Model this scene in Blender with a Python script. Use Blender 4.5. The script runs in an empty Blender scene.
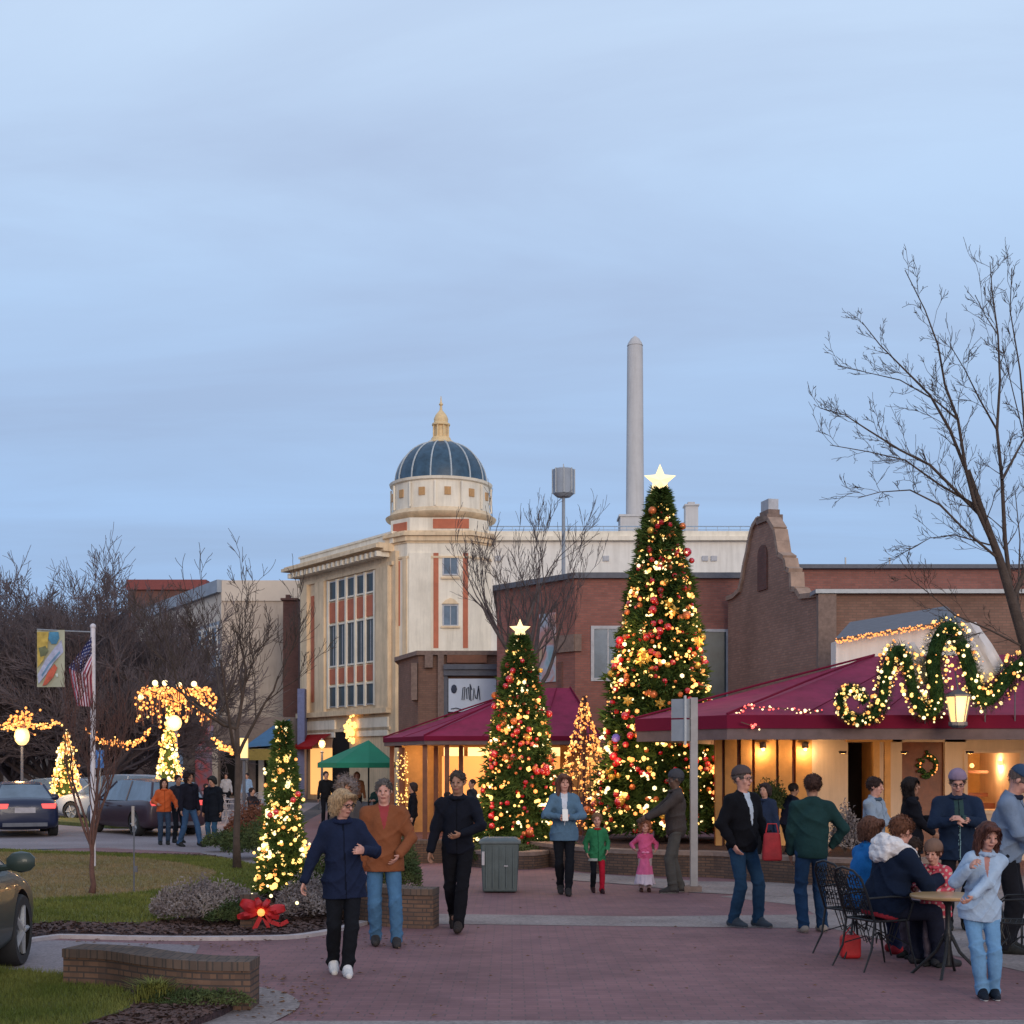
import bpy, math, random
import numpy as np
from mathutils import Vector, Matrix
R = math.radians
sc = bpy.context.scene
COL = sc.collection
FPX, CH, HY = 1400.0, 1.85, 768.0      # focal length in pixels, eye height, horizon row
rnd = random.Random(7)

def P(px, py, Y):
    return Vector(((px-512)/FPX*Y, Y, CH+(HY-py)/FPX*Y))
def XA(px, Y): return (px-512)/FPX*Y
def ZA(py, Y): return CH+(HY-py)/FPX*Y
def G(px, py):
    Y = FPX*CH/(py-HY)
    return Vector(((px-512)/FPX*Y, Y, 0))

# ---------------------------------------------------------------- materials
def new_mat(name):
    m = bpy.data.materials.new(name); m.use_nodes = True
    nt = m.node_tree; b = nt.nodes['Principled BSDF']
    return m, nt, b
def N(nt, t, **kw):
    n = nt.nodes.new(t)
    for k, v in kw.items():
        if k in n.inputs: n.inputs[k].default_value = v
        else: setattr(n, k, v)
    return n
def L(nt, a, b): nt.links.new(a, b)
def c4(c): return (c[0], c[1], c[2], 1.0)
def ramp(nt, fac, stops):
    r = nt.nodes.new('ShaderNodeValToRGB')
    while len(r.color_ramp.elements) < len(stops): r.color_ramp.elements.new(0.5)
    for e, (p, c) in zip(r.color_ramp.elements, stops):
        e.position = p; e.color = c4(c)
    L(nt, fac, r.inputs[0]); return r
def plain(name, col, rough=.7, var=.18, scale=6, bump=.15, bscale=40, metal=0, spec=.4, sheen=0, coat=0, alpha=None):
    m, nt, b = new_mat(name)
    tc = N(nt, 'ShaderNodeTexCoord')
    n1 = N(nt, 'ShaderNodeTexNoise', Scale=scale, Detail=6.0, Roughness=.65)
    L(nt, tc.outputs['Object'], n1.inputs['Vector'])
    lo = [max(0, c*(1-var)) for c in col]; hi = [min(1, c*(1+var)) for c in col]
    r = ramp(nt, n1.outputs['Fac'], [(.3, lo), (.7, hi)])
    L(nt, r.outputs[0], b.inputs['Base Color'])
    b.inputs['Roughness'].default_value = rough
    b.inputs['Metallic'].default_value = metal
    b.inputs['Specular IOR Level'].default_value = spec
    b.inputs['Sheen Weight'].default_value = sheen
    b.inputs['Coat Weight'].default_value = coat
    if bump:
        n2 = N(nt, 'ShaderNodeTexNoise', Scale=bscale, Detail=4.0)
        L(nt, tc.outputs['Object'], n2.inputs['Vector'])
        bp = N(nt, 'ShaderNodeBump', Strength=bump, Distance=.02)
        L(nt, n2.outputs['Fac'], bp.inputs['Height']); L(nt, bp.outputs[0], b.inputs['Normal'])
    return m
def emis(name, col, st, sample='AUTO'):
    m, nt, b = new_mat(name)
    b.inputs['Base Color'].default_value = c4(col)
    b.inputs['Emission Color'].default_value = c4(col)
    b.inputs['Emission Strength'].default_value = st
    m.cycles.emission_sampling = sample
    return m
def streaked(name, col, rough=.85, var=.14, streak=.22):
    """painted or stone wall with rain streaks and blotches that belong to the wall"""
    m = plain(name, col, rough, var, .9, .12, 18); nt = m.node_tree; b = nt.nodes['Principled BSDF']
    src = b.inputs['Base Color'].links[0].from_socket
    tc = N(nt, 'ShaderNodeTexCoord'); mp = N(nt, 'ShaderNodeMapping'); mp.inputs['Scale'].default_value = (2.6,2.6,.22); L(nt, tc.outputs['Object'], mp.inputs['Vector'])
    n = N(nt, 'ShaderNodeTexNoise', Scale=1.3, Detail=6.0, Roughness=.7); L(nt, mp.outputs[0], n.inputs['Vector'])
    r = ramp(nt, n.outputs['Fac'], [(.34, (1-streak,1-streak*1.05,1-streak*1.1)), (.56, (1,1,1))])
    mx = N(nt, 'ShaderNodeMix', data_type='RGBA', blend_type='MULTIPLY'); mx.inputs[0].default_value = 1
    L(nt, src, mx.inputs[6]); L(nt, r.outputs[0], mx.inputs[7]); L(nt, mx.outputs[2], b.inputs['Base Color']); return m
def brick(name, c1, c2, mortar, bw=.22, bh=.075, ms=.012, rough=.85, var=.25, squash=None):
    m, nt, b = new_mat(name)
    uv = N(nt, 'ShaderNodeTexCoord')
    t = N(nt, 'ShaderNodeTexBrick', Scale=1.0)
    t.inputs['Brick Width'].default_value = bw; t.inputs['Row Height'].default_value = bh
    t.inputs['Mortar Size'].default_value = ms; t.inputs['Color1'].default_value = c4(c1)
    t.inputs['Color2'].default_value = c4(c2); t.inputs['Mortar'].default_value = c4(mortar)
    t.inputs['Bias'].default_value = -.1
    L(nt, uv.outputs['UV'], t.inputs['Vector'])
    n = N(nt, 'ShaderNodeTexNoise', Scale=.7, Detail=7.0, Roughness=.7)
    L(nt, uv.outputs['Object'], n.inputs['Vector'])
    r = ramp(nt, n.outputs['Fac'], [(.3, (1-var,)*3), (.7, (1+var*.6,)*3)])
    mx = N(nt, 'ShaderNodeMix', data_type='RGBA', blend_type='MULTIPLY'); mx.inputs[0].default_value = 1
    L(nt, t.outputs['Color'], mx.inputs[6]); L(nt, r.outputs[0], mx.inputs[7])
    if name == 'paver_brick':
        for sc_, lo, hi, dk in ((.35, .42, .62, .86), (3.5, .62, .70, .84), (1.1, .56, .70, 1.10)):
            ns = N(nt, 'ShaderNodeTexNoise', Scale=sc_, Detail=8.0, Roughness=.72, Distortion=.4); L(nt, uv.outputs['Object'], ns.inputs['Vector'])
            rs = ramp(nt, ns.outputs['Fac'], [(lo, (1,1,1)), (hi, (dk,dk,dk))]); m3 = N(nt, 'ShaderNodeMix', data_type='RGBA', blend_type='MULTIPLY'); m3.inputs[0].default_value = 1
            L(nt, mx.outputs[2], m3.inputs[6]); L(nt, rs.outputs[0], m3.inputs[7]); mx = m3
    L(nt, mx.outputs[2], b.inputs['Base Color'])
    b.inputs['Roughness'].default_value = rough
    b.inputs['Specular IOR Level'].default_value = .25
    bp = N(nt, 'ShaderNodeBump', Strength=.5, Distance=.01, invert=True)
    L(nt, t.outputs['Fac'], bp.inputs['Height']); L(nt, bp.outputs[0], b.inputs['Normal'])
    return m
def two_noise(name, ca, cb, scale, lo=.4, hi=.6, rough=.9, fine=None, bump=.4, bscale=30):
    m, nt, b = new_mat(name)
    tc = N(nt, 'ShaderNodeTexCoord')
    n1 = N(nt, 'ShaderNodeTexNoise', Scale=scale, Detail=5.0, Roughness=.6)
    L(nt, tc.outputs['Object'], n1.inputs['Vector'])
    r = ramp(nt, n1.outputs['Fac'], [(lo, ca), (hi, cb)])
    n2 = N(nt, 'ShaderNodeTexNoise', Scale=fine or scale*14, Detail=5.0, Roughness=.75)
    L(nt, tc.outputs['Object'], n2.inputs['Vector'])
    r2 = ramp(nt, n2.outputs['Fac'], [(.3, (.6,.6,.6)), (.7, (1.35,1.35,1.35))])
    mx = N(nt, 'ShaderNodeMix', data_type='RGBA', blend_type='MULTIPLY'); mx.inputs[0].default_value = 1
    L(nt, r.outputs[0], mx.inputs[6]); L(nt, r2.outputs[0], mx.inputs[7])
    L(nt, mx.outputs[2], b.inputs['Base Color'])
    b.inputs['Roughness'].default_value = rough
    b.inputs['Specular IOR Level'].default_value = .2
    n3 = N(nt, 'ShaderNodeTexNoise', Scale=bscale, Detail=4.0)
    L(nt, tc.outputs['Object'], n3.inputs['Vector'])
    bp = N(nt, 'ShaderNodeBump', Strength=bump, Distance=.03)
    L(nt, n3.outputs['Fac'], bp.inputs['Height']); L(nt, bp.outputs[0], b.inputs['Normal'])
    return m

M = {}
def mk():
    M['paver'] = brick('paver_brick', (.255,.125,.130), (.205,.104,.112), (.155,.10,.105), .2, .1, .006, .8, .3)
    M['road'] = two_noise('road_concrete', (.215,.18,.19), (.27,.23,.24), .5, rough=.85, fine=30, bump=.15)
    M['conc'] = two_noise('pale_concrete', (.215,.175,.168), (.285,.235,.222), 1.2, rough=.85, fine=25, bump=.15)
    M['kerb'] = plain('kerb_stone', (.42,.36,.36), .85)
    M['asphalt'] = two_noise('asphalt', (.06,.06,.07), (.09,.085,.095), .3)
    M['lawn'] = two_noise('lawn_soil', (.09,.10,.026), (.13,.13,.04), .5, .35, .6)
    M['drylawn'] = two_noise('dry_lawn', (.22,.155,.085), (.17,.145,.065), .35, .35, .65)
    M['blade'] = two_noise('grass_blade', (.085,.11,.022), (.17,.175,.045), 1.3, .35, .65, bump=0)
    M['dryblade'] = two_noise('dry_grass_blade', (.25,.175,.095), (.18,.155,.065), .6, .35, .65, bump=0)
    M['mulch'] = two_noise('mulch', (.04,.026,.03), (.075,.045,.048), 9, fine=60, bump=1)
    M['lowbrick'] = brick('wall_brick', (.155,.09,.062), (.095,.06,.048), (.065,.05,.045), .17, .048, .007, .9, .5)
    M['browncap'] = brick('soldier_course', (.13,.088,.068), (.09,.065,.055), (.06,.05,.045), .075, .3, .007, .9, .5)
    M['capstone'] = plain('cap_stone', (.21,.145,.12), .9, .25, 8, .4)
    M['brick_red'] = brick('red_brick', (.30,.118,.094), (.225,.092,.076), (.21,.115,.10), .22, .075, .01)
    M['brick_brown'] = brick('brown_brick', (.245,.135,.10), (.19,.105,.08), (.17,.11,.085), .22, .075, .01)
    M['brick_dark'] = brick('dark_brick', (.17,.075,.062), (.13,.06,.05), (.12,.075,.065), .22, .075, .01)
    M['cream'] = streaked('cream_stone', (.74,.56,.37), .8)
    M['cream2'] = streaked('pale_cream_stone', (.80,.72,.60), .8, .10, .16)
    M['terra'] = plain('terracotta_panel', (.47,.14,.075), .75, .15, 2)
    M['white'] = streaked('white_render', (.76,.72,.67), .8, .08, .14)
    M['bluewhite'] = plain('grey_blue_render', (.30,.33,.38), .7, .15, 1)
    M['tan'] = streaked('tan_render', (.47,.38,.31), .85, .1, .15)
    M['tan2'] = plain('light_tan_render', (.58,.49,.41), .85, .08, .5, .1)
    M['dome'] = plain('dome_slate', (.035,.075,.12), .45, .35, 3, .1)
    M['gold'] = plain('gilt', (.72,.52,.28), .6, .15, 5, .1)
    M['rib'] = plain('dome_rib', (.42,.45,.47), .6)
    M['chimney'] = streaked('chimney_concrete', (.50,.48,.48), .85, .08, .10)
    M['steel'] = plain('grey_steel', (.28,.30,.33), .5, .1, metal=.4)
    M['coping'] = plain('dark_coping', (.10,.105,.13), .6)
    M['glassdk'] = plain('dark_window_glass', (.03,.045,.055), .3, .4, 1.5, 0, spec=.35)
    M['glassbl'] = plain('blue_window_glass', (.10,.14,.19), .15, .4, 1.0, 0, spec=.8)
    M['frame'] = plain('window_frame', (.42,.42,.45), .6)
    M['magenta'] = streaked('magenta_canvas', (.25,.017,.062), .9, .20, .22) if 1 else plain('magenta_canvas', (.27,.024,.085), .9, .15, .8, .15, 60, spec=.1)
    M['magentadk'] = plain('dark_magenta_canvas', (.15,.010,.032), .9, .15, 1.0, .15, 60, spec=.1)
    M['greencanvas'] = plain('green_canvas', (.006,.15,.085), .75, .15, 1, .15)
    M['bluecanvas'] = plain('blue_canvas', (.06,.16,.30), .8, .15, 1)
    M['yellowband'] = plain('ochre_canvas', (.30,.22,.06), .8)
    M['soffit'] = plain('dark_soffit', (.06,.045,.05), .8)
    M['fascia'] = plain('brown_fascia', (.13,.085,.085), .7)
    M['plaster'] = streaked('beige_plaster', (.64,.49,.37), .85, .1, .16)
    M['slat'] = plain('varnished_board', (.52,.27,.09), .6, .2, 3)
    M['wood'] = plain('dark_wood', (.17,.055,.025), .45, .3, 4)
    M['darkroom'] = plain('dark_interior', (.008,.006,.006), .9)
    M['bark'] = plain('bark', (.075,.052,.042), .95, .3, 8, .6)
    M['barkred'] = plain('reddish_bark', (.12,.06,.05), .95, .3, 8, .4)
    M['barkgrey'] = plain('grey_bark', (.10,.078,.075), .95, .25, 8, .3)
    M['barktwig'] = plain('dusky_twig', (.13,.10,.105), .95, .25, .4, 0)
    M['needle'] = two_noise('fir_needle', (.028,.058,.012), (.085,.135,.032), 3, .35, .65, bump=0)
    M['gneedle'] = two_noise('garland_needle', (.016,.048,.014), (.05,.11,.032), 6, .35, .65, bump=0)
    M['shrubgrey'] = two_noise('grey_shrub_leaf', (.15,.12,.12), (.24,.20,.19), 3, bump=0)
    M['shrubgreen'] = two_noise('green_shrub_leaf', (.035,.055,.02), (.07,.085,.03), 4, bump=0)
    M['shrubred'] = two_noise('russet_hedge_leaf', (.13,.05,.03), (.18,.07,.04), 4, bump=0)
    M['ironblk'] = plain('wrought_iron', (.018,.018,.020), .45, .3, 20, .2, metal=.3)
    M['tabletop'] = plain('varnished_tabletop', (.42,.25,.11), .4, .2, 4, coat=.3)
    M['bin'] = plain('bin_plastic', (.065,.085,.092), .6, .2, 5)
    M['binlid'] = plain('bin_lid', (.09,.11,.12), .6, .2, 5)
    M['post'] = plain('weathered_post', (.33,.305,.30), .7, .12, 6)
    M['signback'] = plain('aluminium_sign_back', (.33,.34,.36), .5, .12, 4, metal=.3)
    M['flagpole'] = plain('flagpole_white', (.60,.56,.60), .4)
    M['red'] = plain('red_fabric', (.45,.015,.018), .6)
    M['bulb_y'] = emis('bulb_yellow', (1,.60,.17), 1.7)
    M['bulb_o'] = emis('bulb_orange', (1,.36,.085), 1.35)
    M['bulb_w'] = emis('bulb_warm_white', (1,.80,.42), 1.9)
    M['bulb_r'] = emis('bulb_red', (1,.12,.10), 2.0)
    M['star'] = emis('lit_star', (1,.74,.36), 1.15)
    M['lampglow'] = emis('lamp_glass', (1,.64,.24), 1.6)
    M['lampsoft'] = emis('lantern_glass', (1,.66,.26), 1.05)
    M['warmpane'] = emis('lit_pane', (1,.50,.16), 1.0)
    M['bau_red'] = plain('bauble_red', (.50,.012,.02), .18, .1, 4, 0, spec=.8, coat=.5)
    M['bau_gold'] = plain('bauble_gold', (.75,.42,.08), .25, .1, 4, 0, metal=.5)
    M['bau_org'] = plain('bauble_copper', (.60,.16,.05), .25, .1, 4, 0, metal=.3)
    M['bau_blue'] = plain('bauble_violet', (.12,.09,.42), .25, .1, 4, 0)
mk()

# ---------------------------------------------------------------- mesh builder
class MB:
    def __init__(s): s.v = []; s.f = []; s.mi = []; s.xf = None; s.cur = 0; s.sm = []; s.smooth = False; s.uvf = {}
    def addv(s, pts):
        n = len(s.v)
        if s.xf is not None: pts = [s.xf @ Vector(p) for p in pts]
        s.v.extend([tuple(p) for p in pts]); return n
    def addf(s, f):
        s.f.append(tuple(f)); s.mi.append(s.cur); s.sm.append(s.smooth)
    def poly(s, pts, faces):
        n = s.addv(pts)
        for f in faces: s.addf([n+i for i in f])
    def box(s, x0, x1, y0, y1, z0, z1):
        s.poly([(x0,y0,z0),(x1,y0,z0),(x1,y1,z0),(x0,y1,z0),(x0,y0,z1),(x1,y0,z1),(x1,y1,z1),(x0,y1,z1)],
               [(0,3,2,1),(4,5,6,7),(0,1,5,4),(1,2,6,5),(2,3,7,6),(3,0,4,7)])
    def prism(s, poly, z0, z1):
        n = len(poly)
        a = sum(poly[i][0]*poly[(i+1)%n][1]-poly[(i+1)%n][0]*poly[i][1] for i in range(n))
        if a < 0: poly = poly[::-1]
        pts = [(p[0],p[1],z0) for p in poly]+[(p[0],p[1],z1) for p in poly]
        fs = [tuple(range(n))[::-1], tuple(range(n,2*n))]+[(i,(i+1)%n,n+(i+1)%n,n+i) for i in range(n)]
        s.poly(pts, fs)
    def sheet(s, poly, z):
        n = len(poly)
        a = sum(poly[i][0]*poly[(i+1)%n][1]-poly[(i+1)%n][0]*poly[i][1] for i in range(n))
        if a < 0: poly = poly[::-1]
        s.poly([(p[0],p[1],z) for p in poly], [tuple(range(n))])
    def vprism(s, poly, y0, y1):            # poly in (x,z), extruded along y
        n = len(poly)
        a = sum(poly[i][0]*poly[(i+1)%n][1]-poly[(i+1)%n][0]*poly[i][1] for i in range(n))
        if a < 0: poly = poly[::-1]
        pts = [(p[0],y0,p[1]) for p in poly]+[(p[0],y1,p[1]) for p in poly]
        s.poly(pts, [tuple(range(n)), tuple(range(n,2*n))[::-1]]+[((i+1)%n,i,n+i,n+(i+1)%n) for i in range(n)])
    def tube(s, pts, radii, n=6, cap=True):
        pts = [Vector(p) for p in pts]
        if not isinstance(radii, (list, tuple)): radii = [radii]*len(pts)
        rings = []; up = None
        for i, p in enumerate(pts):
            d = (pts[min(i+1,len(pts)-1)]-pts[max(i-1,0)])
            if d.length < 1e-9: d = Vector((0,0,1))
            d.normalize()
            if up is None:
                up = d.orthogonal().normalized()
            else:
                up = up - d*up.dot(d)
                up = up.normalized() if up.length > 1e-6 else d.orthogonal().normalized()
            w = d.cross(up)
            rings.append(s.addv([p+(up*math.cos(2*math.pi*k/n)+w*math.sin(2*math.pi*k/n))*radii[i] for k in range(n)]))
        for a, b in zip(rings, rings[1:]):
            for k in range(n): s.addf((a+k, a+(k+1)%n, b+(k+1)%n, b+k))
        if cap:
            s.addf([rings[0]+k for k in range(n)][::-1]); s.addf([rings[-1]+k for k in range(n)])
    def lathe(s, prof, c=(0,0,0), n=24, a0=0, a1=2*math.pi, cap=True):
        full = abs(a1-a0-2*math.pi) < 1e-6
        m = n if full else n+1; rings = []
        for r, z in prof:
            rings.append(s.addv([(c[0]+r*math.cos(a0+(a1-a0)*k/n), c[1]+r*math.sin(a0+(a1-a0)*k/n), c[2]+z) for k in range(m)]))
        for a, b in zip(rings, rings[1:]):
            for k in range(n):
                k2 = (k+1) % m
                s.addf((a+k, a+k2, b+k2, b+k))
        if cap and full:
            if prof[0][0] > 1e-4: s.addf([rings[0]+k for k in range(m)][::-1])
            if prof[-1][0] > 1e-4: s.addf([rings[-1]+k for k in range(m)])
    def ball(s, c, r, n=8, sq=(1,1,1)):
        m = max(3, n//2); rows = []
        for i in range(1, m):
            t = math.pi*i/m
            rows.append(s.addv([(c[0]+r*sq[0]*math.sin(t)*math.cos(2*math.pi*k/n), c[1]+r*sq[1]*math.sin(t)*math.sin(2*math.pi*k/n), c[2]+r*sq[2]*math.cos(t)) for k in range(n)]))
        top = s.addv([(c[0],c[1],c[2]+r*sq[2])]); bot = s.addv([(c[0],c[1],c[2]-r*sq[2])])
        for k in range(n):
            s.addf((top, rows[0]+k, rows[0]+(k+1)%n)); s.addf((bot, rows[-1]+(k+1)%n, rows[-1]+k))
        for a, b in zip(rows, rows[1:]):
            for k in range(n): s.addf((a+k, b+k, b+(k+1)%n, a+(k+1)%n))
    def octa(s, c, r):
        if r > .016:
            sm = s.smooth; s.smooth = True; s.ball(c, r, 6); s.smooth = sm; return
        x,y,z = c
        s.poly([(x+r,y,z),(x-r,y,z),(x,y+r,z),(x,y-r,z),(x,y,z+r),(x,y,z-r)],
               [(0,2,4),(2,1,4),(1,3,4),(3,0,4),(2,0,5),(1,2,5),(3,1,5),(0,3,5)])
    def tri(s, a, b, c): s.poly([a,b,c], [(0,1,2)])
    def quad(s, a, b, c, d): s.poly([a,b,c,d], [(0,1,2,3)])

def root_loc(o):
    while o is not None and o.parent is not None: o = o.parent
    return o.location.copy() if o is not None else Vector((0,0,0))
def mesh_obj(name, verts, faces, mats, parent=None, origin=None, mi=None, sm=None, uv=True, auto=35, base=None):
    """One mesh object. Verts are in world space; they are stored relative to the thing's base (or origin)."""
    off = Vector(base) if base is not None else (root_loc(parent) if parent is not None else (Vector(origin) if origin is not None else Vector((0,0,0))))
    V = np.asarray(verts, dtype=np.float64).reshape(-1,3)
    me = bpy.data.meshes.new(name)
    me.from_pydata((V-np.array(off)).tolist(), [], faces if isinstance(faces, list) else faces.tolist())
    if not isinstance(mats, (list, tuple)): mats = [mats]
    for m in mats: me.materials.append(m)
    if mi is not None and len(mats) > 1: me.polygons.foreach_set('material_index', np.asarray(mi, dtype=np.int32))
    if sm is not None:
        me.polygons.foreach_set('use_smooth', np.full(len(me.polygons), bool(sm)) if isinstance(sm, bool) else np.asarray(sm, dtype=bool))
    me.update()
    if uv and len(me.polygons) < 60000:
        lay = me.uv_layers.new(name='UVMap'); nl = len(me.loops)
        npoly = len(me.polygons)
        nor = np.zeros(npoly*3); me.polygons.foreach_get('normal', nor); nor = nor.reshape(-1,3)
        ls = np.zeros(npoly, dtype=np.int64); me.polygons.foreach_get('loop_start', ls)
        lt = np.zeros(npoly, dtype=np.int64); me.polygons.foreach_get('loop_total', lt)
        lv = np.zeros(nl, dtype=np.int64); me.loops.foreach_get('vertex_index', lv)
        pf = np.repeat(np.arange(npoly), lt); co = V[lv]; nn = nor[pf]
        hor = np.abs(nn[:,2]) > .75
        tl = np.hypot(nn[:,0], nn[:,1])+1e-9
        tx, ty = -nn[:,1]/tl, nn[:,0]/tl
        u = np.where(hor, co[:,0], co[:,0]*tx+co[:,1]*ty); v = np.where(hor, co[:,1], co[:,2])
        lay.data.foreach_set('uv', np.stack([u,v],1).ravel())
    if sm is not None and sm is not False and auto: me.set_sharp_from_angle(angle=R(auto))
    o = bpy.data.objects.new(name, me); COL.objects.link(o)
    if parent is not None: o.parent = parent
    else: o.location = off
    return o
SPLIT = {'red_panel','red_strip','column','board_panel','pilaster','drum_panel','lantern_column','shelf','shop_window','window_ledge','ceiling_bulb','stone_trim','chamfer_pilaster','worn_sticker','frieze','globe_bulb','bulbs_few'}
def build(mb, name, mats, parent=None, origin=None, auto=35):
    if name in SPLIT and parent is not None:
        lab = list(range(len(mb.v)))
        def find(i):
            while lab[i] != i: lab[i] = lab[lab[i]]; i = lab[i]
            return i
        for f in mb.f:
            a = find(f[0])
            for q in f[1:]: lab[find(q)] = a
        gr_ = {}
        for fi, f in enumerate(mb.f): gr_.setdefault(find(f[0]), []).append(fi)
        if len(gr_) > 1:
            for fis in gr_.values():
                used = sorted({i for fi in fis for i in mb.f[fi]}); mp_ = {i: k for k, i in enumerate(used)}
                m2 = MB(); m2.v = [mb.v[i] for i in used]; m2.f = [tuple(mp_[i] for i in mb.f[fi]) for fi in fis]; m2.mi = [mb.mi[fi] for fi in fis]; m2.sm = [mb.sm[fi] for fi in fis]
                sm = m2.sm if any(m2.sm) else None
                o = mesh_obj(name, m2.v, m2.f, mats, parent, origin, m2.mi, sm, auto=auto)
            return o
    sm = mb.sm if any(mb.sm) else None
    return mesh_obj(name, mb.v, mb.f, mats, parent, origin, mb.mi, sm, auto=auto)
def tag(o, label=None, cat=None, group=None, kind=None):
    if label: o['label'] = label
    if cat: o['category'] = cat
    if group: o['group'] = group
    if kind: o['kind'] = kind
    return o
def thing(name, label, cat, loc=(0,0,0), group=None):
    o = bpy.data.objects.new(name, None); COL.objects.link(o); o.location = loc; o.empty_display_size = .2
    return tag(o, label, cat, group)
def struct(mb, name, mats): return tag(build(mb, name, mats), kind='structure')
def copy_tree(o, parent=None):
    c = o.copy(); COL.objects.link(c)
    if parent is not None: c.parent = parent; c.matrix_parent_inverse = o.matrix_parent_inverse
    for ch in list(o.children): copy_tree(ch, c)
    return c
def frame(o, xd):
    """matrix: origin o, x along xd (horizontal), z up, y = into the building (z cross x)"""
    x = Vector((xd[0], xd[1], 0)).normalized(); z = Vector((0,0,1)); y = z.cross(x)
    m = Matrix(((x.x,y.x,z.x,o[0]),(x.y,y.y,z.y,o[1]),(x.z,y.z,z.z,o[2] if len(o) > 2 else 0),(0,0,0,1)))
    return m
# ---------------------------------------------------------------- camera, world, sun
cam = bpy.data.cameras.new('camera'); co = bpy.data.objects.new('camera', cam); COL.objects.link(co)
co.location = (0, 0, CH); co.rotation_euler = (R(90), 0, 0)
cam.sensor_width = 36; cam.lens = FPX/1024*36; cam.shift_y = 256/1024; cam.clip_end = 4000; cam.clip_start = .1
sc.camera = co
sc.view_settings.view_transform = 'Standard'; sc.view_settings.look = 'None'
sc.view_settings.exposure = 0; sc.view_settings.gamma = 1
sc.cycles.use_denoising = True
sc.cycles.sample_clamp_indirect = 6
sc.cycles.max_bounces = 8

w = bpy.data.worlds.new('World'); sc.world = w; w.use_nodes = True
nt = w.node_tree; bg = nt.nodes['Background']
tc = N(nt, 'ShaderNodeTexCoord')
sky = N(nt, 'ShaderNodeTexSky', sky_type='NISHITA', sun_disc=False, sun_elevation=R(4), sun_rotation=R(200), air_density=1.0, dust_density=1.0, ozone_density=2.0)
sep = N(nt, 'ShaderNodeSeparateXYZ'); L(nt, tc.outputs['Generated'], sep.inputs[0])
# flatten the view direction on to a cloud layer so that the bands run level and stretch towards the horizon
mz = N(nt, 'ShaderNodeMath', operation='ADD'); mz.inputs[1].default_value = .16; L(nt, sep.outputs['Z'], mz.inputs[0])
dx = N(nt, 'ShaderNodeMath', operation='DIVIDE'); L(nt, sep.outputs['X'], dx.inputs[0]); L(nt, mz.outputs[0], dx.inputs[1])
dy = N(nt, 'ShaderNodeMath', operation='DIVIDE'); L(nt, sep.outputs['Y'], dy.inputs[0]); L(nt, mz.outputs[0], dy.inputs[1])
cmb = N(nt, 'ShaderNodeCombineXYZ'); L(nt, dx.outputs[0], cmb.inputs[0]); L(nt, dy.outputs[0], cmb.inputs[1])
mp = N(nt, 'ShaderNodeMapping'); mp.inputs['Scale'].default_value = (.42, 1.45, 1); mp.inputs['Location'].default_value = (3.1, .35, 0); mp.inputs['Rotation'].default_value = (0,0,R(4))
L(nt, cmb.outputs[0], mp.inputs['Vector'])
cn = N(nt, 'ShaderNodeTexNoise', Scale=1.25, Detail=9.0, Roughness=.56, Distortion=.7); L(nt, mp.outputs[0], cn.inputs['Vector'])
crmp = ramp(nt, cn.outputs['Fac'], [(.36, (0,0,0)), (.66, (1,1,1))])
# clear dusk gradient
er = ramp(nt, sep.outputs['Z'], [(.0, (.29,.45,.74)), (.12, (.31,.47,.76)), (.30, (.41,.57,.82)), (.46, (.52,.66,.86)), (1.0, (.56,.67,.84))])
cr = ramp(nt, sep.outputs['Z'], [(.0, (.26,.38,.62)), (.12, (.28,.40,.63)), (.30, (.36,.47,.68)), (.46, (.42,.52,.71)), (1.0, (.45,.53,.70))])
mx = N(nt, 'ShaderNodeMix', data_type='RGBA'); L(nt, crmp.outputs[0], mx.inputs[0]); L(nt, er.outputs[0], mx.inputs[6]); L(nt, cr.outputs[0], mx.inputs[7])
skm = N(nt, 'ShaderNodeMix', data_type='RGBA', blend_type='ADD'); skm.inputs[0].default_value = .02
L(nt, mx.outputs[2], skm.inputs[6]); L(nt, sky.outputs[0], skm.inputs[7])
L(nt, skm.outputs[2], bg.inputs['Color']); bg.inputs['Strength'].default_value = 1.07

sun = bpy.data.lights.new('sun', 'SUN'); so = bpy.data.objects.new('sun', sun); COL.objects.link(so)
sun.energy = 1.55; sun.angle = R(25); sun.color = (1, .84, .66)
# low afterglow from behind the camera, on its right
sd = Vector((-.28, .92, -.20)).normalized(); so.rotation_euler = sd.to_track_quat('-Z', 'Y').to_euler(); so.location = (10,-20,20)

# ---------------------------------------------------------------- ground
def gp(*pts): return [(G(*p).x, G(*p).y) for p in pts]
def smooth_poly(pts, n=6, closed=True):
    out = []; m = len(pts)
    for i in range(m if closed else m-1):
        p0, p1, p2, p3 = [Vector(pts[(i+k) % m] if closed else pts[min(max(i+k,0),m-1)]) for k in (-1,0,1,2)]
        for j in range(n):
            t = j/n
            out.append(tuple(.5*((2*p1)+(p2-p0)*t+(2*p0-5*p1+4*p2-p3)*t*t+(3*p1-p0-3*p2+p3)*t**3)))
    if not closed: out.append(tuple(pts[-1]))
    return out
b = MB(); b.sheet([(-900,-60),(900,-60),(900,1500),(-900,1500)], 0); struct(b, 'ground', M['asphalt'])
b = MB(); b.sheet([(-14,3),(26,3),(26,60),(-8,60),(-6.5,40),(-14,24)], .004); struct(b, 'plaza_paving', M['paver'])
# street / drive of pale violet concrete on the left, and the lane behind the lawn
b = MB(); b.sheet([(-40,8)]+gp((-200,1010),(120,990),(190,965),(200,946),(60,941),(-200,941))+[(-40,16)], .008); struct(b, 'driveway', M['road'])
b = MB(); b.sheet(gp((-300,850),(-30,851),(100,848),(200,853),(250,868),(268,860),(262,835),(300,815),(320,803),(220,800),(-300,800)), .008); struct(b, 'road', M['road'])
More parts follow.
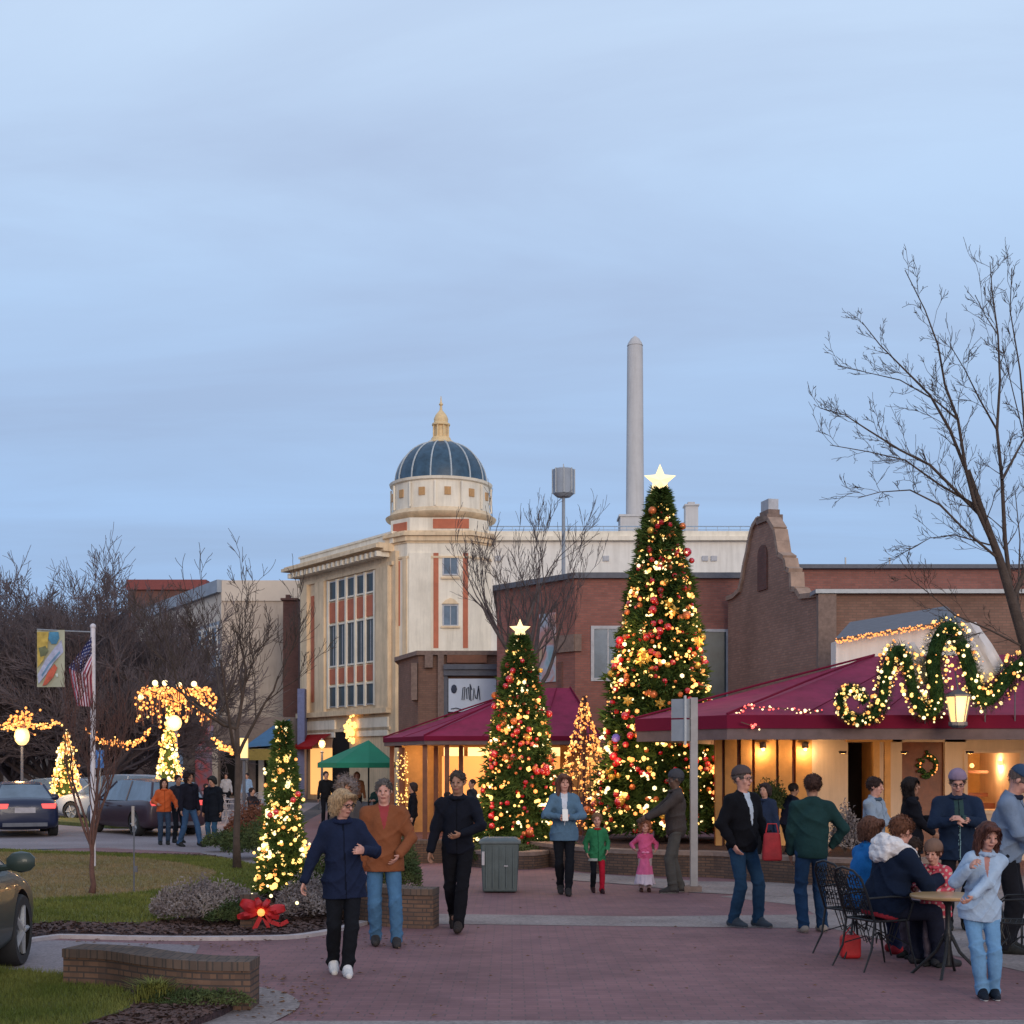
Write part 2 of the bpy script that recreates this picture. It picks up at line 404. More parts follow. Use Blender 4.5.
# concrete bands in the paving
b = MB(); b.sheet(gp((300,923),(395,924),(560,926),(830,929),(905,945),(1100,990),(1300,990),(1300,880),(1024,876),(845,888),(720,897),(800,906),(815,915),(640,917),(395,914),(300,914)), .008); struct(b, 'concrete_band', M['conc'])
b = MB(); b.sheet(gp((560,880),(640,886),(690,893),(780,897),(880,893),(880,884),(700,882),(560,872)), .012); struct(b, 'concrete_apron', M['conc'])
b = MB(); b.sheet([(-2,9.85),(20,10.0),(20,10.35),(-2,10.2)], .008); struct(b, 'concrete_strip', M['conc'])
# pale ring round the front bed
ring_out = smooth_poly(gp((60,968),(150,985),(258,988),(300,1005),(262,1030),(200,1075),(60,1110)), 6, False)
b = MB(); b.sheet(ring_out+[(-6,7)]+gp((-20,1000)), .012); struct(b, 'bed_edging', M['conc'])
# lawn bed (raised a little, with a kerb)
lawn = smooth_poly(gp((-40,937),(60,939),(150,941),(235,941),(300,939),(345,931),(380,920),(398,905),(392,888),(345,876),(290,868),(262,868),(215,858),(140,856),(60,853),(-40,853)), 4, True)
b = MB(); b.prism(lawn, 0, .045); struct(b, 'kerb', M['kerb'])
def shrink(poly, d):
    c = Vector((sum(p[0] for p in poly)/len(poly), sum(p[1] for p in poly)/len(poly)))
    out = []; n = len(poly)
    area = sum(poly[i][0]*poly[(i+1)%n][1]-poly[(i+1)%n][0]*poly[i][1] for i in range(n))
    sg = 1 if area > 0 else -1
    for i in range(n):
        a = Vector(poly[i-1]); q = Vector(poly[(i+1)%n]); t = (q-a).normalized()
        out.append((poly[i][0]-t.y*d*sg, poly[i][1]+t.x*d*sg))
    return out
bed = shrink(lawn, .12)
b = MB(); b.prism(bed, .02, .052); struct(b, 'mulch_bed', M['mulch'])
turf = smooth_poly(gp((-40,922),(60,927),(150,928),(215,915),(265,893),(262,872),(215,861),(140,858),(60,855),(-40,855)), 4, True)
b = MB(); b.prism(turf, .02, .066); struct(b, 'lawn', M['lawn'])
dry = smooth_poly(gp((-40,903),(60,903),(130,898),(185,890),(215,880),(205,872),(140,862),(40,857),(-40,858)), 4, True)
b = MB(); b.prism(dry, .02, .072); struct(b, 'dormant_lawn', M['drylawn'])
# strip of green beyond the lane
b = MB(); b.prism(gp((58,825),(110,829),(158,829),(158,823),(100,820),(60,819)), 0, .12); struct(b, 'verge', M['lawn'])
# front-left bed
fb = smooth_poly(gp((-60,985),(40,983),(110,990),(200,996),(236,1005),(225,1016),(190,1030),(120,1060),(-60,1120)), 4, True)
b = MB(); b.prism(fb, .0, .06); struct(b, 'front_mulch_bed', M['mulch'])
fl = smooth_poly(gp((-60,982),(40,982),(88,989),(128,1003),(130,1018),(90,1034),(40,1060),(-60,1100)), 4, True)
b = MB(); b.prism(fl, .0, .085); struct(b, 'front_lawn', M['lawn'])

def inside(poly, x, y):
    c = False; n = len(poly); j = n-1
    for i in range(n):
        xi, yi = poly[i]; xj, yj = poly[j]
        if (yi > y) != (yj > y) and x < (xj-xi)*(y-yi)/(yj-yi)+xi: c = not c
        j = i
    return c
def grass(poly, n, z, h, wd, name, mat, label, seed=1, spread=.5, excl=None):
    r = random.Random(seed); xs = [p[0] for p in poly]; ys = [p[1] for p in poly]
    x0, x1, y0, y1 = max(min(xs),-20), max(xs), min(ys), max(ys)
    V = []; F = []; k = 0; tries = 0
    while k < n and tries < n*12:
        tries += 1
        x = r.uniform(x0, x1); y = r.uniform(y0, y1)
        if not inside(poly, x, y) or (excl and inside(excl, x, y)): continue
        a = r.uniform(0, 6.283); hh = h*r.uniform(.5, 1.3); lx = r.gauss(0, spread)*hh; ly = r.gauss(0, spread)*hh
        c, s_ = math.cos(a)*wd, math.sin(a)*wd; m = len(V)
        V += [(x-c,y-s_,z-.01),(x+c,y+s_,z-.01),(x+lx,y+ly,z+hh)]; F.append((m,m+1,m+2)); k += 1
    o = mesh_obj(name, V, F, mat, uv=False); return tag(o, label, 'grass', kind='stuff')
grass(turf, 30000, .066, .05, .008, 'grass', M['blade'], 'short green grass on the left lawn beside the mulch strip', 1, .5, dry)
grass(dry, 30000, .072, .035, .009, 'grass', M['dryblade'], 'tan dormant grass in the middle of the left lawn', 2)
grass(fl, 22000, .085, .045, .004, 'grass', M['blade'], 'green grass in the bottom left corner of the bed', 3)
def chips(poly, n, z, name, mat, label, seed, excl=()):
    r = random.Random(seed); xs = [p[0] for p in poly]; ys = [p[1] for p in poly]; V = []; F = []; k = 0; t = 0
    while k < n and t < n*20:
        t += 1; x = r.uniform(max(min(xs),-9), max(xs)); y = r.uniform(min(ys), max(ys))
        if not inside(poly, x, y) or any(inside(e, x, y) for e in excl): continue
        a = r.uniform(0, 6.28); l = r.uniform(.012, .04); w_ = l*.4; ca, sa = math.cos(a), math.sin(a); zz = z+r.uniform(0,.02); tl = r.uniform(-.02,.02)
        m = len(V)
        V += [(x-ca*l-sa*w_,y-sa*l+ca*w_,zz+tl),(x-ca*l+sa*w_,y-sa*l-ca*w_,zz),(x+ca*l+sa*w_,y+sa*l-ca*w_,zz-tl),(x+ca*l-sa*w_,y+sa*l+ca*w_,zz+.006)]
        F.append((m,m+1,m+2,m+3)); k += 1
    return tag(mesh_obj(name, V, F, mat, uv=False), label, 'mulch', kind='stuff')
chips(bed, 14000, .058, 'mulch_chips', plain('mulch_chip',(.085,.05,.045),.9,.5,30,0), 'dark wood chips along the lawn edge', 5, (turf,))
chips(fb, 7000, .066, 'mulch_chips', plain('mulch_chip_front',(.085,.05,.045),.9,.5,30,0), 'dark wood chips in front of the curved brick wall', 6, (fl,))

# ---------------------------------------------------------------- low brick walls
def low_wall(pts, h, th, name, label, z0=0, cap=.07, mat='lowbrick', group=None, closed=False, capm=None):
    """curved wall along centre line pts (world xy), with a course of cap stones"""
    o = Vector((sum(p[0] for p in pts)/len(pts), sum(p[1] for p in pts)/len(pts), 0))
    t = thing(name, label, 'wall', o, group)
    cl = smooth_poly(pts, 5, False) if len(pts) > 2 else pts
    def side(d):
        out = []
        for i, p in enumerate(cl):
            a = Vector(cl[max(i-1,0)][:2]); q = Vector(cl[min(i+1,len(cl)-1)][:2]); tt = (q-a).normalized()
            out.append((p[0]-tt.y*d, p[1]+tt.x*d))
        return out
    def strip(mb, half, z0, z1):
        A, B = side(half), side(-half); n = len(A)
        k = mb.addv([(p[0],p[1],z) for p in A for z in (z0,z1)]+[(p[0],p[1],z) for p in B for z in (z0,z1)])
        a = lambda i, z: k+2*i+z
        c = lambda i, z: k+2*n+2*i+z
        for i in range(n-1):
            mb.addf((a(i,0),a(i,1),a(i+1,1),a(i+1,0))); mb.addf((c(i,0),c(i+1,0),c(i+1,1),c(i,1)))
            mb.addf((a(i,1),c(i,1),c(i+1,1),a(i+1,1))); mb.addf((a(i,0),a(i+1,0),c(i+1,0),c(i,0)))
        mb.addf((a(0,0),c(0,0),c(0,1),a(0,1))); mb.addf((a(n-1,0),a(n-1,1),c(n-1,1),c(n-1,0)))
    b = MB(); strip(b, th/2, z0, h-cap); build(b, 'brickwork', M[mat], t)
    b = MB(); strip(b, th/2+.02, h-cap, h); build(b, 'coping', M['browncap' if capm is None else capm], t)
    return t
low_wall([(-3.62,11.55),(-3.2,11.42),(-2.75,11.05),(-2.35,10.82),(-1.98,10.78)], .38, .3, 'brick_wall', 'low S-curved brown brick wall in front of the violet driveway')
low_wall([(-2.2,17.2),(-1.6,16.65),(-1.2,16.3),(-.88,16.22)], .46, .34, 'brick_wall', 'short low brick wall beside the legs of the man in the brown jacket')
low_wall([(-3.05,15.72),(-2.86,15.75)], .44, .2, 'brick_pier', 'small square brick pier under the red bow')
low_wall([(-2.6,26.5),(-1.8,27.2),(-1.0,27.4)], .45, .3, 'brick_wall', 'low pale wall with a lit niche behind the man in the black sweater', mat='lowbrick')
low_wall([(.1,28.2),(.75,26.4),(1.6,24.7),(2.6,24.0),(3.5,23.7),(4.35,22.6),(5.2,21.9),(6.2,21.8),(7.0,22.4)], .44, .34, 'planter_wall', 'long curved brick planter wall in front of the tallest christmas tree', capm='capstone')
low_wall([(-1.2,29.0),(-.6,26.3),(.2,25.6),(.55,26.2)], .32, .3, 'planter_wall', 'short brick planter edge behind the grey litter bin', capm='capstone')
b = MB(); b.prism([(.3,28.4),(.85,26.6),(1.7,24.9),(2.65,24.2),(3.55,23.9),(4.4,22.8),(5.2,22.1),(6.2,22.0),(7.0,22.6),(7.2,26.5),(4.6,31.5),(2.2,32.5),(.3,31)], 0, .3); struct(b, 'planter_soil', M['mulch'])

def leaves(n, seed):
    r = random.Random(seed); V = []; F = []
    for k in range(n):
        if r.random() < .45: px_, py_ = r.uniform(60,440), r.gauss(944,6)
        elif r.random() < .6: px_, py_ = r.uniform(230,330), r.uniform(975,1020)
        else: px_, py_ = r.uniform(300,1024), r.uniform(880,1020)
        if py_ < 850: continue
        g = G(px_, py_); a = r.uniform(0,6.28); l_ = r.uniform(.012,.035); z_ = .012+r.uniform(0,.012); c_, s_ = math.cos(a)*l_, math.sin(a)*l_; m = len(V)
        V += [(g.x-c_,g.y-s_,z_),(g.x+s_*.5,g.y-c_*.5,z_+.008),(g.x+c_,g.y+s_,z_+.002),(g.x-s_*.5,g.y+c_*.5,z_+.01)]; F.append((m,m+1,m+2,m+3))
    return tag(mesh_obj('fallen_leaves', V, F, plain('dead_leaf', (.16,.08,.04), .9, .5, 9, 0), uv=False), 'small brown leaves scattered over the brick paving and along the kerb', 'leaves', kind='stuff')
leaves(420, 3)
# ---------------------------------------------------------------- buildings
def win(mb_f, mb_g, x0, x1, z0, z1, fr=.06, d=.0, mull=0, rec=.12):
    """window in the local frame: frame proud of the wall plane y=0 (outside is -y)"""
    mb_f.box(x0-fr, x0, d-.05, d+.02, z0-fr, z1+fr); mb_f.box(x1, x1+fr, d-.05, d+.02, z0-fr, z1+fr)
    mb_f.box(x0, x1, d-.05, d+.02, z1, z1+fr); mb_f.box(x0, x1, d-.07, d+.02, z0-fr, z0)
    for i in range(mull):
        x = x0+(x1-x0)*(i+1)/(mull+1); mb_f.box(x-.02, x+.02, d-.03, d, z0, z1)
    mb_g.box(x0, x1, d-.012, d-.004, z0, z1)

def window_part(root, xf, x0, x1, z0, z1, glass='glassdk', frm='frame', fr=.06, mull=0, name='window'):
    f, g = MB(), MB(); f.xf = g.xf = xf
    win(f, g, x0, x1, z0, z1, fr, 0, mull)
    w_ = build(f, name, M[frm], root); build(g, 'pane', M[glass], w_); return w_

# --- domed corner building
CX, CY = XA(441,77), 77.0; HW = 2.75; CHF = 1.1
dome = thing('domed_building', 'cream corner building with slate blue ribbed dome and gilded lantern', 'building', (CX,CY,0))
zt = lambda py: ZA(py, 74.25)
def oct_poly(hw, ch, cx=CX, cy=CY):
    return [(cx-hw+ch,cy-hw),(cx+hw-ch,cy-hw),(cx+hw,cy-hw+ch),(cx+hw,cy+hw-ch),(cx+hw-ch,cy+hw),(cx-hw+ch,cy+hw),(cx-hw,cy+hw-ch),(cx-hw,cy-hw+ch)]
b = MB(); b.prism(oct_poly(HW, CHF), 0, zt(543)); build(b, 'tower', M['cream2'], dome)
b = MB()
for z0, z1, e in ((zt(543), zt(541), .05), (zt(541), zt(536), .16), (zt(536), zt(533), .30), (zt(533), zt(531), .2)):
    b.prism(oct_poly(HW+e, CHF+e*.4), z0, z1)
b.prism(oct_poly(HW+.06, CHF), zt(558), zt(556))
build(b, 'lower_cornice', M['cream'], dome)
b = MB(); b.prism(oct_poly(HW-.12, CHF), zt(531), zt(517)); build(b, 'attic', M['cream2'], dome)
b = MB()
y0 = CY-HW+.12
b.box(XA(433,y0), XA(469,y0), y0-.05, y0+.02, zt(528), zt(518.5))
hx = HW-.12
b.xf = frame((CX-hx, CY-hx+CHF, 0), (CHF, -CHF)); b.box(.25, CHF*1.414-.22, -.05, .02, zt(530), zt(521)); b.xf = None
build(b, 'red_panel', M['terra'], dome)
b = MB(); b.smooth = True
b.lathe([(2.6,zt(517)),(2.75,zt(516)),(3.0,zt(513)),(3.05,zt(511)),(2.85,zt(509)),(2.75,zt(506))], (CX,CY,0), 40); build(b, 'upper_cornice', M['cream'], dome)
b = MB(); b.smooth = True
b.lathe([(2.68,zt(506)),(2.66,zt(479)),(2.80,zt(478)),(2.84,zt(475.5)),(2.6,zt(474.5)),(2.5,zt(474.5))], (CX,CY,0), 40); build(b, 'drum', M['cream2'], dome)
b = MB(); b2 = MB()
for k in range(12):
    a = 2*math.pi*(k+.35)/12-math.pi/2; dr = (math.cos(a), math.sin(a))
    xf = frame((CX+2.68*dr[0], CY+2.68*dr[1], 0), (-dr[1], dr[0])); b.xf = xf; b2.xf = xf
    b.box(-.17, .17, -.04, .05, zt(494), zt(486))
    b2.box(-.68-.04, -.68+.04, -.05, .05, zt(505), zt(480))
build(b, 'drum_panel', plain('ochre_panel', (.50,.28,.12), .7), dome); build(b2, 'pilaster', M['cream2'], dome)
b = MB(); b.smooth = True
dz0, dh, dr_ = zt(474.5), 2.35, 2.50
prof = [(dr_*math.cos(t*math.pi/2/12)**.93, dz0+dh*math.sin(t*math.pi/2/12)) for t in range(0, 12)]
b.lathe(prof, (CX,CY,0), 48, cap=False); dm = build(b, 'dome_shell', M['dome'], dome)
b = MB()
for k in range(14):
    a = 2*math.pi*(k)/14+.05
    pts = [(CX+(r+.02)*math.cos(a), CY+(r+.02)*math.sin(a), z) for r, z in prof]
    b.tube(pts, [.045]*len(pts), 5)
build(b, 'dome_rib', M['rib'], dome)
zl = dz0+dh-.12
b = MB(); b.smooth = True
b.lathe([(.75,zl-.15),(.80,zl+.05),(.70,zl+.14),(.56,zl+.2),(.52,zl+.35),(.36,zl+.42),(.34,zl+.98),(.50,zl+1.03),(.50,zl+1.12),(.38,zl+1.2),(.40,zl+1.4),(.30,zl+1.62),(.15,zl+1.8),(.08,zl+1.88),(.06,zl+2.1),(.12,zl+2.2),(.05,zl+2.32),(.02,zl+2.65)], (CX,CY,0), 16)
lt = build(b, 'lantern', M['gold'], dome)
b = MB()
for k in range(8):
    a = 2*math.pi*(k+.5)/8; b.tube([(CX+.43*math.cos(a),CY+.43*math.sin(a),zl+.35),(CX+.43*math.cos(a),CY+.43*math.sin(a),zl+1.0)], .045, 6)
build(b, 'lantern_column', M['gold'], lt)
# tower front face details
fy = CY-HW
b = MB(); b.box(XA(433.5,fy), XA(438.5,fy), fy-.04, fy+.02, zt(648), zt(553)); b.box(XA(463,fy), XA(468,fy), fy-.03, fy+.02, zt(648), zt(553)); build(b, 'red_strip', M['terra'], dome)
b = MB(); b.box(XA(409,fy), XA(431,fy), fy-.10, fy+.02, zt(700), zt(553)); build(b, 'corner_pilaster', M['cream2'], dome)
xfF = Matrix.Translation((0,fy,0))
window_part(dome, xfF, XA(444,fy), XA(457,fy), zt(574), zt(558), 'glassbl', 'frame', .08, 1)
window_part(dome, xfF, XA(444,fy), XA(457,fy), zt(625), zt(606), 'glassbl', 'frame', .08, 1)
b = MB(); b.box(XA(441,fy), XA(460,fy), fy-.12, fy, zt(628), zt(626)); b.box(XA(441,fy), XA(460,fy), fy-.12, fy, zt(579), zt(577))
b.vprism([(XA(442,fy),zt(604)),(XA(459,fy),zt(604)),(XA(455,fy),zt(600)),(XA(450.5,fy),zt(598)),(XA(446,fy),zt(600))], fy-.12, fy); build(b, 'window_ledge', M['cream'], dome)
# chamfer face: tall red recess
xfC = frame((CX-HW, CY-HW+CHF, 0), (CHF, -CHF)); cw = CHF*1.414
b = MB(); b.xf = xfC; b.box(cw*.36, cw*.62, -.04, .02, zt(625), zt(560)); build(b, 'red_strip', M['terra'], dome)
b = MB(); b.xf = xfC; b.box(.0, cw*.22, -.08, .02, zt(705), zt(556)); b.box(cw*.80, cw, -.08, .02, zt(705), zt(556)); build(b, 'chamfer_pilaster', M['cream'], dome)
# --- left facade, receding
fo = Vector((-6.5, 75.0, 0)); fd = Vector((-.566, .824, 0))
XFL = frame(fo+fd*11.0, -fd)      # local x runs from the far end (0) to the tower (11); outside is -y
LEN = 11.0
def tpx(px):
    s_ = (px-512)/FPX; t = (-6.5-75*s_)/(.824*s_+.566); return LEN-t
def zf(px, py):
    s_ = (px-512)/FPX; t = (-6.5-75*s_)/(.824*s_+.566); return ZA(py, 75+.824*t)
H = ZA(532, 75)
b = MB(); b.xf = XFL; b.box(0, LEN+.5, 0, 9, 0, H-1.05); build(b, 'wall', M['cream'], dome)
b = MB(); b.xf = XFL
b.box(-.15, LEN+.3, -.12, 9, H-1.8, H-1.6); b.box(-.3, LEN+.1, -.5, 9, H-1.05, H-.9); b.box(-.65, LEN+.1, -.95, 9, H-.9, H-.72); b.box(-.55, LEN+.1, -.8, 9, H-.72, H-.62)
build(b, 'main_cornice', M['cream'], dome)
b = MB(); b.xf = XFL
for i in range(20): b.box(-.1+i*.565, .1+i*.565, -.78, 0, H-1.32, H-1.05)
build(b, 'modillion', M['cream2'], dome)
b = MB(); b.xf = XFL; b.box(.1, LEN+.3, -.05, 8.8, H-.62, H-.12); b.box(.0, LEN+.3, -.12, 8.8, H-.12, H); build(b, 'parapet', M['cream2'], dome)
x_l, x_r = tpx(329.5), tpx(376)
rows = [(583,601,'g'),(602,625,'r'),(627,667,'g'),(669,687,'r'),(689,708,'g')]
pr = 340.0
ncol = 5; wcol = (x_r-x_l)/ncol
gl, rp, ml = MB(), MB(), MB(); gl.xf = rp.xf = ml.xf = XFL
for (ya, yb, kd) in rows:
    z1, z0 = zf(pr, ya-2), zf(pr, yb-2)
    for i in range(ncol):
        xa, xb = x_l+i*wcol+.10, x_l+(i+1)*wcol-.10
        if kd == 'g':
            wf = MB(); wg = MB(); wf.xf = wg.xf = XFL
            win(wf, wg, xa, xb, z0, z1, .05, .0, 1 if z1-z0 > 1.5 else 0)
            wo = build(wf, 'window', M['frame'], dome); build(wg, 'pane', M['glassdk'], wo)
        else: rp.box(xa-.04, xb+.04, -.05, .02, z0+.08, z1-.08)
build(rp, 'red_panel', M['terra'], dome)
for i in range(ncol+1): ml.box(x_l+i*wcol-.09, x_l+i*wcol+.09, -.14, .02, zf(pr,708), zf(pr,579))
for ya in (601, 626, 668, 688): ml.box(x_l, x_r, -.09, .02, zf(pr,ya-1.2), zf(pr,ya-2.8))
build(ml, 'mullion', M['cream2'], dome)
b = MB(); b.xf = XFL
for pa, pb in ((304,310),(318,327),(379,391)): b.box(tpx(pa), tpx(pb), -.22, .02, zf(pr,712), H-1.8)
b.box(0, LEN, -.3, .02, zf(pr,716), zf(pr,711)); b.box(0, LEN, -.1, .02, zf(pr,732), zf(pr,729))
build(b, 'pilaster', M['cream'], dome)
b = MB(); b.xf = XFL; b.box(tpx(311.5), tpx(314), -.04, .02, zf(pr,700), zf(pr,590)); b.box(tpx(315), tpx(317), -.04, .02, zf(pr,700), zf(pr,590)); build(b, 'red_strip', M['terra'], dome)
# ground floor: arch, shop front, gold-lit crest
xa = tpx(352); rr = 1.15
def arch(mb, x, z0, zs, r, y0, y1, n=10):
    pts = [(x-r,z0),(x+r,z0)]+[(x+r*math.cos(math.pi*k/n), zs+r*math.sin(math.pi*k/n)) for k in range(n+1)]
    mb.vprism(pts, y0, y1)
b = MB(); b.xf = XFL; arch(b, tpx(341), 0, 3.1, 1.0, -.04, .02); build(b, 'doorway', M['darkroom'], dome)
b = MB(); b.xf = XFL; b.box(tpx(311), tpx(333), -.04, .02, .3, 3.0); sw = build(b, 'shop_window', M['warmpane'], dome)
b = MB(); b.xf = XFL; b.box(.1, tpx(336), -.10, .02, 3.6, 4.6); b.box(tpx(358), LEN-.2, -.10, .02, 3.6, 4.6); build(b, 'frieze', M['cream2'], dome)
b = MB(); b.smooth = True; b.xf = XFL; c = (tpx(356), -.4, 3.9)
for k in range(60):
    a = rnd.uniform(0, 6.28); r_ = rnd.uniform(0, .62)*(1 if rnd.random() < .8 else 1.4)
    b.octa((c[0]+r_*math.cos(a)*.8, c[1]+rnd.uniform(-.15,.15), c[2]+r_*math.sin(a)*1.5), rnd.uniform(.05,.13))
cr_ = build(b, 'light_crest', M['bulb_y'])
tag(cr_, 'golden cluster of lights over the arched doorway behind the green umbrella', 'light decoration')
aw = MB(); aw.xf = XFL; z0 = zf(pr,742)
aw.poly([(tpx(311),-1.2,z0-.25),(tpx(331),-1.2,z0-.25),(tpx(333),-.02,z0+.55),(tpx(309),-.02,z0+.55),(tpx(311),-1.2,z0-.4),(tpx(331),-1.2,z0-.4)],
        [(0,1,2,3),(0,3,2,1),(4,5,1,0),(0,1,5,4)])
o = build(aw, 'awning', M['red']); tag(o, 'small red awning on the cream domed building', 'awning')

# --- white block behind, with roof railing
wb = thing('white_building', 'long white rendered building with cornice behind the brick block', 'building', (5,76,0))
zw = lambda py: ZA(py, 75.6)
b = MB(); b.box(XA(470,75.6), 13.2, 75.6, 95, 0, zw(541)); build(b, 'wall', M['white'], wb)
b = MB(); b.box(XA(469,75.4)+.0, 13.3, 75.3, 95, zw(541), zw(537)); b.box(XA(470,75.4), 13.25, 75.45, 95, zw(537), zw(531.5)); build(b, 'cornice', M['cream2'], wb)
b = MB()
for i in range(24):
    x = XA(478,75.6)+i*.62; b.tube([(x,76.2,zw(532)),(x,76.2,zw(524.5))], .02, 4)
b.tube([(XA(478,75.6),76.2,zw(524.5)),(13.1,76.2,zw(524.5))], .03, 5); b.tube([(XA(478,75.6),76.2,zw(528)),(13.1,76.2,zw(528))], .02, 5)
build(b, 'railing', plain('bluish_railing', (.28,.36,.46), .5), wb)
for px in (498, 606, 705, 714):
    b = MB(); x = XA(px,75.6); b.box(x-.16, x+.16, 75.5, 75.6, zw(561), zw(556)); build(b, 'vent', M['frame'], wb)
b = MB(); x = XA(691,80); b.box(x-.36, x+.36, 79.6, 80.4, ZA(535,80), ZA(507,80)); b.box(x-.42, x+.42, 79.5, 80.5, ZA(507,80), ZA(505.5,80)); b.box(x-.2, x+.2, 79.8, 80.2, ZA(505.5,80), ZA(502.5,80)); build(b, 'roof_stack', M['chimney'], wb)
# --- tall chimney
ch = thing('chimney', 'tall pale grey tapering chimney with pointed top', 'chimney', (XA(635,98),98,0))
zc = lambda py: ZA(py, 98); xc = XA(635,98)
b = MB(); b.smooth = True; b.lathe([(.64,0),(.64,zc(520)),(.60,zc(450)),(.55,zc(348)),(.50,zc(345))], (xc,98,0), 20); build(b, 'shaft', M['chimney'], ch)
b = MB(); b.smooth = True; b.lathe([(.56,zc(346)),(.50,zc(343.5)),(.30,zc(339)),(.04,zc(336))], (xc,98,0), 20); build(b, 'cap', M['chimney'], ch)
b = MB(); b.box(xc-1.1, xc+.9, 97, 99, zc(535), zc(519)); b.box(xc-1.2, xc+1.0, 96.9, 99.1, zc(519), zc(517)); build(b, 'plinth', M['chimney'], ch)
# --- floodlight mast
Yb = 60; xm = XA(563.5,Yb)
ms = thing('roof_mast', 'grey drum shaped mast head above the bare tree', 'mast', (xm,Yb,0))
b = MB(); b.tube([(xm,Yb,0),(xm,Yb,ZA(496,Yb))], [.12,.07], 8); build(b, 'pole', M['steel'], ms)
b = MB(); b.smooth = True; b.lathe([(.3,ZA(497,Yb)),(.45,ZA(494,Yb)),(.47,ZA(470,Yb)),(.40,ZA(469,Yb))], (xm,Yb,0), 16); hd = build(b, 'drum', M['bluewhite'], ms)
b = MB()
for k in range(8):
    a = k*math.pi/4; b.tube([(xm+.48*math.cos(a),Yb+.48*math.sin(a),ZA(494,Yb)),(xm+.48*math.cos(a),Yb+.48*math.sin(a),ZA(469,Yb))], .03, 4)
b.tube([(xm,Yb,ZA(470,Yb)),(xm,Yb,ZA(464,Yb))], .03, 4); build(b, 'rib', M['steel'], hd)

# --- middle red brick building
mb_ = thing('brick_building', 'red brick building with dark coping behind the christmas trees', 'building', (3,46,0))
A_ = (-.52,48.2); C_ = (2.03,45.0); D_ = (8.0,45.0)
hm = ZA(573,45)
b = MB(); b.prism([A_,C_,D_,(8.6,56),(-.52,58)], 0, hm-.18); build(b, 'wall', M['brick_red'], mb_)
b = MB(); b.prism([(A_[0]-.15,A_[1]-.1),(C_[0]-.05,C_[1]-.16),(D_[0],D_[1]-.16),(8.6,56),(-.6,58)], hm-.18, hm); build(b, 'coping', M['coping'], mb_)
xfm = Matrix.Translation((0,45,0))
window_part(mb_, xfm, XA(594,45), XA(622,45), ZA(678,45), ZA(629,45), 'glassbl', 'frame', .10, 1)
window_part(mb_, xfm, XA(704,45), XA(726,45), ZA(705,45), ZA(632,45), 'glassdk', 'frame', .09, 0)
window_part(mb_, xfm, XA(640,45), XA(668,45), ZA(705,45), ZA(632,45), 'glassdk', 'frame', .09, 0)
b = MB(); 
xl = frame((A_[0],A_[1],0), (C_[0]-A_[0],C_[1]-A_[1])); ll = math.hypot(C_[0]-A_[0],C_[1]-A_[1])
b.xf = xl; b.box(ll-.95, ll+.05, -.10, .02, 5.6, 6.15); b.xf = None; b.box(C_[0]-.02, C_[0]+.2, 44.9, 45.02, 5.6, 6.15); build(b, 'stone_block', M['capstone'], mb_)
# painted banner on the oblique face
def poster_mat(name, cols, sc_=1.2):
    m, nt, bs = new_mat(name); t = N(nt, 'ShaderNodeTexCoord'); n = N(nt, 'ShaderNodeTexNoise', Scale=sc_, Detail=2.0, Distortion=1.2)
    L(nt, t.outputs['Object'], n.inputs['Vector'])
    r = ramp(nt, n.outputs['Fac'], [(.32+.36*i/(len(cols)-1), c) for i, c in enumerate(cols)]); L(nt, r.outputs[0], bs.inputs['Base Color']); bs.inputs['Roughness'].default_value = .7
    return m
b = MB(); b.xf = xl; b.box(ll-1.75, ll-.95, -.05, .0, ZA(683,46.5), ZA(615,46.5)); o = build(b, 'wall_banner', poster_mat('mural_paint', [(.42,.30,.20),(.45,.22,.20),(.36,.40,.48),(.20,.33,.38)], 1.1))
tag(o, 'tall faded painted banner on the angled red brick wall', 'banner')
b = MB(); b.xf = xl; b.box(ll-.80, ll-.62, -.05, .0, 0, 5.3); b.xf = None; build(b, 'downpipe', M['brick_dark'], mb_)
# --- lower brick shop with sign
lb = thing('brick_shop', 'low ornate brick shop with a white sign board', 'building', (-2.5,50,0))
hl = ZA(651,50)
b = MB(); b.prism([(-4.3,53),(-3.35,50),(-.53,50),(-.53,57),(-4.3,57)], 0, hl-.15); build(b, 'wall', M['brick_brown'], lb)
b = MB(); b.prism([(-4.45,52.9),(-3.4,49.85),(-.53,49.85),(-.53,57),(-4.45,57)], hl-.15, hl); 
b.box(XA(425,49.9), XA(433,49.9), 49.75, 50, ZA(668,50), hl-.15); b.box(XA(438,49.9), XA(444,49.9), 49.78, 50, 0, hl-.15)
b.box(XA(414,49.9)-.1, XA(420,49.9)-.1, 49.9, 51.5, ZA(700,50), ZA(663,50)); build(b, 'stone_trim', M['capstone'], lb)
b = MB(); b.box(XA(447,50), XA(487,50), 49.86, 49.98, ZA(663,50), ZA(652,50)); build(b, 'dark_panel', M['wood'], lb)
b = MB(); b.box(XA(444,50), -.54, 49.6, 50, ZA(670,50), ZA(665,50)); b.box(XA(444,50), -.54, 49.7, 50, ZA(676,50), ZA(670,50)); b.box(XA(444,50), XA(448,50), 49.8, 50, ZA(716,50), ZA(676,50)); build(b, 'black_frame', M['coping'], lb)
sg = MB(); sg.box(XA(448.5,49.8), -.56, 49.78, 49.9, ZA(712,50), ZA(679,50))
o = build(sg, 'shop_sign', plain('sign_face', (.52,.58,.68), .6, .06, 2)); tag(o, 'pale blue white shop sign with tall dark script on the brick shop', 'sign')
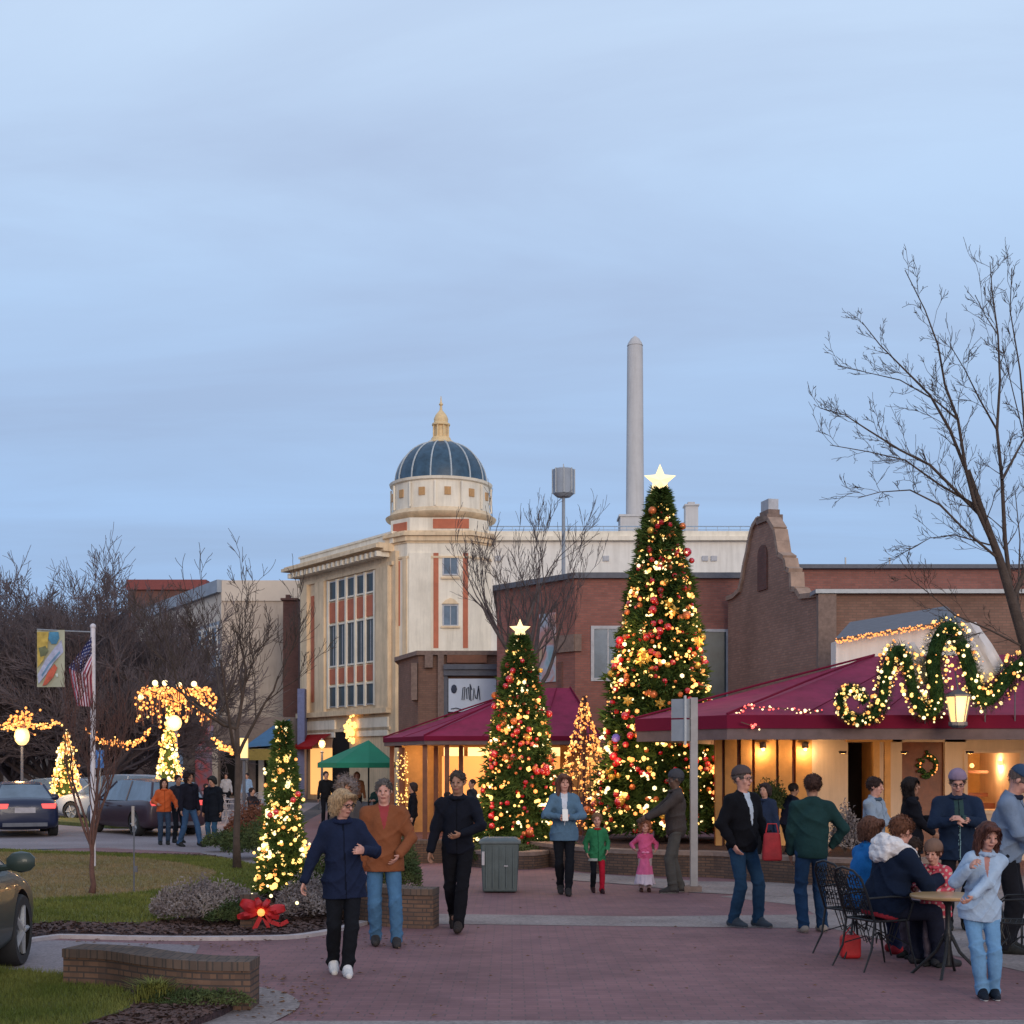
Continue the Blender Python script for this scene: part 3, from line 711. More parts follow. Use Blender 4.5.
# tall illegible script, as brush strokes
b = MB(); yb = 49.76
def stroke(pts, r): b.tube([(XA(p[0],yb), yb, ZA(p[1],yb)) for p in pts], r, 4)
b.ball((XA(454,yb), yb, ZA(689,yb)), .11, 8, (1.0,.2,1.5))
for s_ in ([(462,700),(463,688),(465,687),(464,700)],[(467,699),(466.5,689),(468.5,687),(469.5,700)],[(471,701),(470,684),(472,690)],[(473,700),(474,688),(475.5,698),(477,699),(478.5,686)],[(480,700),(479,689),(478,687)],[(451,709),(456,708),(463,710)]):
    stroke(s_, .022)
build(b, 'lettering', plain('sign_ink', (.02,.03,.06), .6), o)
# --- gable building on the right
gb = thing('gabled_building', 'brown brick building with a shaped stepped gable', 'building', (10,42,0))
gA = Vector((XA(728,44.6),44.6,0)); gB = Vector((XA(820,38.1),38.1,0)); gd = (gB-gA).normalized(); gl_ = (gB-gA).length
XG = frame(gA, (gd.x, gd.y))
def gpt(px, py):
    s_ = (px-512)/FPX; t = (s_*gA.y-gA.x)/((gB.x-gA.x)-s_*(gB.y-gA.y)); Y_ = gA.y+(gB.y-gA.y)*t; return (t*gl_, ZA(py, Y_))
out_ = [(820,597),(801,599),(797,592),(792,591),(791,573),(787,571),(785,560),(779,556),(777,543),(775,531),(769,521),(759,521),(754,529),(751,541),(749,553),(746,566),(744,579),(741,592),(735,598),(728,601)]
prof = [(0,0),(gl_,0)]+[gpt(*q) for q in out_]
half = gpt(764,520)[0]; zpk = gpt(764,521)[1]
b = MB(); b.xf = XG; b.vprism(prof, 0, .3); build(b, 'gable', brick('gable_brick', (.36,.20,.145), (.28,.155,.115), (.24,.16,.125), .22, .075, .01), gb)
b = MB(); b.xf = XG
for (p, q) in zip(prof[2:-1], prof[3:]):
    dx_, dz_ = q[0]-p[0], q[1]-p[1]; l_ = math.hypot(dx_, dz_)
    if l_ < .05: continue
    nx, nz = -dz_/l_*.14, dx_/l_*.14
    if nz > 0: nx, nz = -nx, -nz
    b.vprism([(p[0]-nx,p[1]-nz),(q[0]-nx,q[1]-nz),(q[0],q[1]),(p[0],p[1])], -.08, .34)
build(b, 'gable_coping', plain('gable_stone', (.34,.23,.175), .9, .25, 3, .3), gb)
b = MB(); b.xf = XG; arch(b, half-.05, gpt(764,590)[1], gpt(764,556)[1], .34, -.05, .02); build(b, 'blind_arch', M['brick_dark'], gb)
b = MB(); b.xf = XG; b.box(half-.42, half+.42, -.08, .42, zpk-.05, zpk+.14); b.box(half-.33, half+.33, 0, .36, zpk+.14, zpk+.30); build(b, 'finial', M['capstone'], gb)
b = MB(); b.xf = XG; b.box(half-.28, half+.28, .02, .34, zpk+.30, zpk+.62); build(b, 'finial_cap', M['frame'], gb)
b = MB(); b.prism([(8.48,38),(22,38),(22,50),(7.4,50)], 0, ZA(594,38)); build(b, 'side_wall', M['brick_brown'], gb)
b = MB(); b.box(8.2, 22, 37.8, 50, ZA(594,38), ZA(590,38)); build(b, 'side_coping', M['steel'], gb)
b = MB(); b.box(XA(818,37.9), XA(836,37.9), 37.85, 38.1, 0, ZA(594.5,38)); build(b, 'corner_pier', M['capstone'], gb)
b = MB(); b.box(9.0, 22, 44, 52, 5, ZA(569,44)); build(b, 'upper_wall', M['brick_red'], gb)
b = MB(); b.box(8.9, 22, 43.8, 52, ZA(569,44), ZA(565,44)); build(b, 'upper_coping', M['coping'], gb)
b = MB()
for x in (10.6, 12.0): b.tube([(x,44.5,ZA(565,44)),(x,44.5,ZA(555,44))], .03, 4)
b.box(11.5, 12.6, 44.4, 45, ZA(565,44), ZA(562.5,44)); build(b, 'roof_vent', M['steel'], gb)

# --- tan block on the left
tb = thing('tan_office_block', 'plain tan office block with blue window bands', 'building', (XA(250,97),97,0))
T0 = Vector((XA(222,95),95,0)); td = Vector((-.488,.873,0))
hT = ZA(582,95)
b = MB(); b.prism([(T0.x,T0.y),(XA(302,95)+1,95),(XA(302,95)+1,125),(T0.x+td.x*45,T0.y+td.y*45)], 0, hT); build(b, 'wall', M['tan'], tb)
b = MB(); b.box(T0.x, XA(302,95)+1, 94.9, 96, ZA(601,95), hT+.1); build(b, 'parapet', M['tan2'], tb)
XT = frame(T0+td*45, -td)
b = MB(); b.xf = XT; b.box(0, 45.0, -.35, .5, hT-.7, hT+.15); build(b, 'eaves', M['bluewhite'], tb)
b = MB(); b.xf = XT; b.box(0, 45.0, -.05, .3, hT-2.6, hT-.7); build(b, 'upper_band', M['tan2'], tb)
b = MB(); b.xf = XT; b.box(0, 44.6, -.04, .3, 0, hT-2.6); build(b, 'glazed_front', M['bluewhite'], tb)
for zi, (za, zb) in enumerate(((hT-5.8,hT-3.0),(hT-10.4,hT-7.2))):
    for i in range(12): window_part(tb, XT @ Matrix.Translation((0,-.05,0)), 44.0-i*1.75-1.15, 44.0-i*1.75, za, zb, 'glassbl', 'white', .16)
b = MB(); b.box(XA(288,92), XA(303,92), 90, 97, 0, ZA(602,92)); b.box(XA(286,92), XA(303,92), 89.8, 97, ZA(604,92), ZA(602,92)); b.box(XA(290,92), XA(294,92), 90.2, 91, ZA(602,92), ZA(598,92))
o = build(b, 'brick_tower', M['brick_dark'], origin=(XA(295,92),92,0)); tag(o, 'narrow dark brick tower squeezed beside the cream building', 'building')
rb = thing('red_roofed_building', 'dark red brick building behind the left bare trees', 'building', (-30,115,0))
b = MB(); b.box(XA(128,115), XA(206,115), 115, 130, 0, ZA(590,115)); build(b, 'wall', M['brick_dark'], rb)
b = MB(); b.box(XA(127,115), XA(207,115), 114.7, 130, ZA(590,115), ZA(580,115)); build(b, 'parapet', plain('red_parapet', (.20,.055,.05), .8), rb)
# --- street level shops on the left
sl = thing('arcade_shop', 'beige arcade shop with a magenta awning at far left', 'building', (-24,78,0))
b = MB(); b.box(-40, XA(128,78), 79, 88, 0, 6.2); build(b, 'wall', plain('shop_render', (.30,.22,.19), .8), sl)
b = MB()
for px in (-12, 8, 28, 38, 48): b.box(XA(px,78)-.32, XA(px,78)+.32, 78.2, 78.8, 0, 3.6)
b.box(-40, XA(128,78), 78.1, 79, 3.6, 4.6); build(b, 'column', M['tan'], sl)
b = MB(); b.box(XA(42,78), XA(56,78), 78.9, 78.98, .2, 3.0); build(b, 'lit_doorway', emis('dim_amber', (.9,.45,.10), .45), sl)
b = MB(); b.box(XA(60,78), XA(124,78), 78.9, 78.98, .3, 3.0); build(b, 'shop_window', M['glassdk'], sl)
b = MB(); x0, x1 = XA(36,77), XA(64,77); b.poly([(x0,76,3.2),(x1,76,3.2),(x1-.3,78.4,4.6),(x0+.3,78.4,4.6),(x0,76,2.9),(x1,76,2.9)],[(0,1,2,3),(3,2,1,0),(4,5,1,0),(0,1,5,4)])
o = build(b, 'awning', M['magenta']); tag(o, 'faded magenta awning behind the gold lit cone tree', 'awning')
s2 = thing('street_shop', 'shop front under a blue awning with ochre band', 'building', (XA(250,84),84,0))
b = MB(); b.box(XA(183,84), XA(306,84), 84, 93, 0, 4.9); build(b, 'wall', plain('shop_wall', (.22,.17,.15), .8), s2)
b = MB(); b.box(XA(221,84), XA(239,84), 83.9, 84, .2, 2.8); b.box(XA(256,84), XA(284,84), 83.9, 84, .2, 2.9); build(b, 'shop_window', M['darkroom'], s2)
b = MB()
for px in (216, 246, 262, 272, 282, 293): b.box(XA(px,84)-.16, XA(px,84)+.16, 83.7, 83.9, 0, 3.1)
build(b, 'column', M['tan2'], s2)
b = MB(); b.box(XA(196,84), XA(214,84), 83.8, 83.9, .5, 4.4); o = build(b, 'shop_poster', poster_mat('poster_paint', [(.25,.20,.28),(.55,.10,.10),(.20,.24,.34),(.42,.36,.40)], .45)); tag(o, 'red and violet poster hanging beside the shop entrance', 'poster')
b = MB(); x0, x1 = XA(247,82), XA(290,82); b.poly([(x0,80.5,3.0),(x1,80.5,3.2),(x1-.3,84,4.8),(x0+1.2,84,4.4),(x0,80.5,2.9),(x1,80.5,3.1)],[(0,1,2,3),(3,2,1,0),(4,5,1,0),(0,1,5,4)])
o = build(b, 'awning', M['bluecanvas']); tag(o, 'blue sloping awning over the street shop', 'awning')
b = MB(); b.box(XA(249,82), XA(290,82), 80.4, 80.5, 2.3, 2.95); build(b, 'valance', M['yellowband'], o)
b = MB(); b.box(XA(300,83), XA(307,83), 82, 84, 0, 6.5); o = build(b, 'wall_panel', plain('blue_violet_panel', (.14,.16,.30), .8), origin=(XA(303,83),83,0)); tag(o, 'narrow blue violet wall panel left of the cream building', 'panel')

# --- pavilions with magenta canopies
def rect_hip(name, label, front, back, apex, zt0, val, parentloc, leftpoly=None): pass
def canopy(name, label, eave, apexes, ze, drop, origin, posts=()):
    """hipped fabric roof: eave polygon (xy list), each eave point joined to one apex; valance hanging below"""
    t = thing(name, label, 'canopy', origin)
    b = MB(); n = len(eave)
    ap = [Vector(a) for a in apexes]
    near = [min(range(len(ap)), key=lambda k: (Vector((e[0],e[1],0))-Vector((ap[k].x,ap[k].y,0))).length) for e in eave]
    ei = b.addv([(e[0],e[1],ze) for e in eave]); ai = b.addv(ap)
    # subdivided panels with a slight sag
    for i in range(n):
        j = (i+1) % n
        A, B = Vector((*eave[i],ze)), Vector((*eave[j],ze)); Ta, Tb = ap[near[i]], ap[near[j]]
        m = 6; rows_ = []
        for u in range(m+1):
            tt = u/m; p, q = A.lerp(Ta,tt), B.lerp(Tb,tt); row = []
            for v in range(m+1):
                x = p.lerp(q, v/m); x.z -= .16*math.sin(math.pi*v/m)*(1-tt)*tt*2+.03*math.sin(math.pi*tt); row.append(x)
            rows_.append(b.addv(row))
        for u in range(m):
            for v in range(m):
                b.addf((rows_[u]+v, rows_[u]+v+1, rows_[u+1]+v+1, rows_[u+1]+v))
    build(b, 'roof', M['magenta'], t, auto=12)
    b = MB()
    for i in range(n):
        A, Ta = Vector((*eave[i],ze)), ap[near[i]]; b.tube([A+Vector((0,0,.02)), A.lerp(Ta,.5)+Vector((0,0,.04)), Ta+Vector((0,0,.03))], .022, 5)
        j = (i+1) % n; B, Tb = Vector((*eave[j],ze)), ap[near[j]]; nn_ = int((B-A).length/1.3)
        for q in range(1, nn_):
            f = q/nn_; line = []
            for u in range(7):
                tt = u/6; x = A.lerp(Ta,tt).lerp(B.lerp(Tb,tt), f); x.z += -.16*math.sin(math.pi*f)*(1-tt)*tt*2+.03*math.sin(math.pi*tt)+.006; line.append(x)
            b.tube(line, .010, 4)
    build(b, 'seam', M['magentadk'], t)
    b = MB()
    for i in range(n):
        j = (i+1) % n; A, B = eave[i], eave[j]
        b.quad((A[0],A[1],ze),(A[0],A[1],ze-drop*.55),(B[0],B[1],ze-drop*.55),(B[0],B[1],ze))
    build(b, 'valance', M['magentadk'], t)
    b = MB()
    e2 = shrink(list(eave), .03)
    for i in range(n):
        j = (i+1) % n; A, B = e2[i], e2[j]; d = Vector((B[0]-A[0],B[1]-A[1],0)); 
        b.xf = frame((A[0],A[1],0), d); b.box(0, d.length, -.0, .08, ze-drop, ze-drop*.5)
    b.xf = None
    b.prism(shrink(list(eave), .14), ze-drop*.8, ze-drop*.7)
    build(b, 'fascia', M['fascia'], t)
    for (x, y) in posts:
        b = MB(); b.box(x-.06, x+.06, y-.06, y+.06, 0, ze-drop); build(b, 'post', M['wood'], t)
    return t
ZE = ZA(715,24.0)
canopy('market_canopy', 'large magenta hipped canopy of the right cafe pavilion', [(XA(727,24),24),(11.5,24),(15,26),(15,31.5),(4.9,31.5),(4.0,28.8),(XA(635,26),26)], [(7.3,28.2,4.1),(11.8,28.2,4.15)], ZE, .42, (8,26,0))
pv = thing('cafe_pavilion', 'beige cafe pavilion wall with lit board panels and doors', 'building', (8,28,0))
YW = 28.0; zw2 = lambda py: ZA(py, YW)
b = MB(); b.box(XA(812,YW), XA(848,YW), YW, YW+3, 0, 2.5); b.box(XA(879,YW), XA(902,YW), YW, YW+3, 0, 2.5); b.box(XA(945,YW), XA(966,YW), YW, YW+3, 0, 2.5)
b.box(XA(848,YW), XA(966,YW), YW, YW+3, zw2(742), 2.5); b.box(XA(966,YW), 14.5, YW, YW+3, 0, 1.0); b.box(XA(966,YW), 14.5, YW, YW+3, zw2(752), 2.5); b.box(XA(1020,YW), 14.5, YW, YW+3, 1.0, zw2(752))
build(b, 'wall', M['plaster'], pv)
b = MB(); b.box(XA(716,YW), XA(812,YW), YW+.10, YW+.25, 0, 2.5); build(b, 'board_backing', M['wood'], pv)
b = MB()
for pa, pb in ((716,722),(725,737),(741,752),(755,776),(779,792),(796,812)): b.box(XA(pa,YW), XA(pb,YW), YW, YW+.1, 0, 2.5)
build(b, 'board_panel', M['slat'], pv)
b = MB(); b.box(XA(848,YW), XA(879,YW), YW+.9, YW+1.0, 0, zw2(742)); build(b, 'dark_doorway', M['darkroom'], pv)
b = MB(); b.box(XA(879,YW)-.12, XA(879,YW), YW-.05, YW+.9, 0, zw2(742)); b.box(XA(846,YW), XA(892,YW), YW-.06, YW-.002, zw2(742), zw2(739)); b.box(XA(884,YW), XA(890,YW), YW-.05, YW-.002, 0, zw2(742)); build(b, 'door_frame', M['slat'], pv)
b = MB(); b.box(XA(902,YW), XA(945,YW), YW+.12, YW+.2, 0, zw2(742)); dr = build(b, 'door', M['wood'], pv)
b = MB()
for k in range(70):
    a = rnd.uniform(0, 6.28); r_ = .16+rnd.gauss(0,.03); b.octa((XA(929,YW)+r_*math.cos(a), YW+.08+rnd.uniform(-.03,.02), zw2(766)+r_*math.sin(a)*1.2), .035)
o = build(b, 'door_wreath', M['gneedle']); tag(o, 'small wreath hanging on the brown pavilion door', 'wreath')
b = MB()
for k in range(16):
    a = rnd.uniform(0, 6.28); b.octa((XA(929,YW)+.17*math.cos(a), YW+.02, zw2(766)+.2*math.sin(a)), .017)
build(b, 'bulbs', M['bulb_o'], o)
# window with warm interior
b = MB(); b.box(XA(966,YW), XA(1020,YW), YW+2.4, YW+2.5, 1.0, zw2(752)); build(b, 'room_back', plain('room_wall', (.40,.22,.08), .8), pv)
f, g = MB(), MB(); f.xf = g.xf = xf_ = Matrix.Translation((0,YW,0)); win(f, g, XA(967,YW), XA(1019,YW), 1.0, zw2(753), .07, 0, 0)
wf = build(f, 'window', M['plaster'], pv)
b = MB(); b.box(XA(970,YW), XA(1010,YW), YW+1.3, YW+1.6, 1.25, 1.33); b.box(XA(970,YW), XA(1014,YW), YW+1.5, YW+1.6, 1.74, 1.80); b.box(XA(975,YW), XA(1014,YW), YW+1.1, YW+1.6, .9, 1.12); build(b, 'shelf', M['wood'], pv)
def plight(name, loc, e, col=(1,.62,.28), r=.12, parent=None):
    l = bpy.data.lights.new(name, 'POINT'); l.energy = e; l.color = col; l.shadow_soft_size = r
    o = bpy.data.objects.new(name, l); COL.objects.link(o)
    if parent is not None: o.parent = parent; o.location = Vector(loc)-root_loc(parent)
    else: o.location = loc
    return o
b = MB(); b.ball((XA(1000,YW+1), YW+1.0, 1.95), .06, 8); b.ball((XA(975,YW+1.0), YW+1.2, 1.9), .05, 8); build(b, 'ceiling_bulb', M['lampglow'], pv)
plight('room_lamp', (XA(995,YW+1.2),YW+1.1,1.9), 40, parent=pv)
# wall lamps grazing the boards
for px in (762, 804):
    x = XA(px,YW); lm = thing('wall_lamp', 'small wall lamp grazing the golden boards, %s' % ('nearer the tall tree' if px < 800 else 'nearer the dark doorway'), 'lamp', (x,YW-.12,2.3))
    b = MB(); b.smooth = True; b.lathe([(.02,.12),(.06,.10),(.07,0),(.06,-.02)], (x,YW-.12,2.26), 10); build(b, 'shade', M['soffit'], lm)
    b = MB(); b.ball((x,YW-.12,2.24), .045, 8); build(b, 'bulb', M['lampglow'], lm)
    plight('glow', (x,YW-.16,2.18), 17, parent=lm, r=.05)
for px in (832, 892, 955, 1012):  # fill lamps added under the canopy to light the pavilion wall evenly
    x = XA(px,YW); lm = thing('added_soffit_lamp', 'added round fill lamp in the soffit %s' % {832:'left of the dark doorway',892:'between the dark doorway and the brown door',955:'between the brown door and the lit window',1012:'over the right end of the lit window'}[px], 'lamp', (x,YW-.9,2.16))
    b = MB(); b.lathe([(.07,0),(.08,.05)], (x,YW-.9,2.13), 12); build(b, 'rim', M['soffit'], lm)
    b = MB(); b.lathe([(.0,0),(.055,0)], (x,YW-.9,2.128), 12, cap=False); build(b, 'lens', M['lampglow'], lm)
    plight('glow', (x,YW-.9,2.08), 9, parent=lm, r=.06)
# clerestory gable behind the garland
cg = thing('clerestory_gable', 'small white gabled roof lantern trimmed with lights behind the garland', 'roof structure', (8.5,31,3))
Yc = 32.0
b = MB(); b.vprism([(XA(836,Yc),ZA(672,Yc)),(XA(966,Yc),ZA(672,Yc)),(XA(966,Yc),ZA(636,Yc)),(XA(946,Yc),ZA(624,Yc)),(XA(836,Yc),ZA(641,Yc))], Yc, Yc+.5); build(b, 'wall', M['white'], cg)
b = MB(); b.poly([(XA(832,Yc),Yc-.3,ZA(640,Yc)),(XA(946,Yc),Yc-.3,ZA(622,Yc)),(XA(946,Yc+3),Yc+3,ZA(606,Yc+3)),(XA(850,Yc+3),Yc+3,ZA(622,Yc+3))],[(0,1,2,3),(3,2,1,0)])
b.poly([(XA(946,Yc),Yc-.3,ZA(622,Yc)),(XA(972,Yc),Yc-.3,ZA(640,Yc)),(XA(966,Yc+3),Yc+3,ZA(622,Yc+3)),(XA(946,Yc+3),Yc+3,ZA(606,Yc+3))],[(0,1,2,3),(3,2,1,0)]); build(b, 'roof', plain('grey_shingle', (.13,.13,.15), .85), cg)
b = MB()
for k in range(150):
    t_ = k/149; x = XA(832+114*t_,Yc); b.octa((x, Yc-.34+rnd.uniform(-.03,.03), ZA(641-18*t_,Yc)+rnd.uniform(-.09,.03)), rnd.uniform(.012,.026))
build(b, 'eave_lights', M['bulb_o'], cg)
# left pavilion
canopy('market_canopy', 'smaller magenta canopy left of the shorter christmas tree', [(XA(424,36),36),(XA(600,36),36),(XA(600,40),41),(XA(383,38.5),41.5),(XA(383,38.5),38.5)], [(XA(530,38.6),38.6,ZA(688,38.6)),(XA(570,38.6),38.6,ZA(688,38.6))], ZA(736,36), .22, (-1,38,0),
       posts=[(XA(392,39),39),(XA(425,36.4),36.4),(XA(436,38),38),(XA(447,36.4),36.4),(XA(461,38),38)])
lp = thing('lit_kiosk', 'glowing amber kiosk under the smaller magenta canopy', 'building', (-.5,39,0))
b = MB(); b.box(XA(402,40.5), XA(600,40.5), 40.4, 40.6, 0, 2.6); build(b, 'back_wall', M['slat'], lp)
b = MB(); b.box(XA(446,39), XA(598,39), 38.6, 38.9, 0, 1.05); build(b, 'counter', M['wood'], lp)
b = MB(); b.box(XA(442,39.2), XA(560,39.2), 39.2, 39.24, 1.0, 2.18); build(b, 'lit_screen', emis('amber_screen', (1,.44,.13), .62), lp)
b = MB(); 
for k in range(5): b.box(XA(444+24*k,38.8), XA(464+24*k,38.8), 38.7, 38.76, 2.18, 2.42)
build(b, 'light_box', emis('amber_lightbox', (1,.66,.28), 1.5), lp)
for k in range(3): plight('glow', (XA(430+50*k,38),38.0,2.0), 25, parent=lp)
plight('glow', (XA(410,39.5),39.6,2.1), 22, parent=lp)
# green umbrella
gu = thing('market_umbrella', 'green market umbrella in front of the arched doorway', 'umbrella', (XA(360,46),46,0))
ux, uy = XA(357,46), 46; ring = []
b = MB(); n = 8; ze = ZA(766,46)+.1; ap = (XA(368,46), 46.2, ZA(740,46))
base = b.addv([(ux+1.33*math.cos(2*math.pi*(k+.5)/n), uy+1.33*math.sin(2*math.pi*(k+.5)/n), ze) for k in range(n)]+[(ux+1.33*math.cos(2*math.pi*(k+.5)/n), uy+1.33*math.sin(2*math.pi*(k+.5)/n), ze-.16) for k in range(n)]+[ap])
for k in range(n):
    k2 = (k+1)%n; b.addf((base+k,base+k2,base+2*n)); b.addf((base+n+k,base+n+k2,base+k2,base+k))
build(b, 'fabric', M['greencanvas'], gu)
b = MB(); b.tube([(ap[0],ap[1],0),(ap[0],ap[1],ap[2]-.05)], .03, 6); build(b, 'pole', M['ironblk'], gu)
b = MB(); b.tube([(XA(393,44.6),44.6,0),(XA(393,44.6),44.6,2.4)], .03, 6); build(b, 'side_pole', M['ironblk'], gu)
# ---------------------------------------------------------------- bare trees
def grow(mbT, mbC, p, d, length, rad, depth, r, up=.15, nmin=3, spread=.55, split=3, twist=.16, shrinkf=.68, minr=.004, straight=False):
    """one limb with side shoots; the two thickest orders go to the trunk mesh, the rest to the crown mesh"""
    nseg = max(3, min(7, int(length/.35)+2)) if depth > 1 else 3
    pts = [Vector(p)]; dd = Vector(d).normalized()
    for i in range(nseg):
        dd = (dd+Vector((r.gauss(0,twist), r.gauss(0,twist), r.gauss(0,twist)+up*.35))).normalized()
        pts.append(pts[-1]+dd*length/nseg)
    r1 = max(minr, rad*(.42 if depth > 0 else .4))
    rr = [rad+(r1-rad)*i/nseg for i in range(nseg+1)]
    sides = 7 if rad > .05 else (5 if rad > .018 else 3)
    (mbT if mbT is not None else mbC).tube(pts, rr, sides, cap=False)
    if depth <= 0: return
    nb = split+(1 if r.random() < .5 else 0)
    for k in range(nb+1):
        t = 1.0 if k == nb else r.uniform(.25, .95)
        i = min(nseg-1, int(t*nseg)); q = pts[i].lerp(pts[i+1], t*nseg-i) if t < 1 else pts[-1]
        ax = dd.orthogonal().normalized(); ax.rotate(Matrix.Rotation(r.uniform(0,6.283), 4, dd))
        nd = (dd*math.cos(spread)+ax*math.sin(spread)*(1 if t < 1 else .45)); nd.z += up*.4
        rl = rad+(r1-rad)*t
        grow(None, mbC, q, nd.normalized(), length*shrinkf*r.uniform(.75,1.1)*(1.05-.35*t if t < 1 else .9), max(minr, rl*.62), depth-1, r, up, nmin, spread, split, twist, shrinkf, minr)

def bare_tree(name, label, base, h, rad, depth, seed, mat, lean=(0,0), trunk_h=.35, nlimb=5, spread=.6, up=.25, split=3, cat='tree', group=None, minr=.004, limb_len=.5, limb_ang=.5):
    t = thing(name, label, cat, base, group); r = random.Random(seed)
    T, C_ = MB(), MB(); T.smooth = C_.smooth = True
    b0 = Vector(base); top = b0+Vector((lean[0]*h, lean[1]*h, h*trunk_h))
    n = 5; pts = [b0.lerp(top, i/n)+Vector((r.gauss(0,.006)*h*.3, r.gauss(0,.006)*h*.3, 0))*(i > 0) for i in range(n+1)]
    T.tube(pts, [rad*1.25 if i == 0 else rad*(1-.35*i/n) for i in range(n+1)], 9)
    for k in range(nlimb):
        a = 2*math.pi*(k+r.random()*.6)/nlimb; sp = limb_ang*r.uniform(.6,1.2)
        if k == 0: sp *= .25
        st = pts[-1] if k < nlimb*.6 else pts[-2]
        d = Vector((math.cos(a)*math.sin(sp), math.sin(a)*math.sin(sp), math.cos(sp)))
        grow(T, C_, st, d, h*(1-trunk_h)*limb_len*r.uniform(.85,1.15), rad*.55, depth, r, up, 3, spread, split, .13, .68, minr)
    build(T, 'trunk', mat, t, auto=0); build(C_, 'crown', mat, t, auto=0)
    return t
# dense bare trees far left
for i, (px, Y, h, sd, lab) in enumerate((
    (-28, 60, 9.6, 11, 'bare leafless tree cut off by the left picture edge'),
    (48, 64, 10.9, 12, 'dense bare tree behind the hanging painted banner'),
    (98, 60, 10.6, 13, 'dense bare tree rising behind the flag pole top'),
    (114, 66, 10.6, 14, 'dense bare tree just left of the tan office block'),
    (12, 70, 11.0, 15, 'bare tree behind the left lamp post, among the dense row'),
    (66, 71, 12.2, 16, 'bare tree between the banner and the flag, deepest in the dense row'),
    (92, 70, 12.0, 17, 'bare tree above the left part of the glowing palm, in the dense row'))):
    bare_tree('bare_tree', lab, (XA(px,Y),Y,0), h, .22, 4, sd, M['barktwig'], trunk_h=.13, nlimb=13, spread=.66, up=.17, split=5, group='dense bare trees behind the parked cars', minr=.012, limb_len=.50, limb_ang=1.0)
# street trees
bare_tree('bare_tree', 'multi-stemmed bare sapling with reddish twigs growing in the lawn', (XA(92,19.6),19.6,.1), 3.1, .042, 4, 22, M['barkred'], trunk_h=.20, nlimb=6, spread=.42, up=.55, split=2, minr=.003, limb_len=.52, limb_ang=.42)
bare_tree('bare_tree', 'slender upright bare tree at the right end of the lawn', (XA(237,24.6),24.6,.1), 6.1, .065, 4, 31, M['bark'], trunk_h=.40, nlimb=7, spread=.6, up=.26, split=2, minr=.0045, limb_len=.45, limb_ang=.95)
bare_tree('bare_tree', 'vase shaped bare tree in front of the cream building and brick block', (XA(526,42),42,0), 10.9, .14, 4, 42, M['barkgrey'], trunk_h=.42, nlimb=8, spread=.45, up=.28, split=2, minr=.0065, limb_len=.44, limb_ang=.72)
# big tree at right, main limbs laid out by hand
rt = thing('bare_tree', 'large bare tree leaning in from the right over the pavilion roof', 'tree', (9.3,22,0)); r_ = random.Random(5)
T, C_ = MB(), MB(); T.smooth = C_.smooth = True
Yr = 21.5
def RP(px, py, dy=0): return P(px, py, Yr+dy)
mainp = [Vector((9.3,22,0)), RP(1085,840,.4), RP(1052,720,.3), RP(1026,648), RP(1012,600), RP(1000,560), RP(985,520), RP(968,470)]
T.tube(mainp, [.19,.145,.115,.088,.075,.063,.052,.036], 9)
limbs = [
 ([(1000,560),(975,505),(966,470),(958,420),(945,385),(938,345),(925,310),(905,270)], .055, -.6),
 ([(966,470),(950,430),(930,395),(905,370),(880,345),(862,322)], .045, .4),
 ([(985,520),(955,490),(930,465),(900,450),(868,430),(845,415),(820,408)], .045, -.3),
 ([(975,505),(940,485),(905,460),(870,452),(830,445)], .035, .8),
 ([(1000,560),(970,535),(940,505),(910,490),(880,492),(858,498)], .035, -1.0),
 ([(990,545),(955,535),(930,538),(905,552)], .022, .5),
 ([(958,420),(935,400),(900,380),(865,372),(838,366)], .028, 1.2),
 ([(1012,600),(1005,540),(1002,480),(997,430),(1000,380),(998,335),(992,290),(990,262)], .06, 1.5),
 ([(1002,480),(1018,450),(1035,420),(1050,380)], .04, 2.0),
 ([(997,430),(980,400),(965,370),(950,345)], .03, -1.2),
 ([(998,335),(985,315),(975,295)], .018, .3),
 ([(1012,600),(1030,560),(1045,500),(1050,420),(1060,330)], .07, .8),
 ([(1040,500),(1025,430),(1020,370),(1010,310),(1012,268)], .035, -.8),
 ([(1026,648),(990,630),(955,615),(925,590),(905,575)], .03, -.6),
 ([(1045,500),(1030,460),(1015,400),(1003,350)], .03, -1.6),
 ([(1026,648),(1018,600),(1020,540),(1015,490)], .04, 1.8),
]
for pts_, r0, dy in limbs:
    n = len(pts_); pp = [RP(x, y, dy*i/(n-1)) for i, (x, y) in enumerate(pts_)]
    T.tube(pp, [max(.006, r0*.60*(1-.85*i/(n-1))) for i in range(n)], 6, cap=False)
    for i in range(1, n):
        d = (pp[i]-pp[i-1]).normalized()
        for k in range(3):
            t_ = r_.random(); q = pp[i-1].lerp(pp[i], t_); ax = d.orthogonal().normalized(); ax.rotate(Matrix.Rotation(r_.uniform(0,6.28), 4, d))
            nd = (d*.8+ax*.62+Vector((-.1,0,.12))).normalized()
            rr = max(.005, r0*.6*(1-.85*i/(n-1))*.5)
            grow(None, C_, q, nd, r_.uniform(.28,.60)*(1.1-.45*i/n), rr*.8, 2, r_, .15, 3, .55, 2, .17, .62, .0038)
build(T, 'trunk', M['bark'], rt, auto=0); build(C_, 'crown', M['bark'], rt, auto=0)

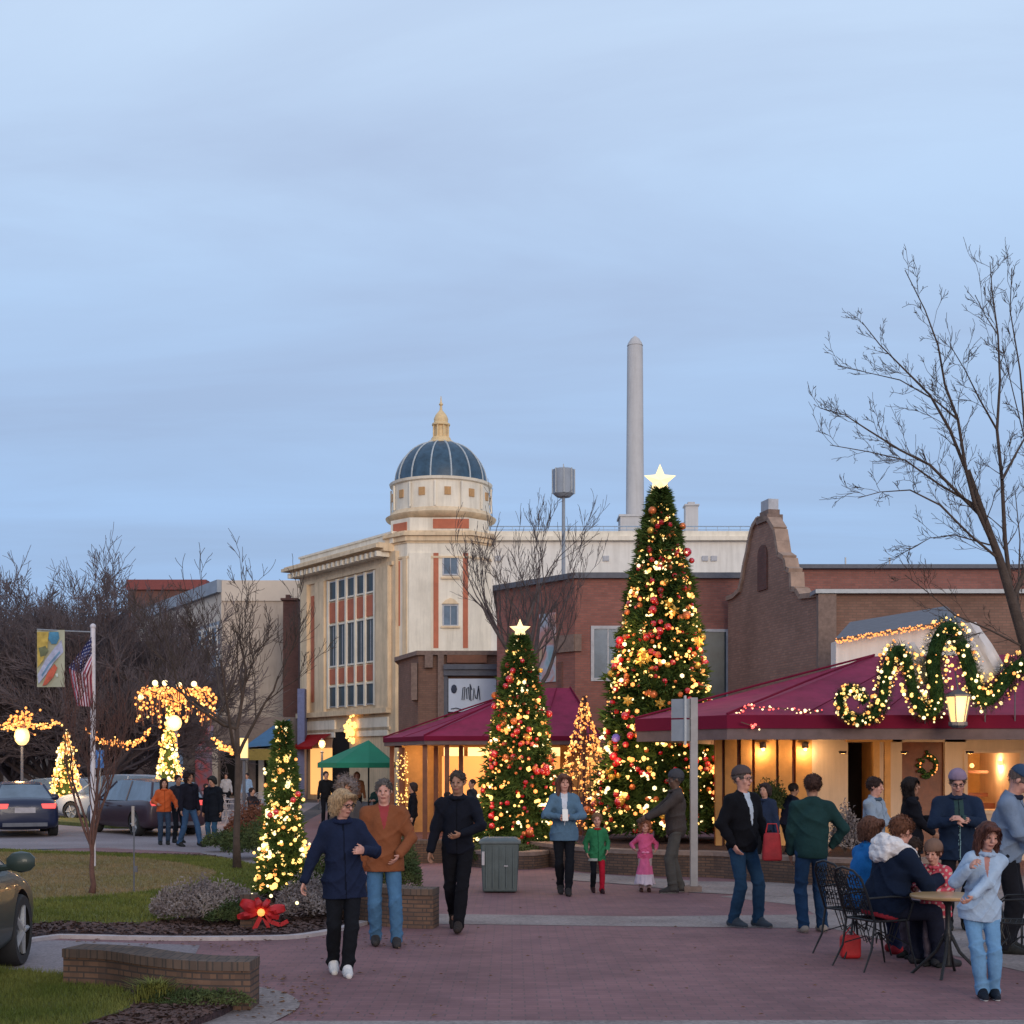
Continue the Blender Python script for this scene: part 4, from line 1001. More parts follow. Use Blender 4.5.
# ---------------------------------------------------------------- christmas trees
def conifer_foliage(mb, c, z0, z1, rad, n, r, size, prof=lambda t: 1-t, asym=.12):
    """sprays of needle shaped faces through the cone's outer shell; tiers give an uneven outline"""
    for k in range(n):
        u = r.random(); t = 1-math.sqrt(1-u*.985) if r.random() < .7 else r.uniform(.5, 1.0)        # more sprays low down
        a = r.uniform(0, 6.283)
        tier = .90+.12*math.sin(t*46+math.sin(a*3)*1.5)+asym*.8*math.sin(a*5+t*11)+.06*r.gauss(0,1)+(.12 if r.random() < .06 else 0)
        rr = rad*prof(t)*tier*math.sqrt(r.uniform(.62,1))+.02
        z = z0+(z1-z0)*t
        p = Vector((c[0]+rr*math.cos(a), c[1]+rr*math.sin(a), z))
        out = Vector((math.cos(a), math.sin(a), r.uniform(-.35,.25))).normalized()
        side = out.cross(Vector((0,0,1))).normalized(); upv = side.cross(out)
        s = size*r.uniform(.6,1.25)
        for j in range(5):
            q = (out+side*r.uniform(-.9,.9)+upv*r.uniform(-.7,.7)).normalized()*s
            w_ = side.cross(q).normalized()*s*.16 if j % 2 else side*s*.15
            mb.tri(p-w_, p+w_, p+q)
def core_cone(mb, c, z0, z1, rad, r, prof=lambda t: 1-t, n=14, m=10):
    rows = []
    for i in range(m+1):
        t = i/m*.93
        rows.append(mb.addv([(c[0]+rad*(.74-.3*t)*prof(t)*(1+.1*math.sin(k*2.1+i))*math.cos(6.283*k/n), c[1]+rad*.74*prof(t)*(1+.1*math.cos(k*1.7+i))*math.sin(6.283*k/n), z0+(z1-z0)*t) for k in range(n)]))
    for a, b in zip(rows, rows[1:]):
        for k in range(n): mb.addf((a+k, a+(k+1)%n, b+(k+1)%n, b+k))
    mb.addf([rows[0]+k for k in range(n)][::-1])
def star_mesh(mb, c, R1, R2, th=.06, n=5, rot=math.pi/2):
    pts = []
    for k in range(2*n):
        a = rot+math.pi*k/n; rr = R1 if k % 2 == 0 else R2
        pts.append((c[0]+rr*math.cos(a), c[1], c[2]+rr*math.sin(a)))
    i = mb.addv(pts+[(c[0],c[1]-th,c[2]),(c[0],c[1]+th,c[2])])
    for k in range(2*n):
        k2 = (k+1) % (2*n); mb.addf((i+k, i+k2, i+2*n)); mb.addf((i+k2, i+k, i+2*n+1))
sphere_cache = {}
def sphere_obj(name, mat, r, c, parent):
    key = (mat.name, round(r,3))
    if key not in sphere_cache:
        b = MB(); b.smooth = True; b.ball((0,0,0), r, 10)
        o = mesh_obj(name, b.v, b.f, mat, parent, None, b.mi, b.sm, auto=0, base=(0,0,0)); sphere_cache[key] = o.data
    else:
        o = bpy.data.objects.new(name, sphere_cache[key]); COL.objects.link(o); o.parent = parent
    o.location = Vector(c)-root_loc(parent); return o
def surf_pt(c, z0, z1, rad, t, a, prof, k=1.0):
    rr = rad*prof(t)*k
    return (c[0]+rr*math.cos(a), c[1]+rr*math.sin(a), z0+(z1-z0)*t)
def bulbs_on(c, z0, z1, rad, n, r, prof, size, parent, cols, turns=9, k=1.0, band=.5):
    """bulbs strung in winding strands; each colour is one light string"""
    mbs = {m: MB() for m in cols}
    keys = list(cols)
    for i in range(n):
        u = (i+r.random())/n; t = 1-math.sqrt(1-u*.98) if r.random() < .72 else r.uniform(.4, .98)
        a = turns*6.283*t*1.35+r.gauss(0,band)+ (6.283*.5 if i % 2 else 0)
        if r.random() < .3: a = r.uniform(0, 6.283)
        m = r.choices(keys, weights=[cols[q] for q in keys])[0]
        p = surf_pt(c, z0, z1, rad, t, a, prof, k*r.uniform(.97,1.07))
        s = size*r.choice((.5,.7,.9,1.1,1.6))
        mbs[m].octa(p, s)
        if r.random() < .35:
            for _ in range(r.randint(1,3)): mbs[m].octa((p[0]+r.gauss(0,s*1.3), p[1]+r.gauss(0,s*1.3), p[2]+r.gauss(0,s*1.3)), s*r.uniform(.5,.9))
    for m, q in mbs.items():
        if q.v: build(q, 'light_string', M[m], parent)['kind'] = 'stuff'
def xmas_tree(label, c, z0, z1, rad, nf, nb, baubles, seed, size, bsize, prof=lambda t: 1-t, star=True, cols=None, bau_r=.07, pw=30, name='christmas_tree', core=True, turns=9, mat='needle', star_r=.3):
    r = random.Random(seed)
    t = thing(name, label, 'christmas tree' if name == 'christmas_tree' else 'light tree', (c[0],c[1],0))
    b = MB(); b.smooth = True; b.tube([(c[0],c[1],0),(c[0],c[1],z0+(z1-z0)*.5),(c[0],c[1],z1-.05)], [rad*.09,rad*.05,.012], 8); build(b, 'trunk', M['bark'], t)
    b = MB()
    if core: core_cone(b, c, z0, z1, rad, r, prof)
    conifer_foliage(b, c, z0-.05, z1, rad, nf, r, size, prof)
    build(b, 'foliage', M[mat], t)
    bulbs_on(c, z0, z1, rad, nb, r, prof, bsize, t, cols or {'bulb_y':5,'bulb_o':3,'bulb_w':2}, turns, 1.02)
    if star:
        b = MB(); star_mesh(b, (c[0],c[1],z1+star_r*.55), star_r, star_r*.45, .07); st = build(b, 'star', M['star'], t)
    nb_ = 0
    for i in range(baubles):
        u = r.random(); tt = 1-math.sqrt(1-u*.96) if r.random() < .75 else r.uniform(.4,.95)
        # the photo sees the front half: most of them hang there
        a = r.uniform(math.pi*.98, math.pi*2.02) if r.random() < .85 else r.uniform(0, math.pi)
        p = Vector(surf_pt(c, z0, z1, rad, tt, a, prof, 1.03))
        m = r.choices(['bau_red','bau_gold','bau_org'], weights=[6,3,2])[0]
        for j in range(r.choice((1,1,2,3))):
            if nb_ >= 98: break
            sphere_obj('bauble', M[m], bau_r*r.choice((.8,1.0,1.15)), p+Vector((r.gauss(0,bau_r), r.gauss(0,bau_r*.4)-.02, r.gauss(0,bau_r))), t); nb_ += 1
    if pw:
        for zf_ in (.22,.55):
            rr = rad*prof(zf_)+.55
            plight('glow', (c[0]-rr*.7, c[1]-rr*.8, z0+(z1-z0)*zf_), pw, (1,.62,.26), .35, t)
            plight('glow', (c[0]+rr*.7, c[1]-rr*.8, z0+(z1-z0)*zf_), pw, (1,.62,.26), .35, t)
    return t
pf = lambda t: max(.0, 1-t)**.74+.02
Yt = 30.0
big = xmas_tree('tallest christmas tree with red and gold baubles and a lit star', (XA(660,Yt),Yt), .55, ZA(490,Yt), 1.44, 10500, 1250, 75, 3, .19, .031, pf, bau_r=.080, pw=34, turns=8, star_r=.36)
sphere_obj('bauble', M['bau_blue'], .09, P(616,738,28.9), big)
r_ = random.Random(55); em_ = {'bau_red': MB(), 'bau_org': MB()}
for k in range(270):
    tt = 1-math.sqrt(1-r_.random()*.95) if r_.random() < .7 else r_.uniform(.4,.93); a = r_.uniform(math.pi, 2*math.pi); q = surf_pt((XA(660,Yt),Yt), .55, ZA(490,Yt), 1.44, tt, a, pf, 1.0)
    em_['bau_red' if r_.random() < .7 else 'bau_org'].ball(q, r_.uniform(.04,.075), 8)
for m_, q in em_.items(): q.sm = [True]*len(q.f); o = build(q, 'small_baubles', M[m_], big); o['kind'] = 'stuff'
for px, py in ((643,652),(641,660),(648,657),(660,703),(676,608),(671,600),(662,560),(700,640),(628,700)):
    b = MB(); tt = (ZA(py,29)-.55)/(ZA(490,Yt)-.55); star_mesh(b, (XA(px,29), Yt-1.32*pf(tt)-.05, ZA(py,Yt-1.2)), .13, .07, .04, 6); build(b, 'gold_flower', M['bau_gold'], big)
Yt2 = 27.8
med = xmas_tree('shorter christmas tree with red baubles behind the grey litter bin', (XA(520,Yt2),Yt2), .40, ZA(636,Yt2), .88, 5400, 600, 56, 4, .16, .027, lambda t: max(0,1-t)**.72+.02, bau_r=.064, pw=24, turns=7, star_r=.22)
r_ = random.Random(56); em_ = {'bau_red': MB(), 'bau_org': MB()}
for k in range(120):
    tt = 1-math.sqrt(1-r_.random()*.95) if r_.random() < .7 else r_.uniform(.4,.93); a = r_.uniform(math.pi, 2*math.pi); q = surf_pt((XA(520,Yt2),Yt2), .40, ZA(636,Yt2), .88, tt, a, lambda t: max(0,1-t)**.72+.02, 1.0)
    em_['bau_red' if r_.random() < .7 else 'bau_org'].ball(q, r_.uniform(.03,.055), 8)
for m_, q in em_.items(): q.sm = [True]*len(q.f); o = build(q, 'small_baubles', M[m_], med); o['kind'] = 'stuff'
Yt3 = 18.6
sm = xmas_tree('slim foreground light tree with a red bow at its foot', (XA(283,Yt3),Yt3), .25, ZA(722,Yt3), .33, 2600, 430, 0, 8, .10, .024, lambda t: max(0,1-t)**.85*.98+.035+.05*math.sin(t*17)*(1-t), star=False, cols={'bulb_y':6,'bulb_w':3,'bulb_o':2}, pw=5, turns=6)
for px, py in ((276,812),(293,800),(270,815),(298,794)):
    sphere_obj('bauble', M['bau_red'], .04, P(px,py,18.3), sm)
# brown cone of lights between the two decorated trees
def light_cone(label, c, z0, z1, rad, n, seed, size, wire=True, cols=None, k0=0.0):
    r = random.Random(seed); t = thing('light_cone', label, 'light tree', (c[0],c[1],0))
    b = MB(); m = 14
    for k in range(m):
        a = 6.283*k/m; b.tube([(c[0]+rad*math.cos(a),c[1]+rad*math.sin(a),z0),(c[0]+.03*math.cos(a),c[1]+.03*math.sin(a),z1)], .012, 4)
    for i in range(7):
        q = i/7; rr = rad*(1-q); b.tube([(c[0]+rr*math.cos(6.283*k/16),c[1]+rr*math.sin(6.283*k/16),z0+(z1-z0)*q) for k in range(17)], .012, 4, cap=False)
    b.tube([(c[0],c[1],0),(c[0],c[1],z1)], .04, 6)
    if not wire: core_cone(b, c, z0, z1, rad, r, lambda t: 1-t+.04)
    build(b, 'frame', M['barkred'] if wire else M['needle'], t)
    bulbs_on(c, z0, z1, rad, n, r, lambda t: (1-t)**.9+.02, size, t, cols or {'bulb_o':5,'bulb_y':2}, 10, 1.0, .9)
    return t
light_cone('open cone of amber light strings between the two decorated trees', (XA(584,33.5),33.5), .4, ZA(696,33.5), .80, 560, 21, .024)
light_cone('gold lit cone tree in the car park, nearest the dark sedan', (XA(66,50),50), .55, ZA(731,50), .60, 520, 23, .040, wire=False, cols={'bulb_y':5,'bulb_o':4,'bulb_w':2})
light_cone('gold lit tapering column under the glowing palm of lights', (XA(169,46),46), .1, ZA(706,46), .58, 520, 24, .036, wire=False, cols={'bulb_y':5,'bulb_o':3,'bulb_w':2})
plight('glow', (XA(66,49),48.3,1.2), 40); plight('glow', (XA(169,44.5),44.3,1.2), 40)
# palm-like crown of lights with a bright globe
pc = thing('light_palm', 'drooping fountain of orange light strings above the lit column', 'light decoration', (XA(176,47),47,0)); r_ = random.Random(77)
b = MB(); b.tube([(XA(176,47),47,0),(XA(176,47),47,ZA(715,47))], .06, 6); build(b, 'pole', M['steel'], pc)
wires, A1, A2 = MB(), MB(), MB(); top = P(176,708,47)
for k in range(34):
    a = 6.283*k/34; rr = 1.28*r_.uniform(.75,1.1); hh = r_.uniform(.75,1.0); dl = r_.uniform(.75,1.35)
    pts = []
    for i in range(9):
        t_ = i/8; x = top.x+rr*math.cos(a)*math.sin(t_*1.9)/math.sin(1.6); y = top.y+.7*rr*math.sin(a)*math.sin(t_*1.9)/math.sin(1.6)
        z = top.z+hh*math.sin(t_*math.pi*.75)*.9-dl*t_*t_*t_
        pts.append(Vector((x,y,z)))
    wires.tube(pts, .02, 4)
    for i in range(16):
        t_ = r_.random()*7.99; q = pts[int(t_)].lerp(pts[int(t_)+1], t_-int(t_)); (A1 if r_.random() < .75 else A2).octa(q+Vector((r_.gauss(0,.05),r_.gauss(0,.05),r_.gauss(0,.05))), r_.uniform(.03,.06))
build(wires, 'wire', M['barkred'], pc); build(A1, 'light_string', M['bulb_o'], pc)['kind'] = 'stuff'; build(A2, 'light_string', M['bulb_y'], pc)['kind'] = 'stuff'
b = MB(); b.smooth = True
for px, py in ((155,683),(165,683),(179,685),(194,684),(141,697)): b.ball(P(px,py,46.6), .10, 8)
build(b, 'globe_bulb', M['bulb_w'], pc)
b = MB(); b.smooth = True; b.ball(P(174,723,45.9), .26, 12); build(b, 'bright_globe', M['lampglow'], pc)
plight('glow', P(174,723,45.2), 160, parent=pc, r=.3)
# pillar wrapped in lights at the left canopy
b = MB(); x = XA(402,37.6); b.tube([(x,37.6,0),(x,37.6,2.4)], .09, 8); o = build(b, 'wrapped_post', M['wood'], origin=(x,37.6,0)); tag(o, 'post wrapped in lights at the left end of the smaller canopy', 'post')
b = MB()
for k in range(170): a = rnd.uniform(0,6.28); b.octa((x+.15*math.cos(a), 37.6+.15*math.sin(a), rnd.uniform(.2,2.3)), rnd.uniform(.012,.026))
build(b, 'light_string', M['bulb_y'], o)['kind'] = 'stuff'

# light strings (swags)
def swag(label, pts, sag, n, Y, size=.03, mats=('bulb_o','bulb_y'), clump=.05, name='light_garland', dens=1):
    P0 = [P(x, y, Y) for x, y in pts]; t = thing(name, label, 'light garland', P0[0])
    w_ = MB(); bs = [MB() for _ in mats]
    for a, b_ in zip(P0, P0[1:]):
        line = [a.lerp(b_, i/10)-Vector((0,0,sag*4*(i/10)*(1-i/10))) for i in range(11)]
        w_.tube(line, .012, 4)
        for i in range(n):
            u = rnd.random()*9.99; q = line[int(u)].lerp(line[int(u)+1], u-int(u))
            bs[0 if rnd.random() < .65 else -1].octa(q+Vector((rnd.gauss(0,clump),rnd.gauss(0,clump),rnd.gauss(0,clump))), size*rnd.uniform(.5,1.2))
    build(w_, 'wire', M['barkred'], t)
    for q, m in zip(bs, mats):
        if q.v: build(q, 'bulbs', M[m], t)['kind'] = 'stuff'
    return t
swag('orange light garland strung across the lamp post at far left', [(-20,727),(22,722),(60,723)], .15, 60, 50, .045, clump=.07)
swag('orange swag of lights between the sapling and the glowing palm', [(84,725),(118,742),(150,730)], .25, 60, 46, .04, clump=.06)
swag('short orange swag of lights left of the small yellow lantern', [(214,740),(240,752)], .1, 50, 46, .05, clump=.07)
swag('red light string draped on the corner of the large magenta canopy', [(737,716),(746,706),(780,708),(823,712)], .02, 16, 24.1, .022, ('bulb_r','bulb_w'), .02)
swag('short red light string on the valance of the large magenta canopy', [(741,722),(760,727)], .01, 8, 23.9, .022, ('bulb_r','bulb_w'), .02)
# lamp posts
def lamp_post(label, px, py, Y, r=.28, mat='lampglow', e=120, h=None):
    x = XA(px,Y); z = ZA(py,Y); t = thing('street_lamp', label, 'street lamp', (x,Y,0))
    b = MB(); b.smooth = True; b.lathe([(.16,0),(.16,.15),(.09,.25),(.06,.6),(.05,z-.4),(.09,z-.36),(.04,z-.3)], (x,Y,0), 10); build(b, 'post', M['coping'], t)
    b = MB(); b.smooth = True; b.ball((x,Y,z), r, 12, (.85,.85,1.1)); build(b, 'globe', M[mat], t)
    b = MB(); b.smooth = True; b.lathe([(r*.55,z+r*.85),(r*.3,z+r*1.15),(.02,z+r*1.4)], (x,Y,0), 8); build(b, 'finial', M['coping'], t)
    plight('glow', (x,Y-.45,z), e, parent=t, r=.25); return t
lamp_post('bright globe street lamp over the dark sedan at far left', 22, 736, 52, .33, 'lampglow', 110)
b = MB(); w2 = MB(); r_ = random.Random(3); o = thing('lamp_spray', 'spray of orange bulbs crowning the far left street lamp', 'light decoration', P(22,722,51.8))
for k in range(60):
    q = P(22,722,51.8)+Vector((r_.gauss(0,.28),r_.gauss(0,.15),r_.gauss(0,.16)+.1)); b.octa(q, r_.uniform(.03,.07)); w2.tube([P(22,728,51.8), q], .008, 3)
build(w2, 'wire', M['barkred'], o); build(b, 'bulbs', M['bulb_o'], o)['kind'] = 'stuff'
lt_ = thing('street_lantern', 'small yellow box lantern behind the slender bare tree', 'street lamp', (XA(244,44),44,0))
b = MB(); x = XA(244,44); b.tube([(x,44,0),(x,44,ZA(760,44))], .05, 8); build(b, 'post', M['coping'], lt_)
b = MB(); b.box(x-.11, x+.11, 43.9, 44.1, ZA(758,44), ZA(738,44)); build(b, 'lantern_glass', M['lampsoft'], lt_)
b = MB(); b.box(x-.14, x+.14, 43.86, 44.14, ZA(738,44), ZA(736.5,44)); b.box(x-.14, x+.14, 43.86, 44.14, ZA(760,44), ZA(758,44)); build(b, 'cap', M['coping'], lt_)
lamp_post('warm shop lamp under the small red awning', 322, 744, 62, .18, 'lampglow', 90)

# big garland on the pavilion roof edge
Yg = 23.6
gr = thing('christmas_garland', 'looping fir garland with gold lights rising in peaks over the magenta roof', 'garland', P(905,716,Yg)); r_ = random.Random(9)
path = [(866,702),(858,692),(848,690),(840,698),(842,711),(856,720),(872,716),(882,700),(885,680),(890,660),(898,650),(906,660),(911,682),(916,700),(926,713),(936,704),(936,684),(933,664),(938,642),(949,627),(959,642),(968,664),(975,688),(984,700),(996,692),(1008,676),(1024,664),(1048,658)]
path = smooth_poly(path, 5, False)
gp3 = [P(x, y, Yg) for x, y in path]
def grad(i): 
    x = path[i][0]; return .095 if x < 866 and i < 35 else (.17 if x < 930 else .235)
fo_, g1, g2, g3, wr = MB(), MB(), MB(), MB(), MB()
wr.tube(gp3, .03, 5)
for i in range(len(gp3)-1):
    a, b_ = gp3[i], gp3[i+1]; rr = grad(i); d = (b_-a)
    for k in range(int(190*d.length/.12)+30):
        q = a.lerp(b_, r_.random()); an = r_.uniform(0,6.283); dn = d.normalized(); ax = dn.orthogonal().normalized(); ax.rotate(Matrix.Rotation(an,4,dn))
        o_ = ax*rr*r_.uniform(.45,.95); p = q+o_; tip = p+(ax+dn*r_.uniform(-.9,.9)).normalized()*r_.uniform(.05,.11); s_ = dn.cross(ax)*.010
        fo_.tri(p-s_, p+s_, tip)
    for k in range(int(5.5*d.length/.10)+2):
        q = a.lerp(b_, r_.random()); an = r_.uniform(0,6.283); dn = d.normalized(); ax = dn.orthogonal().normalized(); ax.rotate(Matrix.Rotation(an,4,dn))
        g = r_.choices((g1,g2,g3), weights=(5,2,2))[0]; g.octa(q+ax*rr*r_.uniform(.85,1.12), r_.choice((.012,.017,.022,.034)))
core = MB(); core.tube(gp3, [grad(min(i,len(path)-1))*.50 for i in range(len(gp3))], 8)
build(core, 'core', M['gneedle'], gr, auto=0); build(fo_, 'foliage', M['gneedle'], gr); [build(q_, 'light_string', M[m_], gr).__setitem__('kind','stuff') for q_, m_ in ((g1,'bulb_y'),(g2,'bulb_w'),(g3,'bulb_o'))]
b = MB()
for (x, y) in ((846,716),(875,716),(925,716),(985,700),(1015,690)): b.tube([P(x,y,Yg), P(x,724,24.05)], .012, 5)
build(b, 'bracket', M['steel'], gr)
# white cloth ribbons trailing behind two of the peaks
def ribbon(mb, pts, w_, Y):
    A = [P(x,y,Y) for x,y in pts]; n = len(A)
    k = mb.addv([p+Vector((-w_/2*.9,0.00+.02*math.sin(i),w_*.15)) for i, p in enumerate(A)]+[p+Vector((w_/2*.9,.02+.02*math.cos(i),-w_*.15)) for i, p in enumerate(A)]
                +[p+Vector((-w_/2*.9,.03+.02*math.sin(i),w_*.15)) for i, p in enumerate(A)]+[p+Vector((w_/2*.9,.05+.02*math.cos(i),-w_*.15)) for i, p in enumerate(A)])
    for i in range(n-1):
        mb.addf((k+i,k+i+1,k+n+i+1,k+n+i)); mb.addf((k+2*n+i,k+3*n+i,k+3*n+i+1,k+2*n+i+1)); mb.addf((k+i,k+2*n+i,k+2*n+i+1,k+i+1)); mb.addf((k+n+i,k+n+i+1,k+3*n+i+1,k+3*n+i))
def cloth_strip(mb, A, B, Y, n=10):
    """cloth hanging between edge A and edge B (pixel polylines), rippled and 2 cm thick"""
    for k_, dy in ((0,0),(1,.02)):
        rows_ = []
        for i in range(n+1):
            def pl(Q, t):
                t *= len(Q)-1; j = min(int(t), len(Q)-2); f = t-j; return (Q[j][0]*(1-f)+Q[j+1][0]*f, Q[j][1]*(1-f)+Q[j+1][1]*f)
            a, c = pl(A, i/n), pl(B, i/n); row = []
            for j in range(9):
                f = j/8; row.append(P(a[0]*(1-f)+c[0]*f, a[1]*(1-f)+c[1]*f, Y+dy+.025*math.sin(j*1.7+i*.25)))
            rows_.append(mb.addv(row))
        for a, c in zip(rows_, rows_[1:]):
            for j in range(8): mb.addf((a+j,c+j,c+j+1,a+j+1) if k_ == 0 else (a+j,a+j+1,c+j+1,c+j))
b = MB(); b.smooth = True
cloth_strip(b, [(950,624),(964,650),(982,684)], [(976,622),(992,644),(1006,668)], Yg+.20)
cloth_strip(b, [(896,645),(908,662),(916,690)], [(914,642),(926,660),(930,682)], Yg+.20)
build(b, 'white_ribbon', plain('white_cloth', (.62,.60,.62), .8, .1, 4, .3, 12), gr)
# tapered lantern hanging in the garland
ln = thing('hanging_lantern', 'tapered glowing lantern hanging below the garland peak', 'lantern', P(958,722,Yg-.15))
c = P(958,722,Yg-.15)
b = MB(); b.lathe([(.12,0),(.20,.42)], (c.x,c.y,c.z), 6, cap=True); build(b, 'glass', M['lampsoft'], ln)
b = MB()
for k in range(6):
    a = 6.283*k/6; b.tube([(c.x+.125*math.cos(a),c.y+.125*math.sin(a),c.z),(c.x+.207*math.cos(a),c.y+.207*math.sin(a),c.z+.42)], .012, 4)
b.lathe([(.10,-.10),(.16,-.06),(.16,0),(.10,0)], (c.x,c.y,c.z), 10); b.lathe([(.215,.42),(.225,.45),(.05,.54)], (c.x,c.y,c.z), 6)
b.tube([(c.x,c.y,c.z+.52),(c.x,c.y+.15,c.z+.85)], .015, 5); build(b, 'cage', M['coping'], ln)
plight('glow', (c.x,c.y-.45,c.z+.2), 14, parent=ln, r=.15)

# ---------------------------------------------------------------- shrubs and plants
def shrub(name, label, c, rx, ry, h, n, mat, seed, leaf=.035, z0=0, stem=True, kind='round'):
    r = random.Random(seed); t = thing(name, label, 'shrub' if name != 'grass_tuft' else 'plant', (c[0],c[1],z0))
    b = MB()
    for k in range(n):
        a = r.uniform(0,6.283); q = math.sqrt(r.random()); zz = r.random()
        lim = math.sqrt(max(0,1-q*q*.9))*(.85+.18*math.sin(a*4+seed)+.1*r.gauss(0,1)); p = Vector((c[0]+rx*q*math.cos(a), c[1]+ry*q*math.sin(a), z0+h*lim*(1-.75*zz*zz)))
        d = Vector((r.gauss(0,1), r.gauss(0,1), r.gauss(.6,.8))).normalized()*leaf*r.uniform(.7,1.5); s_ = d.orthogonal().normalized()*leaf*.28
        b.quad(p-s_, p+d*.5+s_*.2-s_, p+d, p+d*.5+s_)
    build(b, 'foliage', M[mat], t)
    b = MB()
    for k in range(14):
        a = r.uniform(0,6.283); b.tube([(c[0],c[1],z0-.02),(c[0]+rx*.5*math.cos(a),c[1]+ry*.5*math.sin(a),z0+h*.4),(c[0]+rx*.8*math.cos(a),c[1]+ry*.8*math.sin(a),z0+h*.62)], [.012,.008,.004], 4)
    build(b, 'stem', M['bark'], t); return t
shrub('grey_shrub', 'pale grey rounded shrub on the mulch left of the red bow', (XA(203,16.2),16.3), .62, .45, .42, 9000, 'shrubgrey', 1, .04, .11)
shrub('grey_shrub', 'pale grey shrub between the red bow and the woman in navy', (XA(312,16.6),16.6), .42, .4, .42, 5000, 'shrubgrey', 2, .04, .11)
shrub('green_shrub', 'low green shrub just below the red bow', (XA(235,15.9),15.95), .35, .22, .22, 2600, 'shrubgreen', 3, .04, .11)
shrub('green_shrub', 'dark green leafy shrub between the woman in navy and the light tree', (XA(322,17.6),17.7), .38, .35, .62, 4500, 'shrubgreen', 4, .06, .11)
shrub('green_shrub', 'green shrub on the low wall beyond the man in brown', (XA(398,21),21), .35, .4, .85, 4500, 'shrubgreen', 5, .05, 0)
shrub('russet_hedge', 'clipped russet hedge at the right end of the lawn', (XA(256,33),33), .75, .8, .95, 6000, 'shrubred', 6, .07, .0)
shrub('green_shrub', 'green mound in front of the russet hedge', (XA(258,28.5),28.5), .75, .6, .62, 5000, 'shrubgreen', 7, .06, .1)
shrub('green_shrub', 'small dark shrub at the lawn edge behind the slender tree', (XA(222,30.5),30.8), .5, .4, .35, 2600, 'shrubgreen', 8, .05, .1)
shrub('potted_shrub', 'yellow green plant on the planter behind the man with the red bag', (XA(770,26.0),26.0), .34, .3, .55, 2200, 'shrubgreen', 9, .06, 1.05)
shrub('potted_shrub', 'pale wispy plant at the planter end beside the green sweater', (XA(845,23.5),23.5), .25, .25, .75, 1400, 'shrubgrey', 10, .06, .45)
shrub('green_shrub', 'dark foliage at the foot of the shorter christmas tree', (XA(500,26.4),26.4), .9, .4, .35, 4200, 'shrubgreen', 12, .06, .1)
gt = thing('grass_tuft', 'spiky green grass tuft in front of the curved brick wall', 'plant', (XA(160,11.0),10.95,.06)); r_ = random.Random(4)
b = MB(); c = (XA(163,10.85), 10.6)
for k in range(520):
    a = r_.uniform(0,6.283); l_ = r_.uniform(.10,.27); q = r_.uniform(.05,.16); p = Vector((c[0]+r_.gauss(0,.05), c[1]+r_.gauss(0,.04), .055)); m_ = p+Vector((math.cos(a)*q*.6, math.sin(a)*q*.6, l_*.65)); e = p+Vector((math.cos(a)*q*1.7, math.sin(a)*q*1.7, l_*.8)); s_ = Vector((-math.sin(a),math.cos(a),0))*.004
    b.quad(p-s_, p+s_, m_+s_, m_-s_); b.tri(m_-s_, m_+s_, e)
build(b, 'blades', M['blade'], gt)
shrub('green_shrub', 'thin twiggy groundcover at the foot of the curved brick wall', (XA(200,10.6),10.55), .42, .14, .12, 1500, 'shrubgreen', 13, .03, .06)
